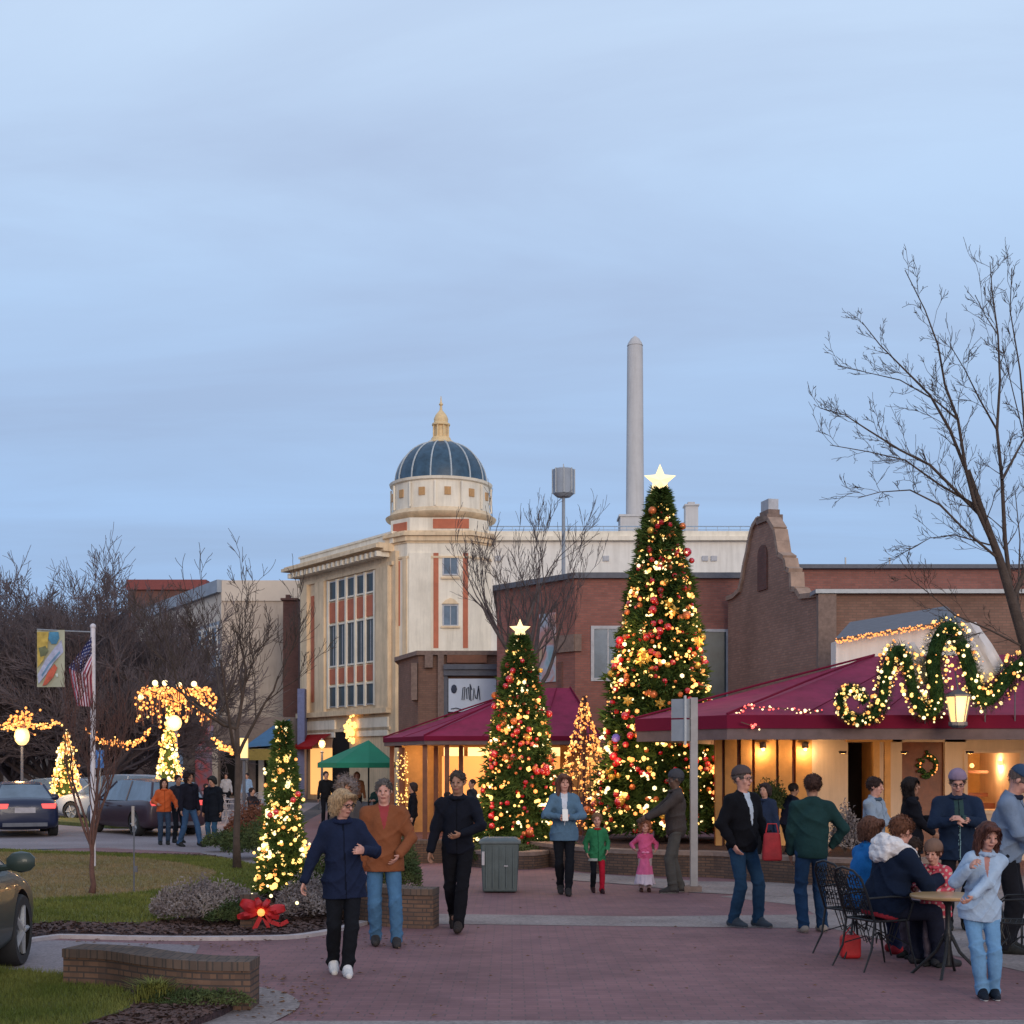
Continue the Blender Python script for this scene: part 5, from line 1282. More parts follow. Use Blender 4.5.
# ---------------------------------------------------------------- figures: smooth-union distance fields, meshed with surface nets
class Field:
    def __init__(s, lo, hi, h):
        s.h = h; s.lo = np.array(lo, dtype=np.float32)
        s.n = np.maximum(4, np.ceil((np.array(hi)-np.array(lo))/h).astype(int)+1)
        s.D = np.full(s.n, 1.0, dtype=np.float32)
    def block(s, lo, hi, m):
        a = np.clip(np.floor((np.array(lo)-m-s.lo)/s.h).astype(int), 0, s.n-1); b = np.clip(np.ceil((np.array(hi)+m-s.lo)/s.h).astype(int)+1, 1, s.n)
        if np.any(b <= a): return None
        sl = tuple(slice(int(i), int(j)) for i, j in zip(a, b))
        ax = [s.lo[i]+s.h*np.arange(a[i], b[i], dtype=np.float32) for i in range(3)]
        return sl, ax[0][:,None,None], ax[1][None,:,None], ax[2][None,None,:]
    def merge(s, sl, d, k, op='u'):
        D = s.D[sl]
        if op == 'u':
            if k > 0:
                h = np.clip(.5+.5*(D-d)/k, 0, 1); s.D[sl] = D*(1-h)+d*h-k*h*(1-h)
            else: s.D[sl] = np.minimum(D, d)
        elif op == 's': s.D[sl] = np.maximum(D, -d)
    def cone(s, a, b, ra, rb, k=.03, flat=None, op='u'):
        a = np.array(a, dtype=np.float32); b = np.array(b, dtype=np.float32); m = max(ra, rb)
        lo = np.minimum(a, b)-m; hi = np.maximum(a, b)+m; bl = s.block(lo, hi, k+3*s.h)
        if bl is None: return
        sl, X, Y, Z = bl; ba = b-a; L2 = float(ba@ba)+1e-9
        t = np.clip(((X-a[0])*ba[0]+(Y-a[1])*ba[1]+(Z-a[2])*ba[2])/L2, 0, 1)
        d = np.sqrt((X-a[0]-t*ba[0])**2+(Y-a[1]-t*ba[1])**2+(Z-a[2]-t*ba[2])**2)-(ra+(rb-ra)*t)
        s.merge(sl, d, k, op)
    def ell(s, c, r, k=.03, Rm=None, op='u'):
        c = np.array(c, dtype=np.float32); r = np.array(r, dtype=np.float32); m = float(r.max())
        bl = s.block(c-m, c+m, k+3*s.h)
        if bl is None: return
        sl, X, Y, Z = bl; x, y, z = X-c[0], Y-c[1], Z-c[2]
        if Rm is not None:
            q = [Rm[0][i]*x+Rm[1][i]*y+Rm[2][i]*z for i in range(3)]   # inverse rotation
        else: q = [x+0*y+0*z, y+0*x+0*z, z+0*x+0*y]
        k0 = np.sqrt((q[0]/r[0])**2+(q[1]/r[1])**2+(q[2]/r[2])**2); k1 = np.sqrt((q[0]/r[0]**2)**2+(q[1]/r[1]**2)**2+(q[2]/r[2]**2)**2)+1e-6
        s.merge(sl, k0*(k0-1)/k1, k, op)
    def grid(s):
        return [s.lo[i]+s.h*np.arange(s.n[i], dtype=np.float32) for i in range(3)]
    def halfspace(s, p, nrm):       # keep only the side opposite the normal
        X, Y, Z = s.grid(); d = (X[:,None,None]-p[0])*nrm[0]+(Y[None,:,None]-p[1])*nrm[1]+(Z[None,None,:]-p[2])*nrm[2]
        s.D = np.maximum(s.D, d)
    def noise(s, amp, freq, seed, zs=1.0):
        X, Y, Z = s.grid(); X = X[:,None,None]; Y = Y[None,:,None]; Z = Z[None,None,:]; f = freq; a = seed*1.7
        w1 = np.sin(f*.6*Y+a)+np.sin(f*.5*Z*zs+2*a); w2 = np.sin(f*.55*X-a)+np.sin(f*.7*Y+3*a)
        q = np.sin(f*X+1.3*w1+a)*np.sin(f*zs*Z+1.4*w2)+.5*np.sin(1.9*f*zs*Z+1.5*w1+1.1*np.sin(f*X*1.3))+.4*np.sin(2.3*f*Y+1.2*w2+a)
        s.D = s.D+(amp*q).astype(np.float32)*(np.abs(s.D) < .06)
    def ridges(s, amp, f, seed, tilt=.6, wz=None):
        """soft cloth creases: narrow raised folds that come and go"""
        X, Y, Z = s.grid(); X = X[:,None,None]; Y = Y[None,:,None]; Z = Z[None,None,:]; a = seed*2.3
        w = np.clip(.5+.9*np.sin(5*X+7*Y+a)*np.sin(6*Z+2*a)+.5*np.sin(9*Z+4*X-a), 0, 1)
        if wz is not None: w = w*.35+sum(g_*np.exp(-((Z-z0_)/s0_)**2) for z0_, s0_, g_ in wz)
        q1 = 1-np.abs(np.sin(f*(Z*.5+tilt*X*.5)+.9*np.sin(11*X+a)+.7*np.sin(9*Y-a)+a)); q2 = 1-np.abs(np.sin(f*.8*(Z*.5-tilt*.6*X)+.8*np.sin(13*Y+2*a)+2*a))
        s.D = s.D-(amp*w*(q1**2.2+.6*q2**2.2-.45)).astype(np.float32)*(np.abs(s.D) < .06)
    def mesh(s):
        D = s.D; S = D < 0
        nx, ny, nz = D.shape; off = [(i,j,k) for i in (0,1) for j in (0,1) for k in (0,1)]
        cnt = np.zeros((nx-1,ny-1,nz-1), dtype=np.int8)
        for o in off: cnt += S[o[0]:nx-1+o[0], o[1]:ny-1+o[1], o[2]:nz-1+o[2]]
        idx = np.argwhere((cnt > 0) & (cnt < 8))
        if len(idx) == 0: return np.zeros((0,3)), []
        acc = np.zeros((len(idx),3)); c = np.zeros(len(idx))
        for a in range(8):
            for b in range(a+1, 8):
                oa, ob = off[a], off[b]
                if sum(abs(i-j) for i, j in zip(oa, ob)) != 1: continue
                da = D[idx[:,0]+oa[0], idx[:,1]+oa[1], idx[:,2]+oa[2]]; db = D[idx[:,0]+ob[0], idx[:,1]+ob[1], idx[:,2]+ob[2]]
                m = (da < 0) != (db < 0); t = np.where(m, da/np.where(m, da-db, 1), 0)
                p = np.array(oa)[None,:]+t[:,None]*(np.array(ob)-np.array(oa))[None,:]
                acc += p*m[:,None]; c += m
        V = (idx+acc/c[:,None])*s.h+s.lo[None,:]
        vid = np.full((nx-1,ny-1,nz-1), -1, dtype=np.int64); vid[idx[:,0],idx[:,1],idx[:,2]] = np.arange(len(idx))
        F = []
        for ax in range(3):
            sa = [slice(None)]*3; sb = [slice(None)]*3; sa[ax] = slice(0,-1); sb[ax] = slice(1,None)
            A, B = S[tuple(sa)], S[tuple(sb)]; e = np.argwhere(A != B); o1, o2 = (ax+1)%3, (ax+2)%3
            ok = (e[:,o1] > 0) & (e[:,o2] > 0) & (e[:,o1] < D.shape[o1]-1) & (e[:,o2] < D.shape[o2]-1); e = e[ok]
            ins = A[e[:,0],e[:,1],e[:,2]]
            def cell(d1, d2):
                q = e.copy(); q[:,o1] += d1; q[:,o2] += d2; return vid[q[:,0],q[:,1],q[:,2]]
            q = np.stack([cell(-1,-1), cell(0,-1), cell(0,0), cell(-1,0)], 1)
            q[~ins] = q[~ins][:,::-1]; F.append(q[(q >= 0).all(1)])
        return V, np.concatenate(F).tolist()

def ik(a, c, l1, l2, pole):
    """middle joint between a and c"""
    a, c, pole = Vector(a), Vector(c), Vector(pole); d = c-a; L_ = min(d.length, (l1+l2)*.995)
    if d.length < 1e-6: d = Vector((0,0,-1))
    u = d.normalized(); c2 = a+u*L_
    x = (l1*l1-l2*l2+L_*L_)/(2*L_); h = math.sqrt(max(0, l1*l1-x*x))
    p = pole-u*pole.dot(u)
    p = p.normalized() if p.length > 1e-5 else u.orthogonal().normalized()
    return a+u*x+p*h, c2

SKIN = {}
def skin(kind='fair'):
    if kind not in SKIN:
        col = {'fair':(.44,.23,.16), 'tan':(.31,.155,.10), 'dark':(.10,.052,.035), 'pink':(.52,.26,.20), 'bronze':(.085,.08,.08)}[kind]
        m = plain('skin_'+kind, col, .5, .22, 22, .15, 90); SKIN[kind] = m
    return SKIN[kind]
CL = {}
def cloth(col, rough=.85, kind='cloth'):
    key = (tuple(col), kind)
    if key not in CL:
        m, nt, b = new_mat(kind)
        tc = N(nt, 'ShaderNodeTexCoord'); n1 = N(nt, 'ShaderNodeTexNoise', Scale=5.0 if kind != 'denim' else 7.0, Detail=6.0, Roughness=.7); L(nt, tc.outputs['Object'], n1.inputs['Vector'])
        v = .16 if kind != 'denim' else .20
        r = ramp(nt, n1.outputs['Fac'], [(.3, [c*(1-v) for c in col]), (.72, [min(1,c*(1+v)) for c in col])]); L(nt, r.outputs[0], b.inputs['Base Color'])
        n2 = N(nt, 'ShaderNodeTexNoise', Scale=16.0, Detail=8.0, Roughness=.75, Distortion=.6); L(nt, tc.outputs['Object'], n2.inputs['Vector'])
        bp = N(nt, 'ShaderNodeBump', Strength=.55, Distance=.03); L(nt, n2.outputs['Fac'], bp.inputs['Height']); L(nt, bp.outputs[0], b.inputs['Normal'])
        b.inputs['Roughness'].default_value = rough; b.inputs['Specular IOR Level'].default_value = .12
        CL[key] = m
    return CL[key]
HAIRM = {}
def hairmat(col):
    if col not in HAIRM:
        m, nt, b = new_mat('hair'); tc = N(nt, 'ShaderNodeTexCoord'); mp_ = N(nt, 'ShaderNodeMapping'); mp_.inputs['Scale'].default_value = (60,60,7); L(nt, tc.outputs['Object'], mp_.inputs['Vector'])
        n1 = N(nt, 'ShaderNodeTexNoise', Scale=1.0, Detail=4.0, Distortion=1.0); L(nt, mp_.outputs[0], n1.inputs['Vector'])
        r = ramp(nt, n1.outputs['Fac'], [(.3, [c*.55 for c in col]), (.7, [c*1.4 for c in col])]); L(nt, r.outputs[0], b.inputs['Base Color']); b.inputs['Roughness'].default_value = .7; b.inputs['Specular IOR Level'].default_value = .15
        bp = N(nt, 'ShaderNodeBump', Strength=.6, Distance=.01); L(nt, n1.outputs['Fac'], bp.inputs['Height']); L(nt, bp.outputs[0], b.inputs['Normal'])
        HAIRM[col] = m
    return HAIRM[col]

def person(label, px, fy, H, face, group=None, cat='person', skin_='fair', hair='short', haircol=(.06,.035,.02), hip=(0,0,.93), lean=0, side=0, twist=0,
           head=(0,0), footL=None, footR=None, handL=None, handR=None, poleL=None, poleR=None, kneeL=None, kneeR=None, build_=1.0, fat=1.0, female=False,
           top=(.02,.03,.06), topkind='cloth', hem=.88, sleeves=True, bulk=.022, bottom=(.01,.01,.012), botkind='cloth', flare=1.0, shoes=(.02,.02,.02), sole=None,
           hat=None, scarf=None, shirt=None, skirt=None, hood=None, h=.011, glasses=False, Y=None, X=None, z=0, hide_hands=False, curl=.35, extra=None, two=None, botpaint=None, sash=None, detail=True, headsize=1.05, seam=True, beard=None):
    """face: heading in degrees, 0 = towards the camera, 90 = towards the picture's right. Lengths are for a 1.75 m figure and scaled."""
    if Y is None: Y = FPX*CH/(fy-HY)
    if X is None: X = XA(px, Y)
    s = H/1.75; root = thing('person', label, cat, (0,0,0), group)
    hip = Vector(hip)
    Rt = Matrix.Rotation(R(-lean), 3, 'X') @ Matrix.Rotation(R(side), 3, 'Y') @ Matrix.Rotation(R(twist), 3, 'Z')
    U = lambda p: hip+Rt @ (Vector(p)-Vector((0,0,.93)))
    shw = (.140 if female else .163)*build_
    SL, SR = U((-shw,0,1.40)), U((shw,0,1.40)); HL, HR = hip+Rt @ Vector((-.09,0,-.02)), hip+Rt @ Vector((.09,0,-.02))
    handL = Vector(handL if handL is not None else (-.27,.03,.84)); handR = Vector(handR if handR is not None else (.27,.03,.84))
    footL = Vector(footL if footL is not None else (-.10,0,.08)); footR = Vector(footR if footR is not None else (.10,0,.08))
    EL, WL = ik(SL, handL, .285, .255, poleL or (-.5,-.8,-.2)); ER, WR = ik(SR, handR, .285, .255, poleR or (.5,-.8,-.2))
    KL, AL = ik(HL, footL, .435, .415, kneeL or (-.08,1,0)); KR, AR = ik(HR, footR, .435, .415, kneeR or (.08,1,0))
    nk = U((0,.005,1.47)); hp = U((0,.012,1.53))
    Rh = Rt @ Matrix.Rotation(R(head[0]), 3, 'Z') @ Matrix.Rotation(R(-head[1]), 3, 'X')
    hs = headsize
    Hd = lambda p: hp+Rh @ ((Vector(p)-Vector((0,.012,1.53)))*hs)
    hm = [[Rh[i][j] for j in range(3)] for i in range(3)]; tm = [[Rt[i][j] for j in range(3)] for i in range(3)]
    allp = [SL,SR,HL,HR,EL,ER,WL,WR,KL,KR,AL,AR,nk,Hd((0,0,1.72))]
    lo = Vector([min(p[i] for p in allp) for i in range(3)])-Vector((.26,.26,.16)); hi = Vector([max(p[i] for p in allp) for i in range(3)])+Vector((.26,.26,.20))
    mir = face
    def put(F_, name, mats, mi=None, auto=0, parent=root):
        V, Fc = F_.mesh()
        if len(V) == 0: return None
        k = None
        if mi is not None and Fc:
            cc = V[np.array(Fc)].mean(1); k = mi(cc)
        return mesh_obj(name, V*s, Fc, mats, parent, None, k, True, uv=False, auto=auto)
    # --- body: one continuous surface
    B = Field(lo, hi, h)
    B.ell(U((0,.0,1.26)), (.150*build_,.10*build_,.20), .05, tm); B.ell(U((0,.012,1.06)), (.130*build_*fat**.5,.095*fat,.15), .06, tm); B.ell(U((0,-.005,.95)), (.150*(1.06 if female else 1),.105,.11), .05, tm)
    B.cone(U((0,0,1.44)), SL, .05, .048, .04); B.cone(U((0,0,1.44)), SR, .05, .048, .04); B.cone(nk, Hd((0,.005,1.58)), .055*(.88 if female else 1), .052*(.88 if female else 1), .03)
    for S_, E_, W_ in ((SL,EL,WL),(SR,ER,WR)): B.cone(S_, E_, .048, .037, .03); B.cone(E_, W_, .038, .025, .015)
    for H_, K_, A_ in ((HL,KL,AL),(HR,KR,AR)):
        B.cone(H_, K_, .080, .052, .04); B.cone(K_, A_, .052, .034, .02); B.cone(K_.lerp(A_,.12), K_.lerp(A_,.5), .050, .046, .03)
        fd_ = Vector((0,1,0)); B.cone(A_, A_+Vector((0,.10,-.045)), .028, .020, .02)
    # hands
    hands = []
    for S_, E_, W_, sg in ((SL,EL,WL,-1),(SR,ER,WR,1)):
        if hide_hands: continue
        d = (W_-E_).normalized(); inw = Vector((-sg,.25,0)); inw = (inw-d*inw.dot(d)).normalized(); ac = d.cross(inw).normalized()*sg   # palm faces inwards
        pm = W_+d*.045
        B.ell(pm, (.040,.016,.046), .012, [[ac[i], inw[i], d[i]] for i in range(3)])
        k0 = W_+d*.082
        for f in range(4):
            off = (f-1.5)*.0205; ln = (.070,.080,.075,.058)[f]; r0 = .0088
            cu = curl*(.8+.12*f); p0 = k0+ac*off*-sg-d*.004*abs(f-1.2); d1 = (d*math.cos(cu)+inw*math.sin(cu)); d2 = (d*math.cos(cu*2.6)+inw*math.sin(cu*2.6))
            p1 = p0+d1*ln*.52; p2 = p1+d2*ln*.48; B.cone(p0, p1, r0, r0*.95, .005); B.cone(p1, p2, r0*.95, r0*.8, .003)
        th0 = W_+d*.02-ac*.03*sg*-1*-1; tdir = (d*.75-ac*sg*.55+inw*.35).normalized(); th0 = W_+d*.022-ac*sg*.026
        B.cone(th0, th0+tdir*.035, .013, .011, .01); B.cone(th0+tdir*.035, th0+tdir*.06+inw*.008, .011, .009, .004)
    # head
    B.ell(Hd((0,-.008,1.655)), (.072*hs,.092*hs,.092*hs), .02, hm); B.ell(Hd((0,.028,1.590)), (.055*hs,.062*hs,.070*hs), .03, hm); B.ell(Hd((0,.060,1.545)), (.026*hs,.022*hs,.018*hs), .02, hm)
    B.cone(Hd((0,.088,1.655)), Hd((0,.110,1.618)), .010*hs, .0145*hs, .014); B.ell(Hd((0,.080,1.672)), (.05*hs,.012*hs,.010*hs), .015, hm)
    B.ell(Hd((0,.090,1.578)), (.024*hs,.012*hs,.009*hs), .008, hm)
    for sx in (-1,1):
        B.ell(Hd((sx*.028,.100,1.648)), (.017*hs,.014*hs,.011*hs), .0, hm, 's'); B.ell(Hd((sx*.028,.080,1.648)), (.016*hs,.012*hs,.013*hs), .004, hm)
        B.ell(Hd((sx*.075,-.006,1.635)), (.010*hs,.020*hs,.030*hs), .006, hm); B.ell(Hd((sx*.040,.066,1.608)), (.022*hs,.016*hs,.020*hs), .02, hm)
    Rhn = np.array([[Rh[i][j] for j in range(3)] for i in range(3)])
    def lips(c):
        q = (c-np.array(hp)) @ Rhn/hs
        return ((np.abs(q[:,0]) < .024) & (q[:,1] > .072) & (np.abs(q[:,2]-.048) < .0075)).astype(int)
    put(B, 'body', [skin(skin_), cloth((.30,.11,.09), .6, 'lips')], lips)
    if detail:
        for sx in (-1,1):
            b = MB(); b.smooth = True; b.ball((0,0,0), .0095*hs, 8, (1.25,.5,.8)); b.v = [tuple((Hd((sx*.028,.0905,1.648))+Rh @ Vector(v))*s) for v in b.v]
            mesh_obj('eye', b.v, b.f, cloth((.05,.035,.03), .3, 'eye'), root, None, b.mi, b.sm, uv=False, auto=0)
        if glasses:
            b = MB()
            for sx in (-1,1):
                ctr = Vector((sx*.031,.104,1.648)); pts = [Hd(ctr+Vector((.024*math.cos(a),0,.017*math.sin(a))))*s for a in [6.283*k/12 for k in range(13)]]; b.tube(pts, .0035, 5)
                b.tube([Hd((sx*.055,.100,1.652))*s, Hd((sx*.078,.0,1.652))*s], .003, 4)
            b.tube([Hd((-.008,.106,1.650))*s, Hd((.008,.106,1.650))*s], .003, 4); build(b, 'glasses', M['ironblk'], root)
    # --- hair
    if hair and hair != 'none':
        Fh = Field(lo, hi+Vector((.1,.1,.1)), min(h,.012)); e = .012
        if hair == 'fringe_grey': pass
        big = {'short':.010,'crop':.004,'bob':.014,'long':.012,'bushy':.065,'bun':.014,'thin':.003,'curly':.030}[hair]
        Fh.ell(Hd((0,-.016,1.672)), ((.078+big)*hs,(.096+big)*hs,(.088+big)*hs), .02, hm)
        if hair in ('bob','long','bushy','curly'):
            dz = {'bob':1.575,'long':1.36,'bushy':1.58,'curly':1.56}[hair]
            for sx in (-1,0,1):
                Fh.cone(Hd((sx*.055,-.045,1.66)), Hd((sx*.062,-.075 if sx == 0 else -.04,dz)), .045+big*.6, .036+big*.6, .04)
            if hair == 'long':
                for sx in (-1,1): Fh.cone(Hd((sx*.078,.0,1.64)), Hd((sx*.090,.045,1.40)), .026, .024, .03)
            for sx in (-1,1): Fh.cone(Hd((sx*.072,.02,1.68)), Hd((sx*.079,.012,1.60)), .018+big*.4, .018+big*.3, .03)
            Fh.cone(Hd((-.05,.075,1.725)), Hd((.045,.07,1.73)), .022, .026, .03)
        if hair == 'bun': Fh.ell(Hd((0,-.12,1.66)), (.04,.04,.04), .02, hm)
        # clear the face
        Fh.ell(Hd((0,.095,1.622)), (.062*hs,.085*hs,.082*hs), 0, hm, 's'); Fh.ell(Hd((0,.115,1.66)), ((.058 if hair in ('thin','crop','short') else .045)*hs,.07*hs,.055*hs), 0, hm, 's')
        if hair in ('short','crop','thin'):
            for sx in (-1,1): Fh.ell(Hd((sx*.085,.03,1.60)), (.03,.055,.04), 0, hm, 's')
            q = Hd((0,-.03,1.585)); n_ = Rh @ Vector((0,-.12,-1)).normalized(); Fh.halfspace(q, n_)
        Fh.noise((.003 if hair in ('bob','long') else .006) if hair not in ('bushy','curly') else .016, 70 if hair not in ('bushy','curly') else 48, 1.3+H)
        V_, F_ = Fh.mesh()
        if len(V_):
            V_ = V_*s; fa = np.array(F_); rg = random.Random(int(px*7)); vl = [tuple(v) for v in V_]; fl_ = [tuple(f) for f in F_]
            if detail and h < .013:
                ctr = Vector(Hd((0,-.01,1.64)))*s; dn = {'long':1.0,'bob':.8,'bushy':.1,'curly':.2}.get(hair, .45); ln = {'long':.055,'bob':.034,'bushy':.06,'curly':.035}.get(hair, .02)
                for k in range(1300 if hair != 'crop' else 500):
                    f = fa[rg.randrange(len(fa))]; p = Vector(V_[f[0]]).lerp(Vector(V_[f[2]]), rg.random()); nn = (p-ctr).normalized()
                    d = (nn*rg.uniform(.15,.6)+Vector((rg.gauss(0,.45 if dn < .7 else .22),rg.gauss(0,.45 if dn < .7 else .22),rg.gauss(-dn*1.5,.3)))).normalized()*ln*s*rg.uniform(.6,1.4); sd = d.cross(nn).normalized()*.0022*s
                    if (p-Hd((0,.10,1.63))*s).length < .075*s: continue
                    k0 = len(vl); vl += [tuple(p-sd-nn*.003), tuple(p+sd-nn*.003), tuple(p+d*.55+nn*.006*s+sd*.8), tuple(p+d)]; fl_ += [(k0,k0+1,k0+2),(k0,k0+2,k0+3)]
            mesh_obj('hair', vl, fl_, hairmat(tuple(haircol)), root, None, None, True, uv=False, auto=0)
    if beard:
        Fb = Field(Hd((0,0,1.6))-Vector((.2,.2,.2)), Hd((0,0,1.6))+Vector((.2,.2,.2)), h); Fb.ell(Hd((0,.045,1.562)), (.056,.058,.042), .01, hm); Fb.ell(Hd((0,.10,1.585)), (.026,.03,.010), 0, hm, 's'); Fb.halfspace(Hd((0,0,1.598)), Rh @ Vector((0,0,1))); put(Fb, 'beard', hairmat(tuple(beard)))
    if hat:
        kd, hc = hat; Fk = Field(Hd((0,0,1.7))-Vector((.24,.24,.2)), Hd((0,0,1.7))+Vector((.24,.24,.22)), min(h,.010))
        if kd in ('beanie','cap','knit'):
            g_ = .018 if kd != 'cap' else .014
            Fk.ell(Hd((0,-.012,1.690)), ((.077+g_)*hs,(.096+g_)*hs,(.082+g_)*hs), .01, hm)
            Fk.halfspace(Hd((0,.0,1.682 if kd != 'knit' else 1.66)), Rh @ Vector((0,.18,-1)).normalized() if kd != 'cap' else Rh @ Vector((0,.05,-1)).normalized())
            if kd == 'cap':
                q = Hd((0,.125,1.695)); Fk.ell(q, (.068*hs,.075*hs,.011*hs), .008, hm)
            else:
                pass
        put(Fk, 'hat', cloth(hc, .9, 'knitwear' if kd != 'cap' else 'cap_cloth'))
    # --- top
    hem_z = hem
    if top is not None:
        T_ = Field(lo, hi, h*1.05); g = bulk*.82
        T_.ell(U((0,.0,1.27)), (.155*build_+g,.105*build_+g,.20), .06, tm); T_.ell(U((0,.012,1.08)), (.135*build_*fat**.5+g*1.1,.100*fat+g*1.1,.17), .08, tm)
        T_.ell(U((0,-.003,.93)), ((.155+g)*(1.06 if female else 1)*fat**.35,.112*fat**.5+g,.17), .07, tm)
        if hem < .82: 
            T_.cone(U((-.05,0,.9)), U((-.07,0,hem-.1)), .12+g, .13+g, .08); T_.cone(U((.05,0,.9)), U((.07,0,hem-.1)), .12+g, .13+g, .08)
        for S_ in (SL, SR): T_.cone(U((0,-.008,1.462)), S_, .060+g*.3, .054+g*.7, .04)
        T_.cone(U((0,-.005,1.44)), U((0,.0,1.50)), .066+g*.4, .060+g*.35, .03)
        for S_, E_, W_ in ((SL,EL,WL),(SR,ER,WR)):
            T_.cone(S_, E_, .056+g*.8, .048+g*.6, .05); T_.cone(E_, E_.lerp(W_,.93) if sleeves else E_.lerp(W_,.1), .048+g*.6, .036+g*.5, .02)
        T_.noise(.0035+.05*g*.3, 15, H*3+px*.01, 1.3)
        T_.noise(.0020, 36, H*2+px*.02, .5)
        T_.ridges(.017 if topkind != 'knit' else .011, 34, H+px*.013, .9)
        hq = hip+Rt @ Vector((0,0,hem-.93)) if hip.z > .8 else None
        if hq is not None: T_.halfspace_body = None
        # hem: cut only the trunk, not the sleeves
        X_, Y_, Z_ = T_.grid(); nrm = -(Rt @ Vector((0,0,1))); q0 = hip+Rt @ Vector((0,0,hem-.93))
        d = (X_[:,None,None]-q0.x)*nrm.x+(Y_[None,:,None]-q0.y)*nrm.y+(Z_[None,None,:]-q0.z)*nrm.z
        far = np.ones_like(T_.D)*9
        arm = Field(lo, hi, h*1.05)
        for S_, E_, W_ in ((SL,EL,WL),(SR,ER,WR)): arm.cone(S_, E_, .056+g*.8, .048+g*.6, .02); arm.cone(E_, E_.lerp(W_,.93), .048+g*.6, .036+g*.5, .02)
        T_.D = np.maximum(T_.D, np.minimum(d, arm.D+.004))
        T_.halfspace(U((0,0,1.515)), (Rt @ Vector((0,.35,1)).normalized()))
        T_.cone(U((0,.02,1.50)), U((0,.03,1.60)), .048, .06, 0, op='s')
        mats = [cloth(top, .85, topkind)]; mi = None
        Ri = np.array([[Rt[i][j] for j in range(3)] for i in range(3)])
        painters = []
        if shirt is not None:
            col_, w0, zb = shirt; mats.append(cloth(col_, .8, 'shirt'))
            painters.append((len(mats)-1, lambda q: (q[:,1] > .02) & (q[:,2] > zb) & (np.abs(q[:,0]) < w0*np.clip((q[:,2]-zb)/(1.48-zb), 0, 1)**.8)))
        if seam and topkind in ('cloth','suede','fleece_cloth') and shirt is None and detail: two = (two or [])+[([c*.35 for c in top], lambda q: (np.abs(q[:,0]) < .0065) & (q[:,1] > .05) & (q[:,2] < 1.45))]
        if two is not None:
            for col_, fn in two: mats.append(cloth(col_, .85, 'trim')); painters.append((len(mats)-1, fn))
        if painters:
            def mi(c):
                q = (c-np.array(hip)) @ Ri+np.array([0,0,.93]); k = np.zeros(len(c), dtype=int)
                for i_, fn in painters: k[fn(q)] = i_
                return k
        put(T_, 'jacket' if topkind != 'dress' else 'dress', mats, mi)
        # standing collar
        if scarf is None and topkind not in ('dress','knit') and shirt is None: scarf = top
        if scarf is not None:
            Fs = Field(U((0,0,1.47))-Vector((.3,.3,.22)), U((0,0,1.47))+Vector((.3,.3,.22)), h)
            for k in range(10):
                a, a2 = 6.283*k/10, 6.283*(k+1)/10; Fs.cone(U((.078*math.cos(a),.012+.075*math.sin(a),1.475)), U((.078*math.cos(a2),.012+.075*math.sin(a2),1.470)), .021, .021, .02)
            Fs.noise(.004, 60, 2.2); put(Fs, 'collar', cloth(scarf, .9, 'collar'))
    if hood is not None:
        Fs = Field(U((0,-.05,1.45))-Vector((.4,.4,.3)), U((0,-.05,1.45))+Vector((.4,.4,.3)), h)
        for k in range(14):
            a, a2 = 6.283*k/14, 6.283*(k+1)/14
            f_ = lambda a: U((.155*math.cos(a), -.02+.135*math.sin(a), 1.455-.045*math.sin(a)))
            Fs.cone(f_(a), f_(a2), .062, .062, .04)
        Fs.ell(U((0,-.15,1.40)), (.16,.07,.10), .05, tm); Fs.noise(.007, 40, 1.1); Fs.noise(.004, 110, 3.1); put(Fs, 'hood', cloth(hood, .95, 'fleece'))
    # --- bottoms
    if bottom is not None:
        Q = Field(lo, hi, h*1.05); g = .013
        Q.ell(hip+Rt @ Vector((0,-.005,.02)), ((.150+g)*(1.06 if female else 1)*fat**.3,.110+g,.13), .04, tm)
        for H_, K_, A_ in ((HL,KL,AL),(HR,KR,AR)):
            Q.cone(H_, K_, .086+g*.4, .057*flare+g*.4, .04); Q.cone(K_, A_+(A_-K_).normalized()*.04, .057*max(flare,1)+g*.4, .046*flare+g, .02); Q.cone(K_.lerp(A_,.12), K_.lerp(A_,.5), .052+g*.7, .048+g*.7, .03)
        Q.noise(.0030, 22, H*5+px*.03, .35); Q.ridges(.011, 44, H+px*.017, .7, ((.14,.10,.9),(.50,.09,.8),(.86,.08,.6)) if hip.z > .7 else ((.14,.1,.9),))
        for A_, K_ in ((AL,KL),(AR,KR)): pass
        mats = [cloth(bottom, .9, botkind)]; mi = None
        if botpaint is not None:
            mats.append(cloth(botpaint[0], .9, 'trousers_second')); fn = botpaint[1]; mi = lambda c: fn(c).astype(int)
        # stop at the ankles
        for A_, K_ in ((AL,KL),(AR,KR)):
            dn = (A_-K_).normalized(); q0 = A_+dn*.032
            bl = Q.block(A_-Vector((.12,.12,.12)), A_+Vector((.12,.12,.12)), 0)
            if bl is not None:
                sl, X_, Y_, Z_ = bl; d = (X_-q0.x)*dn.x+(Y_-q0.y)*dn.y+(Z_-q0.z)*dn.z; Q.D[sl] = np.maximum(Q.D[sl], d)
        put(Q, 'trousers', mats, mi)
    if skirt is not None:
        col_, zb, wb = skirt; Q = Field(lo, hi, h)
        n_ = 6; pts = [hip+Rt @ Vector((0,0,.1)), Vector((hip.x,hip.y,zb))]
        Q.cone(pts[0], pts[1], .11, wb, .05); Q.halfspace((0,0,zb+.01), (0,0,-1)); Q.noise(.012, 30, 2.5, .15)
        mats = [cloth(col_[0], .8, 'skirt'), cloth(col_[1], .8, 'skirt_hem')]; put(Q, 'skirt', mats, lambda c: (c[:,2] < zb+.26).astype(int))
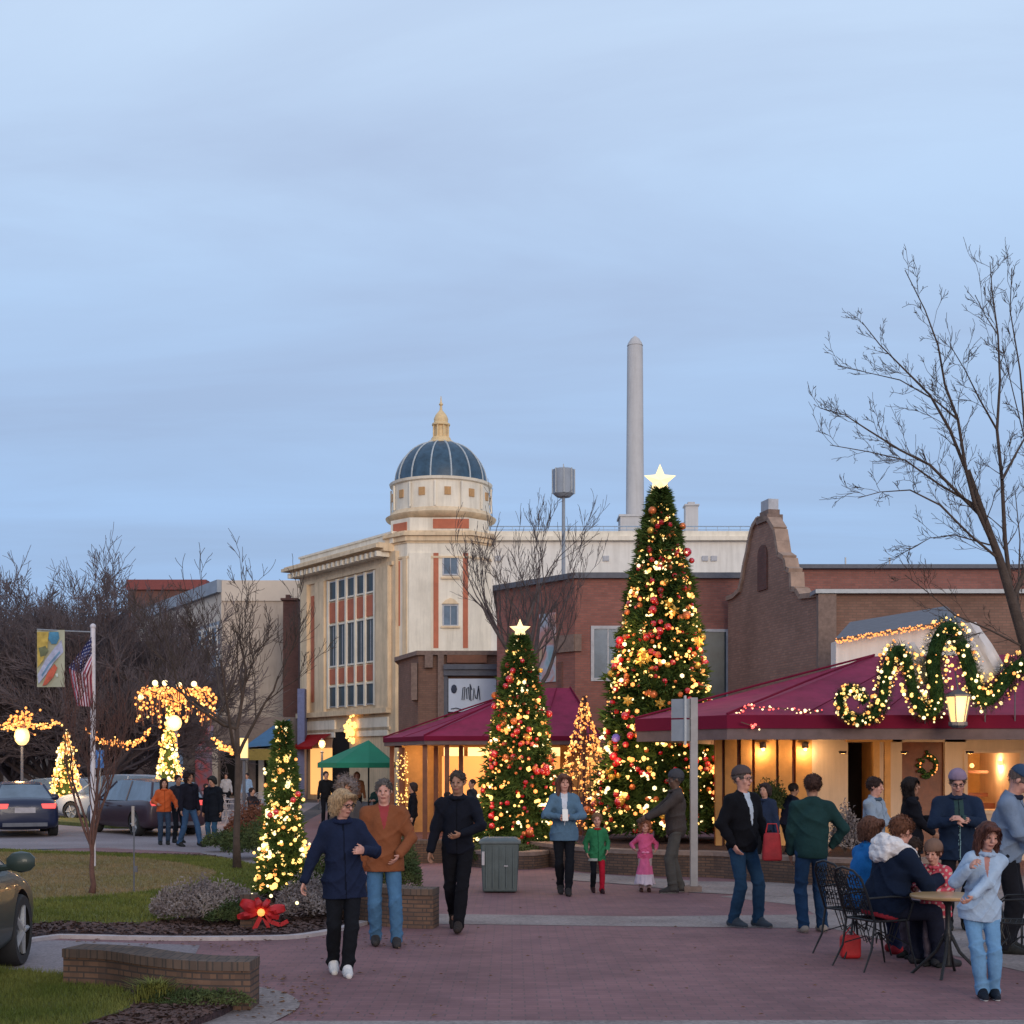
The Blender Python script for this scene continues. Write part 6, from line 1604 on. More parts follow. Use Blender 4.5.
    if sash is not None:
        Q = Field(lo, hi, h); 
        for k in range(14):
            a, a2 = 6.283*k/14, 6.283*(k+1)/14; Q.cone(U((.165*math.cos(a),.13*math.sin(a),1.02)), U((.165*math.cos(a2),.13*math.sin(a2),1.02)), .018, .018, .01)
        Q.ell(U((-.05,.15,1.02)), (.05,.03,.03), .01, tm); Q.ell(U((.05,.15,1.02)), (.05,.03,.03), .01, tm); put(Q, 'bow_sash', cloth(sash, .5, 'satin'))
    # --- shoes
    for A_, K_ in ((AL,KL),(AR,KR)):
        if A_ is None: continue
        pit = math.atan2(-(K_-A_).y, (K_-A_).z)*.35 if A_.z > .10 else 0
        Rf = Matrix.Rotation(0 if A_.z < .10 else -R(min(50,(A_.z-.08)*400)), 3, 'X')
        f_ = lambda p: A_+Rf @ Vector(p)
        sm_ = A_-Vector((.16,.16,.16)); Fs = Field(A_-Vector((.12,.24,.2)), A_+Vector((.12,.30,.12)), min(h,.010))
        Fs.cone(f_((0,-.045,-.035)), f_((0,.10,-.042)), .046, .044, .02); Fs.cone(f_((0,.10,-.042)), f_((0,.175,-.050)), .044, .032, .02); Fs.cone(f_((0,-.005,-.02)), f_((0,.045,-.0)), .047, .044, .03)
        nn = Rf @ Vector((0,0,-1)); Fs.halfspace(f_((0,0,-.078)), nn)
        mats = [cloth(shoes, .6, 'shoe_leather')]; mi = None
        if sole: mats.append(cloth(sole, .7, 'sole')); n3 = np.array(nn); p3 = np.array(f_((0,0,-.062))); mi = lambda c: (((c-p3) @ n3) > 0).astype(int)
        put(Fs, 'shoe', mats, mi)
    root.rotation_euler = (0,0,R(180+face)); root.location = (X, Y, z)
    if extra: extra(root, s, U, WL, WR, EL, ER)
    return root
# ---------------------------------------------------------------- the people in the photograph
NAVY = (.012,.018,.045); BLACK = (.009,.010,.014); DENIM = (.035,.085,.17); LDENIM = (.16,.32,.52)
def held(root, name, label, cat, mb, mat, s=1): 
    o = build(mb, name, mat); return o
W1 = person('woman with short blonde hair in a long navy jacket, black trousers and white sneakers', 343, 975, 1.64, 12, skin_='pink', hair='bob', haircol=(.36,.24,.14), female=True, build_=1.02, fat=1.15,
       hip=(-.01,0,.925), lean=1, head=(38,16), handR=(.40,.02,.82), handL=(-.17,.27,1.20), poleL=(-.7,-.5,-.5), poleR=(.7,-.6,0), side=2, footL=(-.03,.10,.08), footR=(.08,-.16,.11),
       top=NAVY, hem=.745, bulk=.028, bottom=BLACK, flare=1.08, shoes=(.62,.60,.60), sole=(.7,.7,.7), scarf=(.012,.018,.05), h=.0095, glasses=True, curl=.6, seam=True)
W2 = person('man in a tan brown jacket and blue jeans with one hand at his pocket', 385, 946, 1.72, 6, skin_='pink', hair='thin', haircol=(.10,.085,.08), build_=1.06, fat=1.12, head=(-6,4),
       handL=(-.14,.20,.97), poleL=(-1,-.5,.1), handR=(.25,.06,.86), hip=(.012,0,.925), footL=(-.12,.08,.08), footR=(.10,-.08,.09), top=(.215,.072,.032), topkind='suede', hem=.80, bulk=.036, bottom=(.065,.15,.27), botkind='denim', flare=1.15, shoes=(.04,.035,.035),
       shirt=((.30,.045,.05), .055, 1.24), h=.0095)
person('person with bushy grey hair half hidden behind the woman in navy', 347, 903, 1.66, 10, skin_='fair', hair='bushy', haircol=(.17,.135,.13), top=(.06,.055,.06), bottom=BLACK, h=.012, female=True)
W3 = person('man dressed all in black walking with one hand raised to his waist', 458, 931, 1.80, -4, skin_='tan', hair='crop', haircol=(.045,.035,.03), build_=1.03, fat=1.0, head=(-6,6), lean=2,
       handR=(.31,.04,.84), handL=(-.06,.26,1.08), poleL=(-1,-.35,.05), footL=(-.03,.24,.08), footR=(.08,-.30,.16), kneeR=(.05,1,0), top=(.008,.009,.016), hem=.86, bulk=.026, bottom=(.007,.007,.010), flare=1.1, shoes=(.03,.022,.02), h=.0095, curl=.5)
def paper(root, s, U, WL, WR, EL, ER):
    b = MB(); q = (WL+WR)*.5*s+Vector((0,.06,.03)); b.xf = Matrix.Translation(q) @ Matrix.Rotation(R(25), 4, 'X'); b.box(-.04,.04,-.006,.006,-.09,.09)
    o = build(b, 'folded_paper', M['white']); o.matrix_world = Matrix.Translation(root.location) @ Matrix.Rotation(root.rotation_euler.z, 4, 'Z')
    tag(o, 'folded white paper held by the woman in the blue blazer', 'paper')
person('woman with long brown hair in a blue blazer and black trousers', 564, 895, 1.74, 2, skin_='pink', hair='long', haircol=(.11,.05,.035), female=True, build_=1.0, fat=1.05, head=(8,2),
       handR=(.07,.24,1.16), handL=(-.06,.26,1.14), poleR=(1,-.3,-.3), poleL=(-1,-.4,-.3), footL=(-.05,.14,.08), footR=(.04,-.18,.12), top=(.085,.15,.225), hem=.80, bulk=.028, bottom=BLACK, flare=.9, shoes=(.03,.025,.025),
       shirt=((.55,.56,.62), .05, 1.02), h=.010, extra=paper)
person('small child in a green tunic with one black and one red trouser leg', 597, 893, 1.13, 8, skin_='pink', hair='short', haircol=(.20,.11,.06), build_=.98, fat=1.3, headsize=1.32, head=(-12,0), handR=(.24,.05,.92), handL=(-.22,.12,.98), footL=(-.09,.12,.08), footR=(.08,-.10,.12),
       top=(.03,.17,.075), hem=.74, bottom=BLACK, botpaint=((.40,.012,.03), lambda c: c[:,0] < 0), shoes=(.03,.012,.015), scarf=(.35,.03,.03), two=[((.42,.45,.42), lambda q: (q[:,2] < .80) & (q[:,0] > .02))], h=.009)
person('toddler in a pink princess dress with a white hem', 645, 892, 1.02, 0, skin_='pink', hair='curly', haircol=(.33,.13,.07), female=True, fat=1.3, headsize=1.42, handR=(.30,.12,1.12), handL=(-.27,.10,1.10), top=(.60,.10,.22), topkind='dress', hem=.86, bottom=(.4,.3,.3), shoes=(.05,.02,.02), skirt=(((.62,.13,.27),(.60,.50,.58)), .20, .27), sash=(.75,.25,.42), h=.009)
person('man all in dark grey with a knit cap facing the tallest tree', 676, 893, 1.79, -88, skin_='dark', hair='crop', haircol=(.05,.05,.055), hat=('knit',(.055,.055,.065)), build_=1.12, fat=1.15, head=(0,4),
       handL=(-.16,.44,1.10), handR=(.14,.46,1.06), poleL=(-.3,-.5,-1), poleR=(.3,-.5,-1), footL=(-.11,.06,.08), footR=(.10,-.08,.08), top=(.055,.043,.040), hem=.82, bulk=.032, bottom=(.075,.068,.062), flare=1.2, shoes=(.04,.035,.035), sole=(.35,.33,.32), h=.010)
W9 = person('man with glasses in a black jacket over a white shirt and blue jeans', 743, 927, 1.84, 38, skin_='pink', hair='crop', haircol=(.10,.08,.075), hat=('beanie',(.075,.055,.055)), build_=1.07, fat=1.15, head=(8,2), glasses=True,
       handL=(-.27,.16,.92), handR=(.24,.08,.92), poleR=(.8,-.7,0), hip=(.015,0,.925), footL=(-.13,.10,.08), footR=(.09,-.06,.08), top=(.006,.006,.009), hem=.84, bulk=.034, bottom=(.018,.048,.095), botkind='denim', flare=1.08, shoes=(.05,.06,.075), sole=(.25,.26,.28), shirt=((.42,.47,.55), .05, 1.12), h=.0095)
M['bagred'] = plain('bag_cloth', (.30,.012,.018), .7, .3, 9, .4, 14)
b = MB(); q = P(772, 845, 15.85); b.smooth = True
b.poly([(q.x-.115,q.y-.06,q.z-.18),(q.x+.115,q.y-.06,q.z-.18),(q.x+.115,q.y+.06,q.z-.18),(q.x-.115,q.y+.06,q.z-.18),(q.x-.095,q.y-.03,q.z+.14),(q.x+.095,q.y-.03,q.z+.14),(q.x+.095,q.y+.03,q.z+.14),(q.x-.095,q.y+.03,q.z+.14)],[(0,3,2,1),(4,5,6,7),(0,1,5,4),(1,2,6,5),(2,3,7,6),(3,0,4,7)])
bag = build(b, 'red_bag', M['bagred'], origin=q, auto=0); bv = bag.modifiers.new('bevel','BEVEL'); bv.width = .03; bv.segments = 3; ss = bag.modifiers.new('sub','SUBSURF'); ss.levels = ss.render_levels = 1; tag(bag, 'bright red bag held beside the man in the black jacket', 'bag')
b = MB(); b.tube([q+Vector((-.07,0,.14)),q+Vector((-.05,0,.24)),q+Vector((.05,0,.24)),q+Vector((.07,0,.14))], .008, 5); build(b, 'handle', M['red'], bag)
person('man seen from behind in a dark green sweater and blue jeans', 813, 933, 1.76, 184, skin_='tan', hair='short', haircol=(.05,.025,.02), build_=1.12, fat=1.22, head=(-4,6),
       handR=(.24,.10,.96), poleR=(1,-.5,.05), handL=(-.22,.12,.88), poleL=(-.8,-.6,0), hip=(-.02,0,.925), side=1.5, footL=(-.10,.02,.08), footR=(.13,.08,.08), top=(.012,.036,.037), topkind='knit', hem=.84, bulk=.028, bottom=(.015,.04,.09), botkind='denim', flare=1.12, shoes=(.30,.24,.20), sole=(.4,.36,.33), h=.0095)
person('dark haired man in a pale grey blue sweater standing behind the seated group', 874, 908, 1.70, 52, Y=19, skin_='pink', hair='short', haircol=(.035,.02,.018), build_=1.12, fat=1.1, head=(6,8), handL=(-.05,.34,1.15), handR=(.10,.34,1.15), top=(.24,.29,.36), scarf=(.05,.08,.12), bottom=(.04,.05,.08), h=.0105)
person('woman in black with long dark hair facing right by the brown door', 911, 905, 1.70, 78, Y=19.5, skin_='tan', hair='long', haircol=(.012,.008,.008), female=True, build_=1.15, fat=1.1, handL=(-.05,.34,1.2), handR=(.1,.30,.98), top=(.006,.006,.010), hem=.68, bulk=.034, bottom=BLACK, h=.0105)
person('man in a navy jacket and mauve beanie looking down at his hands', 957, 930, 1.80, -8, Y=16, skin_='pink', hair='crop', haircol=(.08,.06,.05), hat=('beanie',(.24,.17,.24)), build_=1.16, fat=1.15, head=(-4,22), glasses=True, handL=(-.01,.29,1.24), handR=(.06,.28,1.22), poleL=(-1,-.2,-.5), poleR=(1,-.2,-.5),
       top=(.012,.022,.048), bulk=.034, hem=.78, bottom=BLACK, two=[((.20,.32,.36), lambda q: (np.abs(q[:,0]-.0) < .012) & (q[:,1] > .05)), ((.03,.06,.06), lambda q: (np.abs(q[:,0]) < .05) & (q[:,1] > .05) & (q[:,2] > 1.2))], h=.0095)
person('man in a grey blue jacket and navy cap bending his head at the right edge', 1006, 953, 1.86, 62, Y=14, skin_='pink', hair='crop', haircol=(.12,.09,.08), hat=('cap',(.035,.065,.12)), build_=1.16, fat=1.15, head=(4,32), lean=5, handL=(-.12,.34,1.0), handR=(.14,.36,1.02), poleR=(.6,-1,-.2),
       top=(.17,.22,.31), bulk=.034, hem=.86, bottom=(.010,.010,.014), scarf=(.014,.018,.035), flare=1.25, h=.0095, two=[((.014,.018,.035), lambda q: (np.abs(q[:,0]) < .022) & (q[:,1] > .04) & (q[:,2] > 1.15))])
# seated group
person('seated person in a navy coat with a cream fleece hood, elbows at the round table', 882, 0, 1.84, 104, Y=13.0, skin_='pink', hair='short', haircol=(.12,.05,.03), build_=1.22, fat=1.5, hip=(0,0,.52), lean=16, head=(18,-4),
       handL=(-.06,.52,.80), handR=(.14,.50,.78), poleL=(-.6,-.5,-.8), poleR=(.8,-.5,-.8), footL=(-.12,.42,.08), footR=(.13,.50,.08), kneeL=(-.1,.7,.9), kneeR=(.1,.7,.9), top=(.008,.014,.032), bulk=.045, hem=.84, hood=(.72,.67,.66), bottom=(.012,.014,.028), flare=1.2, shoes=(.03,.03,.035), h=.0095,
       two=[((.35,.03,.045), lambda q: (q[:,2] < .875))])
person('seated person with brown hair in a bright blue jacket', 860, 0, 1.74, 104, Y=13.9, skin_='fair', hair='bob', haircol=(.10,.045,.03), build_=1.05, fat=1.15, hip=(0,0,.54), lean=10, female=True, handL=(-.06,.46,.85), handR=(.12,.44,.80), poleR=(.6,-.6,-.8), footL=(-.1,.42,.08), footR=(.1,.36,.08), kneeL=(-.1,.7,.9), kneeR=(.1,.7,.9),
       top=(.015,.13,.36), bulk=.03, hem=.84, bottom=(.015,.02,.05), shoes=(.30,.02,.03), h=.010)
person('toddler with a brown knit hat and coral coat at the table', 936, 0, 1.11, -38, Y=13.05, skin_='pink', hair='short', haircol=(.10,.04,.025), hat=('knit',(.17,.10,.075)), headsize=1.40, fat=1.3, head=(0,8), lean=6, handL=(-.10,.30,1.12), handR=(.20,.28,1.15), top=(.48,.07,.10), bulk=.045, hem=.74, bottom=(.10,.08,.10), h=.009,
       two=[((.55,.38,.34), lambda q: (np.sin(q[:,0]*70)*np.sin(q[:,2]*60) > .45))])
person('young child with dark hair in a floral top beside the fleece hood', 912, 0, 1.12, -70, Y=13.6, skin_='fair', hair='short', haircol=(.03,.018,.015), headsize=1.35, fat=1.2, handL=(-.12,.25,1.15), handR=(.14,.25,1.15), top=(.40,.34,.40), bulk=.03, hem=.76, bottom=(.10,.08,.10), h=.010)
person('girl in a light blue hoodie and pale jeans leaning on the round table', 977, 998, 1.40, -8, skin_='pink', hair='long', haircol=(.085,.035,.028), female=True, build_=.94, fat=.95, headsize=1.12, hip=(-.03,0,.92), side=-5, lean=5, head=(14,10), handR=(.11,.21,1.33), handL=(.20,.42,.945), poleR=(.7,.9,-1), poleL=(-1,-.1,-.4),
       footR=(-.04,.05,.08), footL=(-.16,.02,.08), top=(.36,.46,.60), topkind='fleece_cloth', bulk=.030, hem=.80, scarf=(.33,.42,.56), bottom=(.15,.30,.50), botkind='denim', flare=1.10, shoes=(.012,.016,.025), sole=(.5,.52,.55), shirt=((.46,.22,.19), .036, 1.26), h=.0085, curl=.7)
# at the planters
person('hunched person in a dark coat behind the planter wall by the golden boards', 787, 0, 1.56, 100, Y=25.8, skin_='tan', hair='short', haircol=(.02,.015,.015), lean=12, top=(.012,.014,.03), bulk=.05, bottom=BLACK, h=.014, build_=1.15)
person('person in a dark navy jacket partly hidden by the man with the red bag', 765, 0, 1.58, -40, Y=22.9, skin_='fair', hair='bob', haircol=(.03,.02,.02), female=True, top=(.02,.03,.06), bulk=.035, bottom=BLACK, h=.013, handR=(.1,.3,1.1))
# left group by the lane
person('person in an orange jacket and dark trousers beside the dark hatchback', 164, 845, 1.58, 22, skin_='fair', hair='long', haircol=(.025,.015,.012), female=True, fat=1.1, handL=(-.30,.2,1.0), handR=(.2,.2,1.1), top=(.50,.10,.03), bottom=(.03,.05,.09), bulk=.03, h=.014)
person('tall person in a black jacket and blue jeans stepping past the orange jacket', 189, 847, 1.74, 55, skin_='tan', hair='curly', haircol=(.02,.012,.012), footL=(-.1,.28,.08), footR=(.1,-.22,.10), top=(.010,.010,.018), bottom=(.035,.075,.15), botkind='denim', bulk=.034, h=.014, build_=1.1)
person('person in dark clothes just behind the orange jacket', 178, 843, 1.66, 40, skin_='tan', hair='short', haircol=(.02,.012,.012), top=(.02,.02,.03), bottom=(.012,.014,.02), h=.016)
person('person in a long black coat with head bowed, rightmost of the four by the lane', 213, 846, 1.64, -25, skin_='fair', hair='bob', haircol=(.02,.02,.02), head=(0,20), top=(.008,.010,.016), hem=.62, bulk=.05, bottom=(.03,.08,.15), botkind='denim', shoes=(.5,.5,.5), h=.014, build_=1.1)
# under the canopies and in the cafe area: small figures
def small(label, px, Y, H, face, top, bottom, hair='short', hc=(.03,.02,.02), sit=False, **kw):
    if sit: kw.update(hip=(0,0,.52), footL=(-.1,.4,.08), footR=(.1,.4,.08), kneeL=(-.1,.7,.9), kneeR=(.1,.7,.9), handL=(-.1,.4,.8), handR=(.1,.4,.8))
    return person(label, px, 0, H, face, Y=Y, hair=hair, haircol=hc, top=top, bottom=bottom, h=.022 if Y > 34 else .016, detail=False, **kw)
small('person in black with an orange scarf facing left by the light wrapped post', 413, 31.5, 1.50, -85, (.008,.008,.012), BLACK, 'bob')
small('person in a dark coat standing in front of the amber kiosk counter', 497, 37, 1.62, 150, (.02,.018,.02), BLACK)
small('seated figure in dark grey below the amber kiosk counter', 448, 35.5, 1.6, 60, (.04,.035,.04), BLACK, sit=True)
small('bald figure in dark clothes beside the kiosk, behind the man in black', 472, 35, 1.55, -60, (.03,.03,.035), BLACK, 'crop')
small('person in black standing left of the green umbrella pole', 326, 45, 1.72, 20, (.01,.01,.012), BLACK)
small('person in a dark shirt standing under the left half of the green umbrella', 340, 47.5, 1.66, -30, (.012,.012,.015), BLACK)
small('person in a rust jacket under the green umbrella', 357, 46.5, 1.70, 10, (.22,.09,.04), BLACK, 'bob', (.2,.09,.04))
small('person in dark green seated under the green umbrella', 378, 45.3, 1.75, -20, (.02,.045,.04), BLACK, sit=True)
small('person in a pale blue shirt in the cafe area', 247, 58, 1.62, -20, (.25,.36,.52), (.04,.05,.09))
small('person in a white top seated with back turned in the cafe area', 269, 42, 1.62, 165, (.50,.52,.60), (.05,.05,.08), sit=True)
small('person in a dark top seated behind the slender tree', 252, 43, 1.60, 60, (.03,.025,.03), BLACK, sit=True)
small('person in pink seated at the left end of the cafe tables', 206, 50, 1.66, 40, (.32,.18,.20), BLACK, sit=True)
small('person in a mauve coat standing at the cafe, right of the pale blue shirt', 288, 55, 1.66, -60, (.22,.14,.18), BLACK)
small('person in white standing at the shop doorway', 226, 60, 1.60, 10, (.42,.40,.42), BLACK)

# ---------------------------------------------------------------- iron chairs and table
def iron_chair(label, X, Y, face, group='black wrought iron chairs round the cafe table', mat='ironblk', w_=.44):
    t = thing('iron_chair', label, 'chair', (0,0,0), group); hw = w_/2; m = M[mat]
    b = MB(); b.smooth = True; rr = .011
    ring = [(hw*.98,-.20,.455),(hw,0,.455),(hw*.9,.16,.455),(hw*.5,.215,.455),(-hw*.5,.215,.455),(-hw*.9,.16,.455),(-hw,0,.455),(-hw*.98,-.20,.455),(hw*.98,-.20,.455)]
    b.tube(ring, rr, 6)
    for i in range(9):
        x = -hw*.85+i*hw*1.7/8; b.tube([(x,-.2,.455),(x,.20,.452)], .005, 4)
    for i in range(7): y = -.15+i*.05; b.tube([(-hw*.93,y,.452),(hw*.93,y,.452)], .005, 4)
    build(b, 'seat', m, t)
    b = MB(); b.smooth = True
    back = lambda u, v: (u*hw*(1+.0*v), -.20-.16*v-.03*math.cos(u*1.5), .455+.47*v)
    arch_ = [back(-.98,0), back(-1,.5), back(-.93,.82), back(-.6,.98), back(0,1.04), back(.6,.98), back(.93,.82), back(1,.5), back(.98,0)]
    b.tube(arch_, rr, 6); build(b, 'back_frame', m, t)
    b = MB()
    for i in range(11):
        u = -.9+i*.18; b.tube([back(u,.08), back(u+.05,.5), back(u*.96,.98-.12*abs(u))], .0045, 4)
    for i in range(9):
        v = .12+i*.095; b.tube([back(-.95,v), back(0,v+.02), back(.95,v)], .0045, 4)
    # leaf scrollwork
    for i in range(-2,3):
        for v in (.3,.55,.78):
            c = Vector(back(i*.34,v)); b.tube([c+Vector((.05*math.cos(a)*(1-a/9),0,.05*math.sin(a)*(1-a/9))) for a in [k*.8 for k in range(9)]], .006, 4)
    build(b, 'back_lattice', m, t)
    for sx in (-1,1):
        b = MB(); b.smooth = True; b.tube([(sx*hw*.9,.16,.455),(sx*hw*.98,.20,.2),(sx*hw*1.08,.25,0)], [rr,rr,.008], 6); build(b, 'leg', m, t)
        b = MB(); b.smooth = True; b.tube([(sx*hw*.98,-.20,.455),(sx*hw*1.0,-.24,.2),(sx*hw*1.1,-.34,0)], [rr,rr,.008], 6); build(b, 'leg', m, t)
        b = MB(); b.smooth = True; b.tube([back(sx*.98,.45), (sx*(hw+.03),-.05,.68), (sx*(hw+.04),.14,.67), (sx*(hw+.03),.20,.62), (sx*hw*.95,.17,.455)], .010, 6); build(b, 'armrest', m, t)
    b = MB()
    for k in range(8):
        a = 6.283*k/8; b.tube([(.0,.0,.33),(.13*math.cos(a),.13*math.sin(a),.24),(hw*.95*math.cos(a),.20*math.sin(a),.45)], .006, 4)
    for sy in (-.22,.2): b.tube([(-hw*.98,sy,.22),(0,sy*.6,.30),(hw*.98,sy,.22)], .007, 4)
    build(b, 'brace', m, t)
    t.rotation_euler = (0,0,R(180+face)); t.location = (X,Y,0); return t
iron_chair('black iron lattice chair under the person with the fleece hood', XA(880,13.0)-.02, 12.98, 112)
iron_chair('black iron lattice chair under the person in bright blue', XA(858,13.9)-.03, 13.88, 116)
iron_chair('black iron lattice chair cut by the right picture edge', XA(1022,12.7), 12.7, -112)
tbx, tby = XA(948,12.45), 12.45
tt_ = thing('round_table', 'round varnished table on a black iron pedestal', 'table', (tbx,tby,0))
b = MB(); b.smooth = True; b.lathe([(.30,.690),(.325,.697),(.33,.712),(.325,.724),(.28,.728),(0,.728)], (tbx,tby,0), 40); build(b, 'tabletop', M['tabletop'], tt_)
b = MB(); b.smooth = True; b.lathe([(.03,.10),(.028,.3),(.045,.36),(.025,.42),(.025,.62),(.05,.66),(.16,.688)], (tbx,tby,0), 12); build(b, 'pedestal', M['ironblk'], tt_)
for k in range(4):
    a = math.pi/4+k*math.pi/2+.3; b = MB(); b.smooth = True; c_, s_ = math.cos(a), math.sin(a)
    b.tube([(tbx+.03*c_,tby+.03*s_,.36),(tbx+.10*c_,tby+.10*s_,.22),(tbx+.22*c_,tby+.22*s_,.10),(tbx+.32*c_,tby+.32*s_,.0)], [.016,.015,.013,.014], 6); build(b, 'leg', M['ironblk'], tt_)
# red bag under the chair
b = MB(); q = Vector((XA(850,13.6), 13.6, 0)); b.prism([(q.x-.10,q.y-.07),(q.x+.10,q.y-.07),(q.x+.09,q.y+.07),(q.x-.09,q.y+.07)], .004, .23)
o = build(b, 'handbag', M['red'], origin=q); tag(o, 'small red bag on the paving under the iron chairs', 'bag'); bv = o.modifiers.new('bevel','BEVEL'); bv.width = .035; bv.segments = 3
b = MB(); b.tube([q+Vector((-.06,0,.22)), q+Vector((0,0,.30)), q+Vector((.06,0,.22))], .008, 5); build(b, 'handle', M['red'], o)
# far cafe sets in the left area
M['palechair'] = plain('pale_chair_paint', (.34,.32,.35), .5)
cells = [(198,49,30),(214,48,-60),(232,46,120),(276,45,170),(262,52,20),(292,50,-40),(240,53,200),(222,55,80)]
proto = None
for i, (px, Y, fc) in enumerate(cells):
    lab = 'pale painted chair among the distant cafe tables'
    if proto is None: proto = iron_chair(lab, XA(px,Y), Y, fc, 'pale chairs in the distant cafe area', 'palechair', .5)
    else:
        c = copy_tree(proto); c.location = (XA(px,Y),Y,0); c.rotation_euler = (0,0,R(180+fc))
proto = None
for i, (px, Y) in enumerate(((205,48.5),(226,50),(255,47),(284,48),(270,54))):
    if proto is None:
        t = thing('cafe_table', 'small pale cafe table among the distant chairs', 'table', (XA(px,Y),Y,0), 'pale tables in the distant cafe area'); x = XA(px,Y)
        b = MB(); b.lathe([(.42,.72),(.42,.75)], (x,Y,0), 16); build(b, 'tabletop', M['palechair'], t); b = MB(); b.lathe([(.25,0),(.25,.03),(.03,.05),(.03,.72)], (x,Y,0), 10); build(b, 'pedestal', M['palechair'], t); proto = t
    else:
        c = copy_tree(proto); c.location = (XA(px,Y),Y,0)

# ---------------------------------------------------------------- bin, sign post, bow, flag, banner
Yb = 20.9; bt = thing('litter_bin', 'grey green ribbed litter bin with a flat lid', 'bin', (XA(500,Yb),Yb,0)); x = XA(500,Yb)
def tap(mb, hw0, hd0, hw1, hd1, z0, z1, cx, cy):
    mb.poly([(cx-hw0,cy-hd0,z0),(cx+hw0,cy-hd0,z0),(cx+hw0,cy+hd0,z0),(cx-hw0,cy+hd0,z0),(cx-hw1,cy-hd1,z1),(cx+hw1,cy-hd1,z1),(cx+hw1,cy+hd1,z1),(cx-hw1,cy+hd1,z1)],[(0,3,2,1),(4,5,6,7),(0,1,5,4),(1,2,6,5),(2,3,7,6),(3,0,4,7)])
b = MB(); tap(b, .255,.25,.285,.28, .02, .74, x, Yb); bd = build(b, 'body', M['bin'], bt); bv = bd.modifiers.new('bevel','BEVEL'); bv.width = .03; bv.segments = 3
b = MB(); tap(b, .31,.305,.31,.305, .73, .775, x, Yb); tap(b, .29,.285,.24,.23, .775, .815, x, Yb); ld = build(b, 'lid', M['binlid'], bt); bv = ld.modifiers.new('bevel','BEVEL'); bv.width = .012; bv.segments = 2
b = MB()
for k in range(5): b.box(x-.2+k*.1-.008, x-.2+k*.1+.008, Yb-.292+.0, Yb-.262, .08, .70)
build(b, 'rib', M['bin'], bt)
b = MB(); b.box(x-.265, x-.225, Yb-.31, Yb-.262, .42, .62); b.box(x+.06, x+.12, Yb-.30, Yb-.262, .40, .415); build(b, 'worn_sticker', M['palechair'], bt)
# street sign post seen from behind
Yp = 20.9; x = XA(694,Yp); sp = thing('sign_post', 'weathered pale post carrying two angled blank sign backs', 'sign post', (x,Yp,0))
b = MB(); b.box(x-.055, x+.050, Yp-.055, Yp+.055, 0, ZA(699,Yp)+.02); build(b, 'post', M['post'], sp)
b = MB(); b.box(x-.16, x+.10, Yp-.13, Yp+.13, .0, .09); build(b, 'base', M['capstone'], sp)
for sg, pa, pb in ((-1,672,684),(1,684,697)):
    b = MB(); xm_ = XA(684.5,Yp); xe = XA(672 if sg < 0 else 697, Yp); 
    for za, zb in ((ZA(718,Yp),ZA(699,Yp)),(ZA(741,Yp),ZA(719.5,Yp))):
        b.poly([(xm_,Yp-.10,za),(xe,Yp-.10+.17,za),(xe,Yp-.08+.17,za),(xm_,Yp-.08,za),(xm_,Yp-.10,zb),(xe,Yp-.10+.17,zb),(xe,Yp-.08+.17,zb),(xm_,Yp-.08,zb)],[(0,1,5,4),(1,2,6,5),(2,3,7,6),(3,0,4,7),(4,5,6,7),(0,3,2,1)])
    build(b, 'sign_panel', M['signback'], sp)
b = MB(); b.box(XA(684.5,Yp)-.015, XA(684.5,Yp)+.015, Yp-.12, Yp-.02, ZA(745,Yp), ZA(696,Yp)); b.box(XA(684.5,Yp), x, Yp-.03, Yp+.03, ZA(730,Yp), ZA(727,Yp)); b.box(XA(684.5,Yp), x, Yp-.03, Yp+.03, ZA(708,Yp), ZA(705,Yp)); build(b, 'bracket', M['steel'], sp)
# red bow at the foot of the slim tree
bw = thing('red_bow', 'large red ribbon bow with a lit gold centre beside the mulch', 'bow', P(262,918,15.6)); c = P(262,912,15.6)
def petal(mb, a0, ln, wd):
    """a puffed ribbon loop: two rounded leaves of cloth, one behind the other"""
    d = Vector((math.cos(a0),0,math.sin(a0))); u = Vector((-math.sin(a0),0,math.cos(a0))); rows_ = []; n = 9; m = 8
    for i in range(n+1):
        t = i/n; r_ = ln*t; w_ = wd*(math.sin(math.pi*min(1,t*.80+.04)))**.8; bul = .075*math.sin(math.pi*t)+.004
        rows_.append(mb.addv([c+d*r_+u*w_*math.cos(6.283*j/m)+Vector((0,bul*math.sin(6.283*j/m)+.02*math.sin(t*9+j),0)) for j in range(m)]))
    for a, q in zip(rows_, rows_[1:]):
        for j in range(m): mb.addf((a+j,a+(j+1)%m,q+(j+1)%m,q+j))
    mb.addf([rows_[-1]+j for j in range(m)])
for a0, ln, wd in ((R(155),.26,.075),(R(10),.26,.06),(R(112),.17,.045),(R(62),.16,.04),(R(-18),.2,.045),(R(192),.28,.05)):
    b = MB(); b.smooth = True; petal(b, a0, ln, wd); build(b, 'loop', M['red'], bw)
b = None

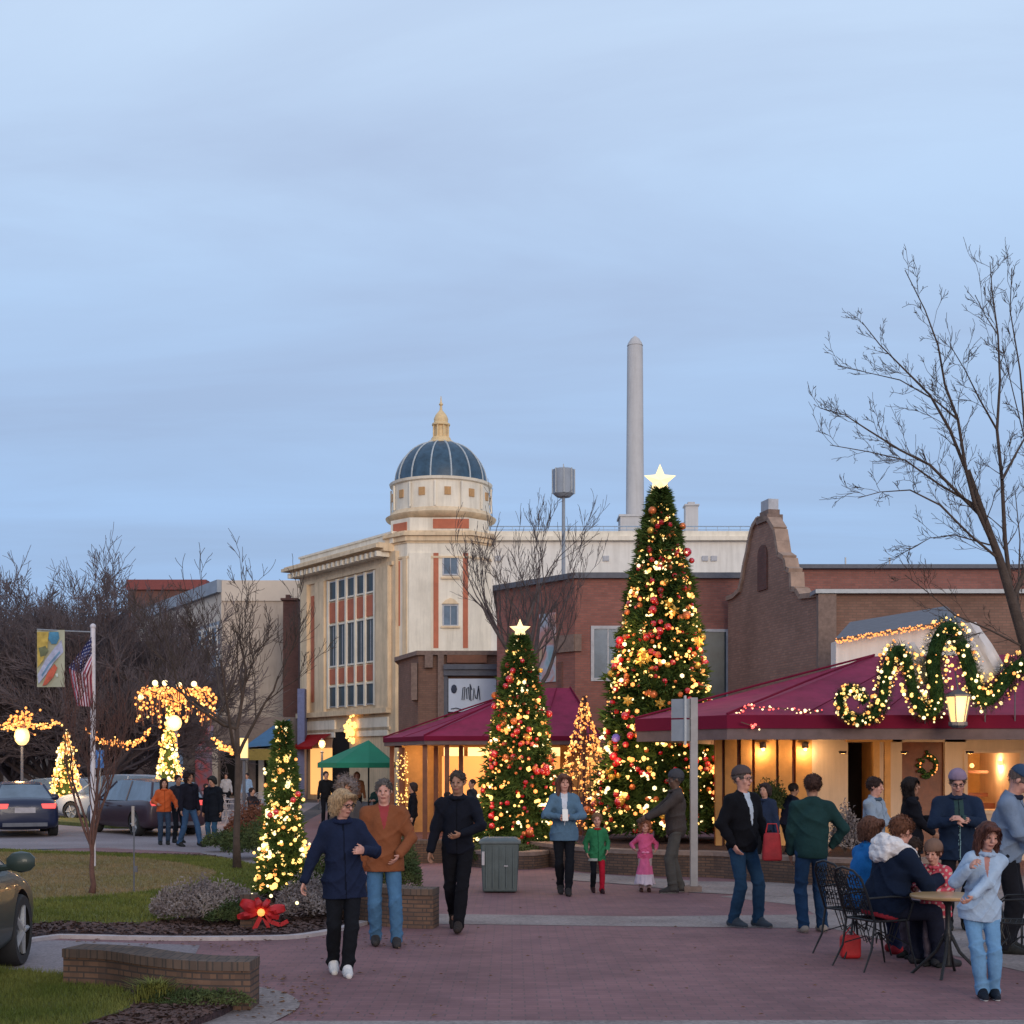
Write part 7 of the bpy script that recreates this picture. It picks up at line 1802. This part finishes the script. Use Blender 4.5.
b = MB()
for pts, w_ in (([(262,914),(256,926),(250,937),(251,944)],.05),([(262,914),(271,922),(280,925),(288,921)],.045),([(262,914),(268,926),(270,938)],.04)):
    A = [P(px_,py_,15.55) for px_,py_ in pts]; 
    for p_, q_ in zip(A, A[1:]):
        d = (q_-p_).normalized(); n_ = Vector((d.z,0,-d.x))*w_*.5; k = b.addv([p_-n_,p_+n_,q_+n_,q_-n_, p_-n_+Vector((0,.006,0)),p_+n_+Vector((0,.006,0)),q_+n_+Vector((0,.006,0)),q_-n_+Vector((0,.006,0))])
        b.addf((k,k+1,k+2,k+3)); b.addf((k+7,k+6,k+5,k+4))
build(b, 'tail', M['red'], bw)
b = MB(); b.smooth = True; b.ball(c+Vector((0,-.06,0)), .045, 8); build(b, 'knot', M['bulb_o'], bw)
b = MB(); 
for px_, py_ in ((252,895),(297,903),(271,896),(262,905),(266,918),(246,899)): b.octa(P(px_,py_,15.7), .022)
build(b, 'bulbs', M['bulb_w'], bw)
# flag pole with flag, banner arm
Yf = 25.0; x = XA(93,Yf); fp = thing('flag_pole', 'white flag pole standing in the lawn behind the sapling', 'flag pole', (x,Yf,.1))
b = MB(); b.smooth = True; b.tube([(x,Yf,.1),(x,Yf,ZA(628,Yf))], [.05,.042], 10); build(b, 'pole', M['flagpole'], fp)
b = MB(); b.smooth = True; b.ball((x,Yf,ZA(626.5,Yf)), .055, 10); build(b, 'finial', M['flagpole'], fp)
b = MB(); b.tube([(x,Yf,ZA(632,Yf)),(XA(65,Yf),Yf,ZA(631,Yf))], .012, 5); b.tube([(XA(65,Yf),Yf,ZA(631,Yf)),(XA(37,Yf),Yf,ZA(629.5,Yf))], .014, 5); build(b, 'arm', M['steel'], fp)
def flagmat():
    m, nt, bs = new_mat('flag_cloth'); uv = N(nt, 'ShaderNodeUVMap'); sp_ = N(nt, 'ShaderNodeSeparateXYZ'); L(nt, uv.outputs[0], sp_.inputs[0])
    def mth(op, a, b_=None):
        n = N(nt, 'ShaderNodeMath', operation=op)
        for i, v in enumerate((a, b_)):
            if v is None: continue
            if isinstance(v, (int,float)): n.inputs[i].default_value = v
            else: L(nt, v, n.inputs[i])
        return n.outputs[0]
    u, v = sp_.outputs[0], sp_.outputs[1]
    st = mth('GREATER_THAN', mth('FRACT', mth('MULTIPLY', v, 6.5)), .5)
    mx1 = N(nt, 'ShaderNodeMix', data_type='RGBA'); L(nt, st, mx1.inputs[0]); mx1.inputs[6].default_value = (.30,.035,.06,1); mx1.inputs[7].default_value = (.62,.52,.62,1)
    # staggered stars as small five sided dots
    gu_, gv_ = mth('MULTIPLY', u, 27.5), mth('MULTIPLY', v, 16.7)
    par = mth('MODULO', mth('FLOOR', gv_), 2)
    fu, fv = mth('SUBTRACT', mth('FRACT', mth('ADD', mth('MULTIPLY', gu_, .5), mth('MULTIPLY', par, .5))), .5), mth('SUBTRACT', mth('FRACT', gv_), .5)
    d = mth('SQRT', mth('ADD', mth('MULTIPLY', mth('MULTIPLY', fu, fu), 4), mth('MULTIPLY', fv, fv))); star_ = mth('LESS_THAN', d, .30)
    mx2 = N(nt, 'ShaderNodeMix', data_type='RGBA'); L(nt, star_, mx2.inputs[0]); mx2.inputs[6].default_value = (.012,.018,.10,1); mx2.inputs[7].default_value = (.45,.45,.60,1)
    can = mth('MULTIPLY', mth('LESS_THAN', u, .42), mth('LESS_THAN', v, .5385))
    mx3 = N(nt, 'ShaderNodeMix', data_type='RGBA'); L(nt, can, mx3.inputs[0]); L(nt, mx1.outputs[2], mx3.inputs[6]); L(nt, mx2.outputs[2], mx3.inputs[7]); L(nt, mx3.outputs[2], bs.inputs['Base Color']); bs.inputs['Roughness'].default_value = .75
    return m
nu, nv = 40, 26; V = []; UV = []
def fpt(u, v):
    # hoist runs down the pole; the fly hangs down in deep folds
    top = [(91.5,637),(80,652),(69,667),(71,680),(74,693),(76.5,706)]; bot = [(92,668),(92,672),(91.5,678),(92,688),(92.5,698),(93,707)]
    def pl(P_, t):
        t *= len(P_)-1; i = min(int(t), len(P_)-2); f = t-i; return (P_[i][0]*(1-f)+P_[i+1][0]*f, P_[i][1]*(1-f)+P_[i+1][1]*f)
    a, b_ = pl(top, u), pl(bot, u); w = v if u < .3 else v
    px_, py_ = a[0]*(1-w)+b_[0]*w, a[1]*(1-w)+b_[1]*w
    return P(px_, py_, Yf-.06+.075*math.sin(v*15+u*2.2)*min(1,u*3)+.03*math.sin(v*31))
for i in range(nu+1):
    for j in range(nv+1): V.append(fpt(i/nu, j/nv)); UV.append((i/nu, j/nv))
F = [(i*(nv+1)+j, (i+1)*(nv+1)+j, (i+1)*(nv+1)+j+1, i*(nv+1)+j+1) for i in range(nu) for j in range(nv)]
fo = mesh_obj('flag', V, F, flagmat(), None, (x,Yf,ZA(650,Yf)), None, True, auto=0)
lay = fo.data.uv_layers[0]
for lp_ in fo.data.loops: lay.data[lp_.index].uv = UV[lp_.vertex_index]
tag(fo, 'striped and starred flag drooping in folds from the white pole', 'flag')
sd_ = fo.modifiers.new('thick','SOLIDIFY'); sd_.thickness = .004
# painted banner
bx0, bx1, bz0, bz1 = XA(37,Yf), XA(65,Yf), ZA(687,Yf), ZA(630,Yf)
bn = thing('street_banner', 'yellow and blue painted banner hanging beside the flag', 'banner', ((bx0+bx1)/2,Yf,bz0))
b = MB(); n = 10
for i in range(n):
    u0, u1 = i/n, (i+1)/n; f = lambda u: Yf+.02*math.sin(u*5)
    b.quad((bx0+(bx1-bx0)*u0-.02*0,f(u0),bz0),(bx0+(bx1-bx0)*u1,f(u1),bz0),(bx0+(bx1-bx0)*u1,f(u1),bz1),(bx0+(bx1-bx0)*u0,f(u0),bz1))
cl_ = build(b, 'cloth', plain('banner_cloth', (.36,.36,.27), .8, .15, 3, .1), bn); sd_ = cl_.modifiers.new('thick','SOLIDIFY'); sd_.thickness = .006
def patch(name, pts, col, dy):
    b = MB(); k = b.addv([(XA(px_,Yf), Yf-.028-dy, ZA(py_,Yf)) for px_, py_ in pts]); b.addf(list(range(k,k+len(pts)))); build(b, name, plain(name+'_paint', col, .8, .35, 9, .1), bn)
patch('yellow_field', [(37.6,632),(49,632),(48,648),(44,660),(38,668)], (.42,.30,.07), .001)
patch('olive_shape', [(39,648),(46,646),(49,651),(45,656),(41,657)], (.12,.13,.07), .002)
patch('lilac_stroke', [(62,640),(64,652),(54,663),(47,674),(39,684),(38,675),(46,660),(55,648)], (.33,.35,.48), .003)
patch('blue_stroke', [(60,651),(61,653),(50,666),(43,677),(42,675),(49,664)], (.12,.22,.34), .005)
patch('blue_blob', [(50,632),(59,632),(60,638),(57,644),(52,644),(49,639)], (.06,.20,.33), .004)
patch('red_stroke', [(55,664),(58,668),(54,677),(47,685),(43,686),(48,673)], (.45,.10,.06), .004)
patch('pale_dot', [(56,674),(58.5,673.5),(59,677),(56.5,677)], (.5,.55,.5), .006)
# thin marker pole with a blue sign, in the lawn
x = XA(134,19.9); mk_ = thing('marker_pole', 'thin dark marker pole in the lawn beside the sapling', 'pole', (x,19.9,.1))
b = MB(); b.tube([(x,19.9,.1),(x,19.9,ZA(806,19.9))], .012, 6); build(b, 'rod', M['coping'], mk_)
b = MB(); b.box(x-.025, x+.012, 19.86, 19.88, ZA(826,19.9), ZA(806,19.9)); build(b, 'tag_plate', M['post'], mk_); b = MB(); b.box(x+.0, x+.05, 19.88, 19.92, ZA(872,19.9), ZA(866,19.9)); build(b, 'clip', M['coping'], mk_)
x = XA(100,44); bs_ = thing('parking_sign', 'small blue sign on a thin pole behind the sapling', 'sign', (x,44,0))
b = MB(); b.tube([(x,44,0),(x,44,ZA(748,44))], .03, 6); build(b, 'pole', M['steel'], bs_)
b = MB(); b.box(x-.13, x+.14, 43.93, 43.96, ZA(768,44), ZA(750,44)); build(b, 'panel', plain('sign_blue', (.05,.16,.42), .5, .1), bs_)
b = MB(); b.box(x-.02, x+.03, 43.915, 43.928, ZA(764,44), ZA(754,44)); b.box(x-.05,x+.06,43.915,43.928,ZA(760,44),ZA(758.5,44)); build(b, 'symbol', M['palechair'], bs_)

# ---------------------------------------------------------------- cars
def car(label, loc, heading, col, L_=4.7, W_=1.82, H_=1.45, kind='sedan', lit=True, rough=.25, plate=True, wheel_r=.33):
    """local frame: +x is the front of the car; heading in degrees from +X world"""
    t = thing('parked_car', label, 'car', (0,0,0)); hw = W_/2
    pm = plain('car_paint', col, rough+.1, .06, 2, 0, metal=.0, spec=.35, coat=.2)
    # lower body: stations x, bottom, shoulder height, top height, half width factor
    if kind == 'sedan': ST = [(-.5,.36,.62,.80,.80),(-.485,.26,.74,.98,.90),(-.45,.20,.80,1.04,.96),(-.35,.18,.82,1.06,1.0),(-.2,.17,.80,.98,1.0),(0,.17,.78,.95,1.0),(.18,.17,.77,.96,1.0),(.27,.18,.76,.97,.99),(.38,.19,.72,.88,.97),(.455,.22,.66,.78,.92),(.485,.28,.60,.70,.84),(.5,.36,.52,.60,.74)]
    else: ST = [(-.5,.36,.70,.86,.82),(-.49,.26,.82,1.02,.92),(-.46,.20,.86,1.06,.97),(-.35,.18,.86,1.06,1.0),(-.2,.17,.84,1.02,1.0),(0,.17,.82,1.0,1.0),(.2,.17,.80,1.0,1.0),(.28,.18,.79,1.0,.99),(.38,.19,.76,.95,.97),(.455,.22,.70,.85,.92),(.485,.28,.62,.76,.84),(.5,.36,.56,.66,.74)]
    b = MB(); b.smooth = True; rows = []
    for (xx, zb, zs_, zt_, k) in ST:
        w_ = hw*k; sec = [(w_*.90,zb),(w_*.985,zb+.10),(w_,(zb+zs_)/2+.02),(w_*.985,zs_),(w_*.93,zs_+(zt_-zs_)*.6),(w_*.80,zt_-.01),(w_*.4,zt_+.015)]
        pts = [(xx*L_, y, z) for y, z in sec]+[(xx*L_, -y, z) for y, z in sec[::-1]]
        rows.append(b.addv(pts))
    m = 14
    for a, c_ in zip(rows, rows[1:]):
        for k in range(m): b.addf((a+k, a+(k+1)%m, c_+(k+1)%m, c_+k))
    b.addf([rows[0]+k for k in range(m)][::-1]); b.addf([rows[-1]+k for k in range(m)])
    bd = build(b, 'body', [pm, M['darkroom']], t, auto=40); ss = bd.modifiers.new('sub','SUBSURF'); ss.levels = ss.render_levels = 1
    cutters = []
    for fx in (-.30,.315):
        for sy in (-1,1):
            q = MB(); q.xf = Matrix.Translation((fx*L_, sy*(hw-.08), wheel_r)) @ Matrix.Rotation(R(90),4,'X'); q.lathe([(wheel_r+.05,-.22),(wheel_r+.05,.22)], (0,0,0), 32)
            cu_ = build(q, 'well_cutter', M['darkroom'], t); cutters.append(cu_); bo = bd.modifiers.new('well','BOOLEAN'); bo.object = cu_; bo.operation = 'DIFFERENCE'; bo.solver = 'EXACT'; bo.material_mode = 'TRANSFER'
    bpy.context.view_layer.update(); dg_ = bpy.context.evaluated_depsgraph_get(); me2 = bpy.data.meshes.new_from_object(bd.evaluated_get(dg_)); bd.modifiers.clear(); bd.data = me2
    for q in cutters: bpy.data.objects.remove(q)
    me2.polygons.foreach_set('use_smooth', np.ones(len(me2.polygons), dtype=bool)); me2.set_sharp_from_angle(angle=R(35))
    # glasshouse
    if kind == 'sedan': GS = [(-.37,1.03,.72,.0),(-.24,H_-.06,.60,1),(-.10,H_-.005,.60,1),(.04,H_,.60,1),(.10,H_-.03,.60,1),(.27,.96,.74,.0)]
    else: GS = [(-.485,1.04,.78,0),(-.43,H_-.06,.66,1),(-.2,H_-.01,.66,1),(.0,H_,.66,1),(.10,H_-.04,.64,1),(.28,.99,.76,0)]
    zb_ = .95
    b = MB(); rows = []
    for (xx, z, k, tp) in GS:
        wb_ = hw*(.90 if tp else .86); wt = hw*(k if tp else .80)
        rows.append(b.addv([(xx*L_, wb_, zb_), (xx*L_, wt+(wb_-wt)*(0 if tp else .3), z), (xx*L_, 0, z+.02*tp), (xx*L_, -wt-(wb_-wt)*(0 if tp else .3), z), (xx*L_, -wb_, zb_)]))
    for a, c_ in zip(rows, rows[1:]):
        for k in range(4): b.addf((a+k, a+k+1, c_+k+1, c_+k))
    gl2 = build(b, 'window_glass', M['glassbl'], t)
    b = MB(); rr_ = [GS[i] for i in range(1, 5)]; rows = []
    for (xx, z, k, tp) in rr_: rows.append(b.addv([(xx*L_, hw*k+.012, z-.03), (xx*L_, hw*k*.85, z+.018), (xx*L_, 0, z+.035), (xx*L_, -hw*k*.85, z+.018), (xx*L_, -hw*k-.012, z-.03)]))
    b.smooth = True
    for a, c_ in zip(rows, rows[1:]):
        for k in range(4): b.addf((a+k, a+k+1, c_+k+1, c_+k))
    build(b, 'roof', pm, t)
    b = MB()
    for sy in (-1,1):
        g0, g1, g4, g5 = GS[0], GS[1], GS[4], GS[5]
        b.tube([(g0[0]*L_, sy*hw*.83, g0[1]-.01), (g1[0]*L_, sy*hw*(g1[2]+.01), g1[1]-.01)], .035, 6); b.tube([(g5[0]*L_, sy*hw*.83, g5[1]-.01), (g4[0]*L_, sy*hw*(g4[2]+.01), g4[1]-.01)], .028, 6)
        b.tube([(GS[2][0]*L_+.2, sy*hw*.905, .96), (GS[2][0]*L_+.25, sy*hw*(GS[2][2]+.015), GS[2][1]-.02)], .022, 5)
    build(b, 'pillar', pm, t)
    # wheels
    for sx, fx in ((-1,-.30),(1,.315)):
        for sy in (-1,1):
            wx, wy = fx*L_, sy*(hw-.03)
            b = MB(); b.smooth = True; b.xf = Matrix.Translation((wx,wy-sy*.10,wheel_r)) @ Matrix.Rotation(R(90),4,'X'); b.lathe([(wheel_r-.10,-.11),(wheel_r-.02,-.115),(wheel_r,-.08),(wheel_r,.08),(wheel_r-.02,.115),(wheel_r-.10,.11)], (0,0,0), 28, cap=False)
            wh = build(b, 'wheel', plain('tyre', (.02,.02,.022), .8, .1), t)
            b = MB(); b.smooth = False; b.xf = Matrix.Translation((wx,wy-sy*.035,wheel_r)) @ Matrix.Rotation(R(90)*sy,4,'X'); b.lathe([(wheel_r-.09,.03),(wheel_r-.11,0),(.06,.012),(0,.0)], (0,0,0), 24, cap=False)
            for k in range(5):
                a = 6.283*k/5; b.tube([(.03*math.cos(a),.03*math.sin(a),-.03),((wheel_r-.10)*math.cos(a),(wheel_r-.10)*math.sin(a),-.025)], [.035,.022], 5)
            build(b, 'rim', M['signback'], wh)
    # lamps, plate, trim
    for sy in (-1,1):
        b = MB(); b.xf = Matrix.Translation((-.487*L_, sy*hw*.66, .83 if kind == 'sedan' else .90)); tap(b, .05,.17,.03,.20,-.065,.075,0,0); o = build(b, 'tail_light', M['tail_on' if lit else 'tail_off'], t)
        bv = o.modifiers.new('bevel','BEVEL'); bv.width = .02; bv.segments = 2
        b = MB(); b.xf = Matrix.Translation((.468*L_, sy*hw*.66, .66)); tap(b, .06,.15,.03,.13,-.05,.06,0,0); o = build(b, 'headlight', M['glassbl'], t); bv = o.modifiers.new('bevel','BEVEL'); bv.width = .02; bv.segments = 2
        b = MB(); b.smooth = True; b.ball((.19*L_, sy*(hw+.11), 1.01), .115, 10, (.6,1.2,.85)); b.tube([(.20*L_,sy*hw*.9,.95),(.19*L_,sy*(hw+.04),.97)], .03, 6); build(b, 'mirror', pm, t)
        b = MB(); b.box(-.12*L_, -.075*L_, sy*hw*1.0-.012, sy*hw*1.0+.012, .80, .83); b.box(.08*L_, .125*L_, sy*hw*1.0-.012, sy*hw*1.0+.012, .79, .82); build(b, 'door_handle', pm, t)
    if plate:
        b = MB(); b.box(-.5*L_-.012, -.5*L_+.05, -.26, .26, .66, .80); build(b, 'number_plate', M['palechair'], t)
    b = MB(); b.box(-.5*L_-.004, -.5*L_+.1, -hw*.62, hw*.62, .30, .40); build(b, 'bumper_insert', M['coping'], t)
    t.rotation_euler = (0,0,R(heading)); t.location = loc; return t
M['tail_on'] = emis('tail_lamp_lit', (1,.10,.09), .55); M['tail_off'] = plain('tail_lamp', (.40,.03,.03), .2, .1, 5, 0)
q = G(24,838); car('dark blue sedan seen from behind in the lane at far left', (q.x-.9,q.y+2.2,0), 113, (.012,.018,.05))
car('pale blue silver car parked beyond the dark sedan', (XA(44,52),53,0), 165, (.30,.36,.44), kind='hatch', lit=False)
car('maroon hatchback with red tail lamps behind the orange jacket', (XA(133,38.5),39.6,0), 128, (.045,.025,.035), kind='hatch', H_=1.52)
car('silver blue car parked behind the maroon hatchback', (XA(122,49),49,0), 160, (.34,.38,.44), kind='hatch', H_=1.6, lit=False)
car('silver car partly hidden by the gold lit cone tree', (XA(88,58),58,0), 10, (.40,.40,.43), lit=False)
# near grey green car: place its front right wheel at the seen spot
hd = 95; hv = Vector((math.cos(R(hd)), math.sin(R(hd)))); rv = Vector((hv.y, -hv.x)); wl = Vector((XA(19,13.1), 13.1))
cc_ = wl-hv*(.315*4.7)-rv*(.91-.06)
car('grey green car cut off at the left picture edge', (cc_.x,cc_.y,0), hd, (.028,.042,.038), H_=1.46, wheel_r=.335, rough=.35)
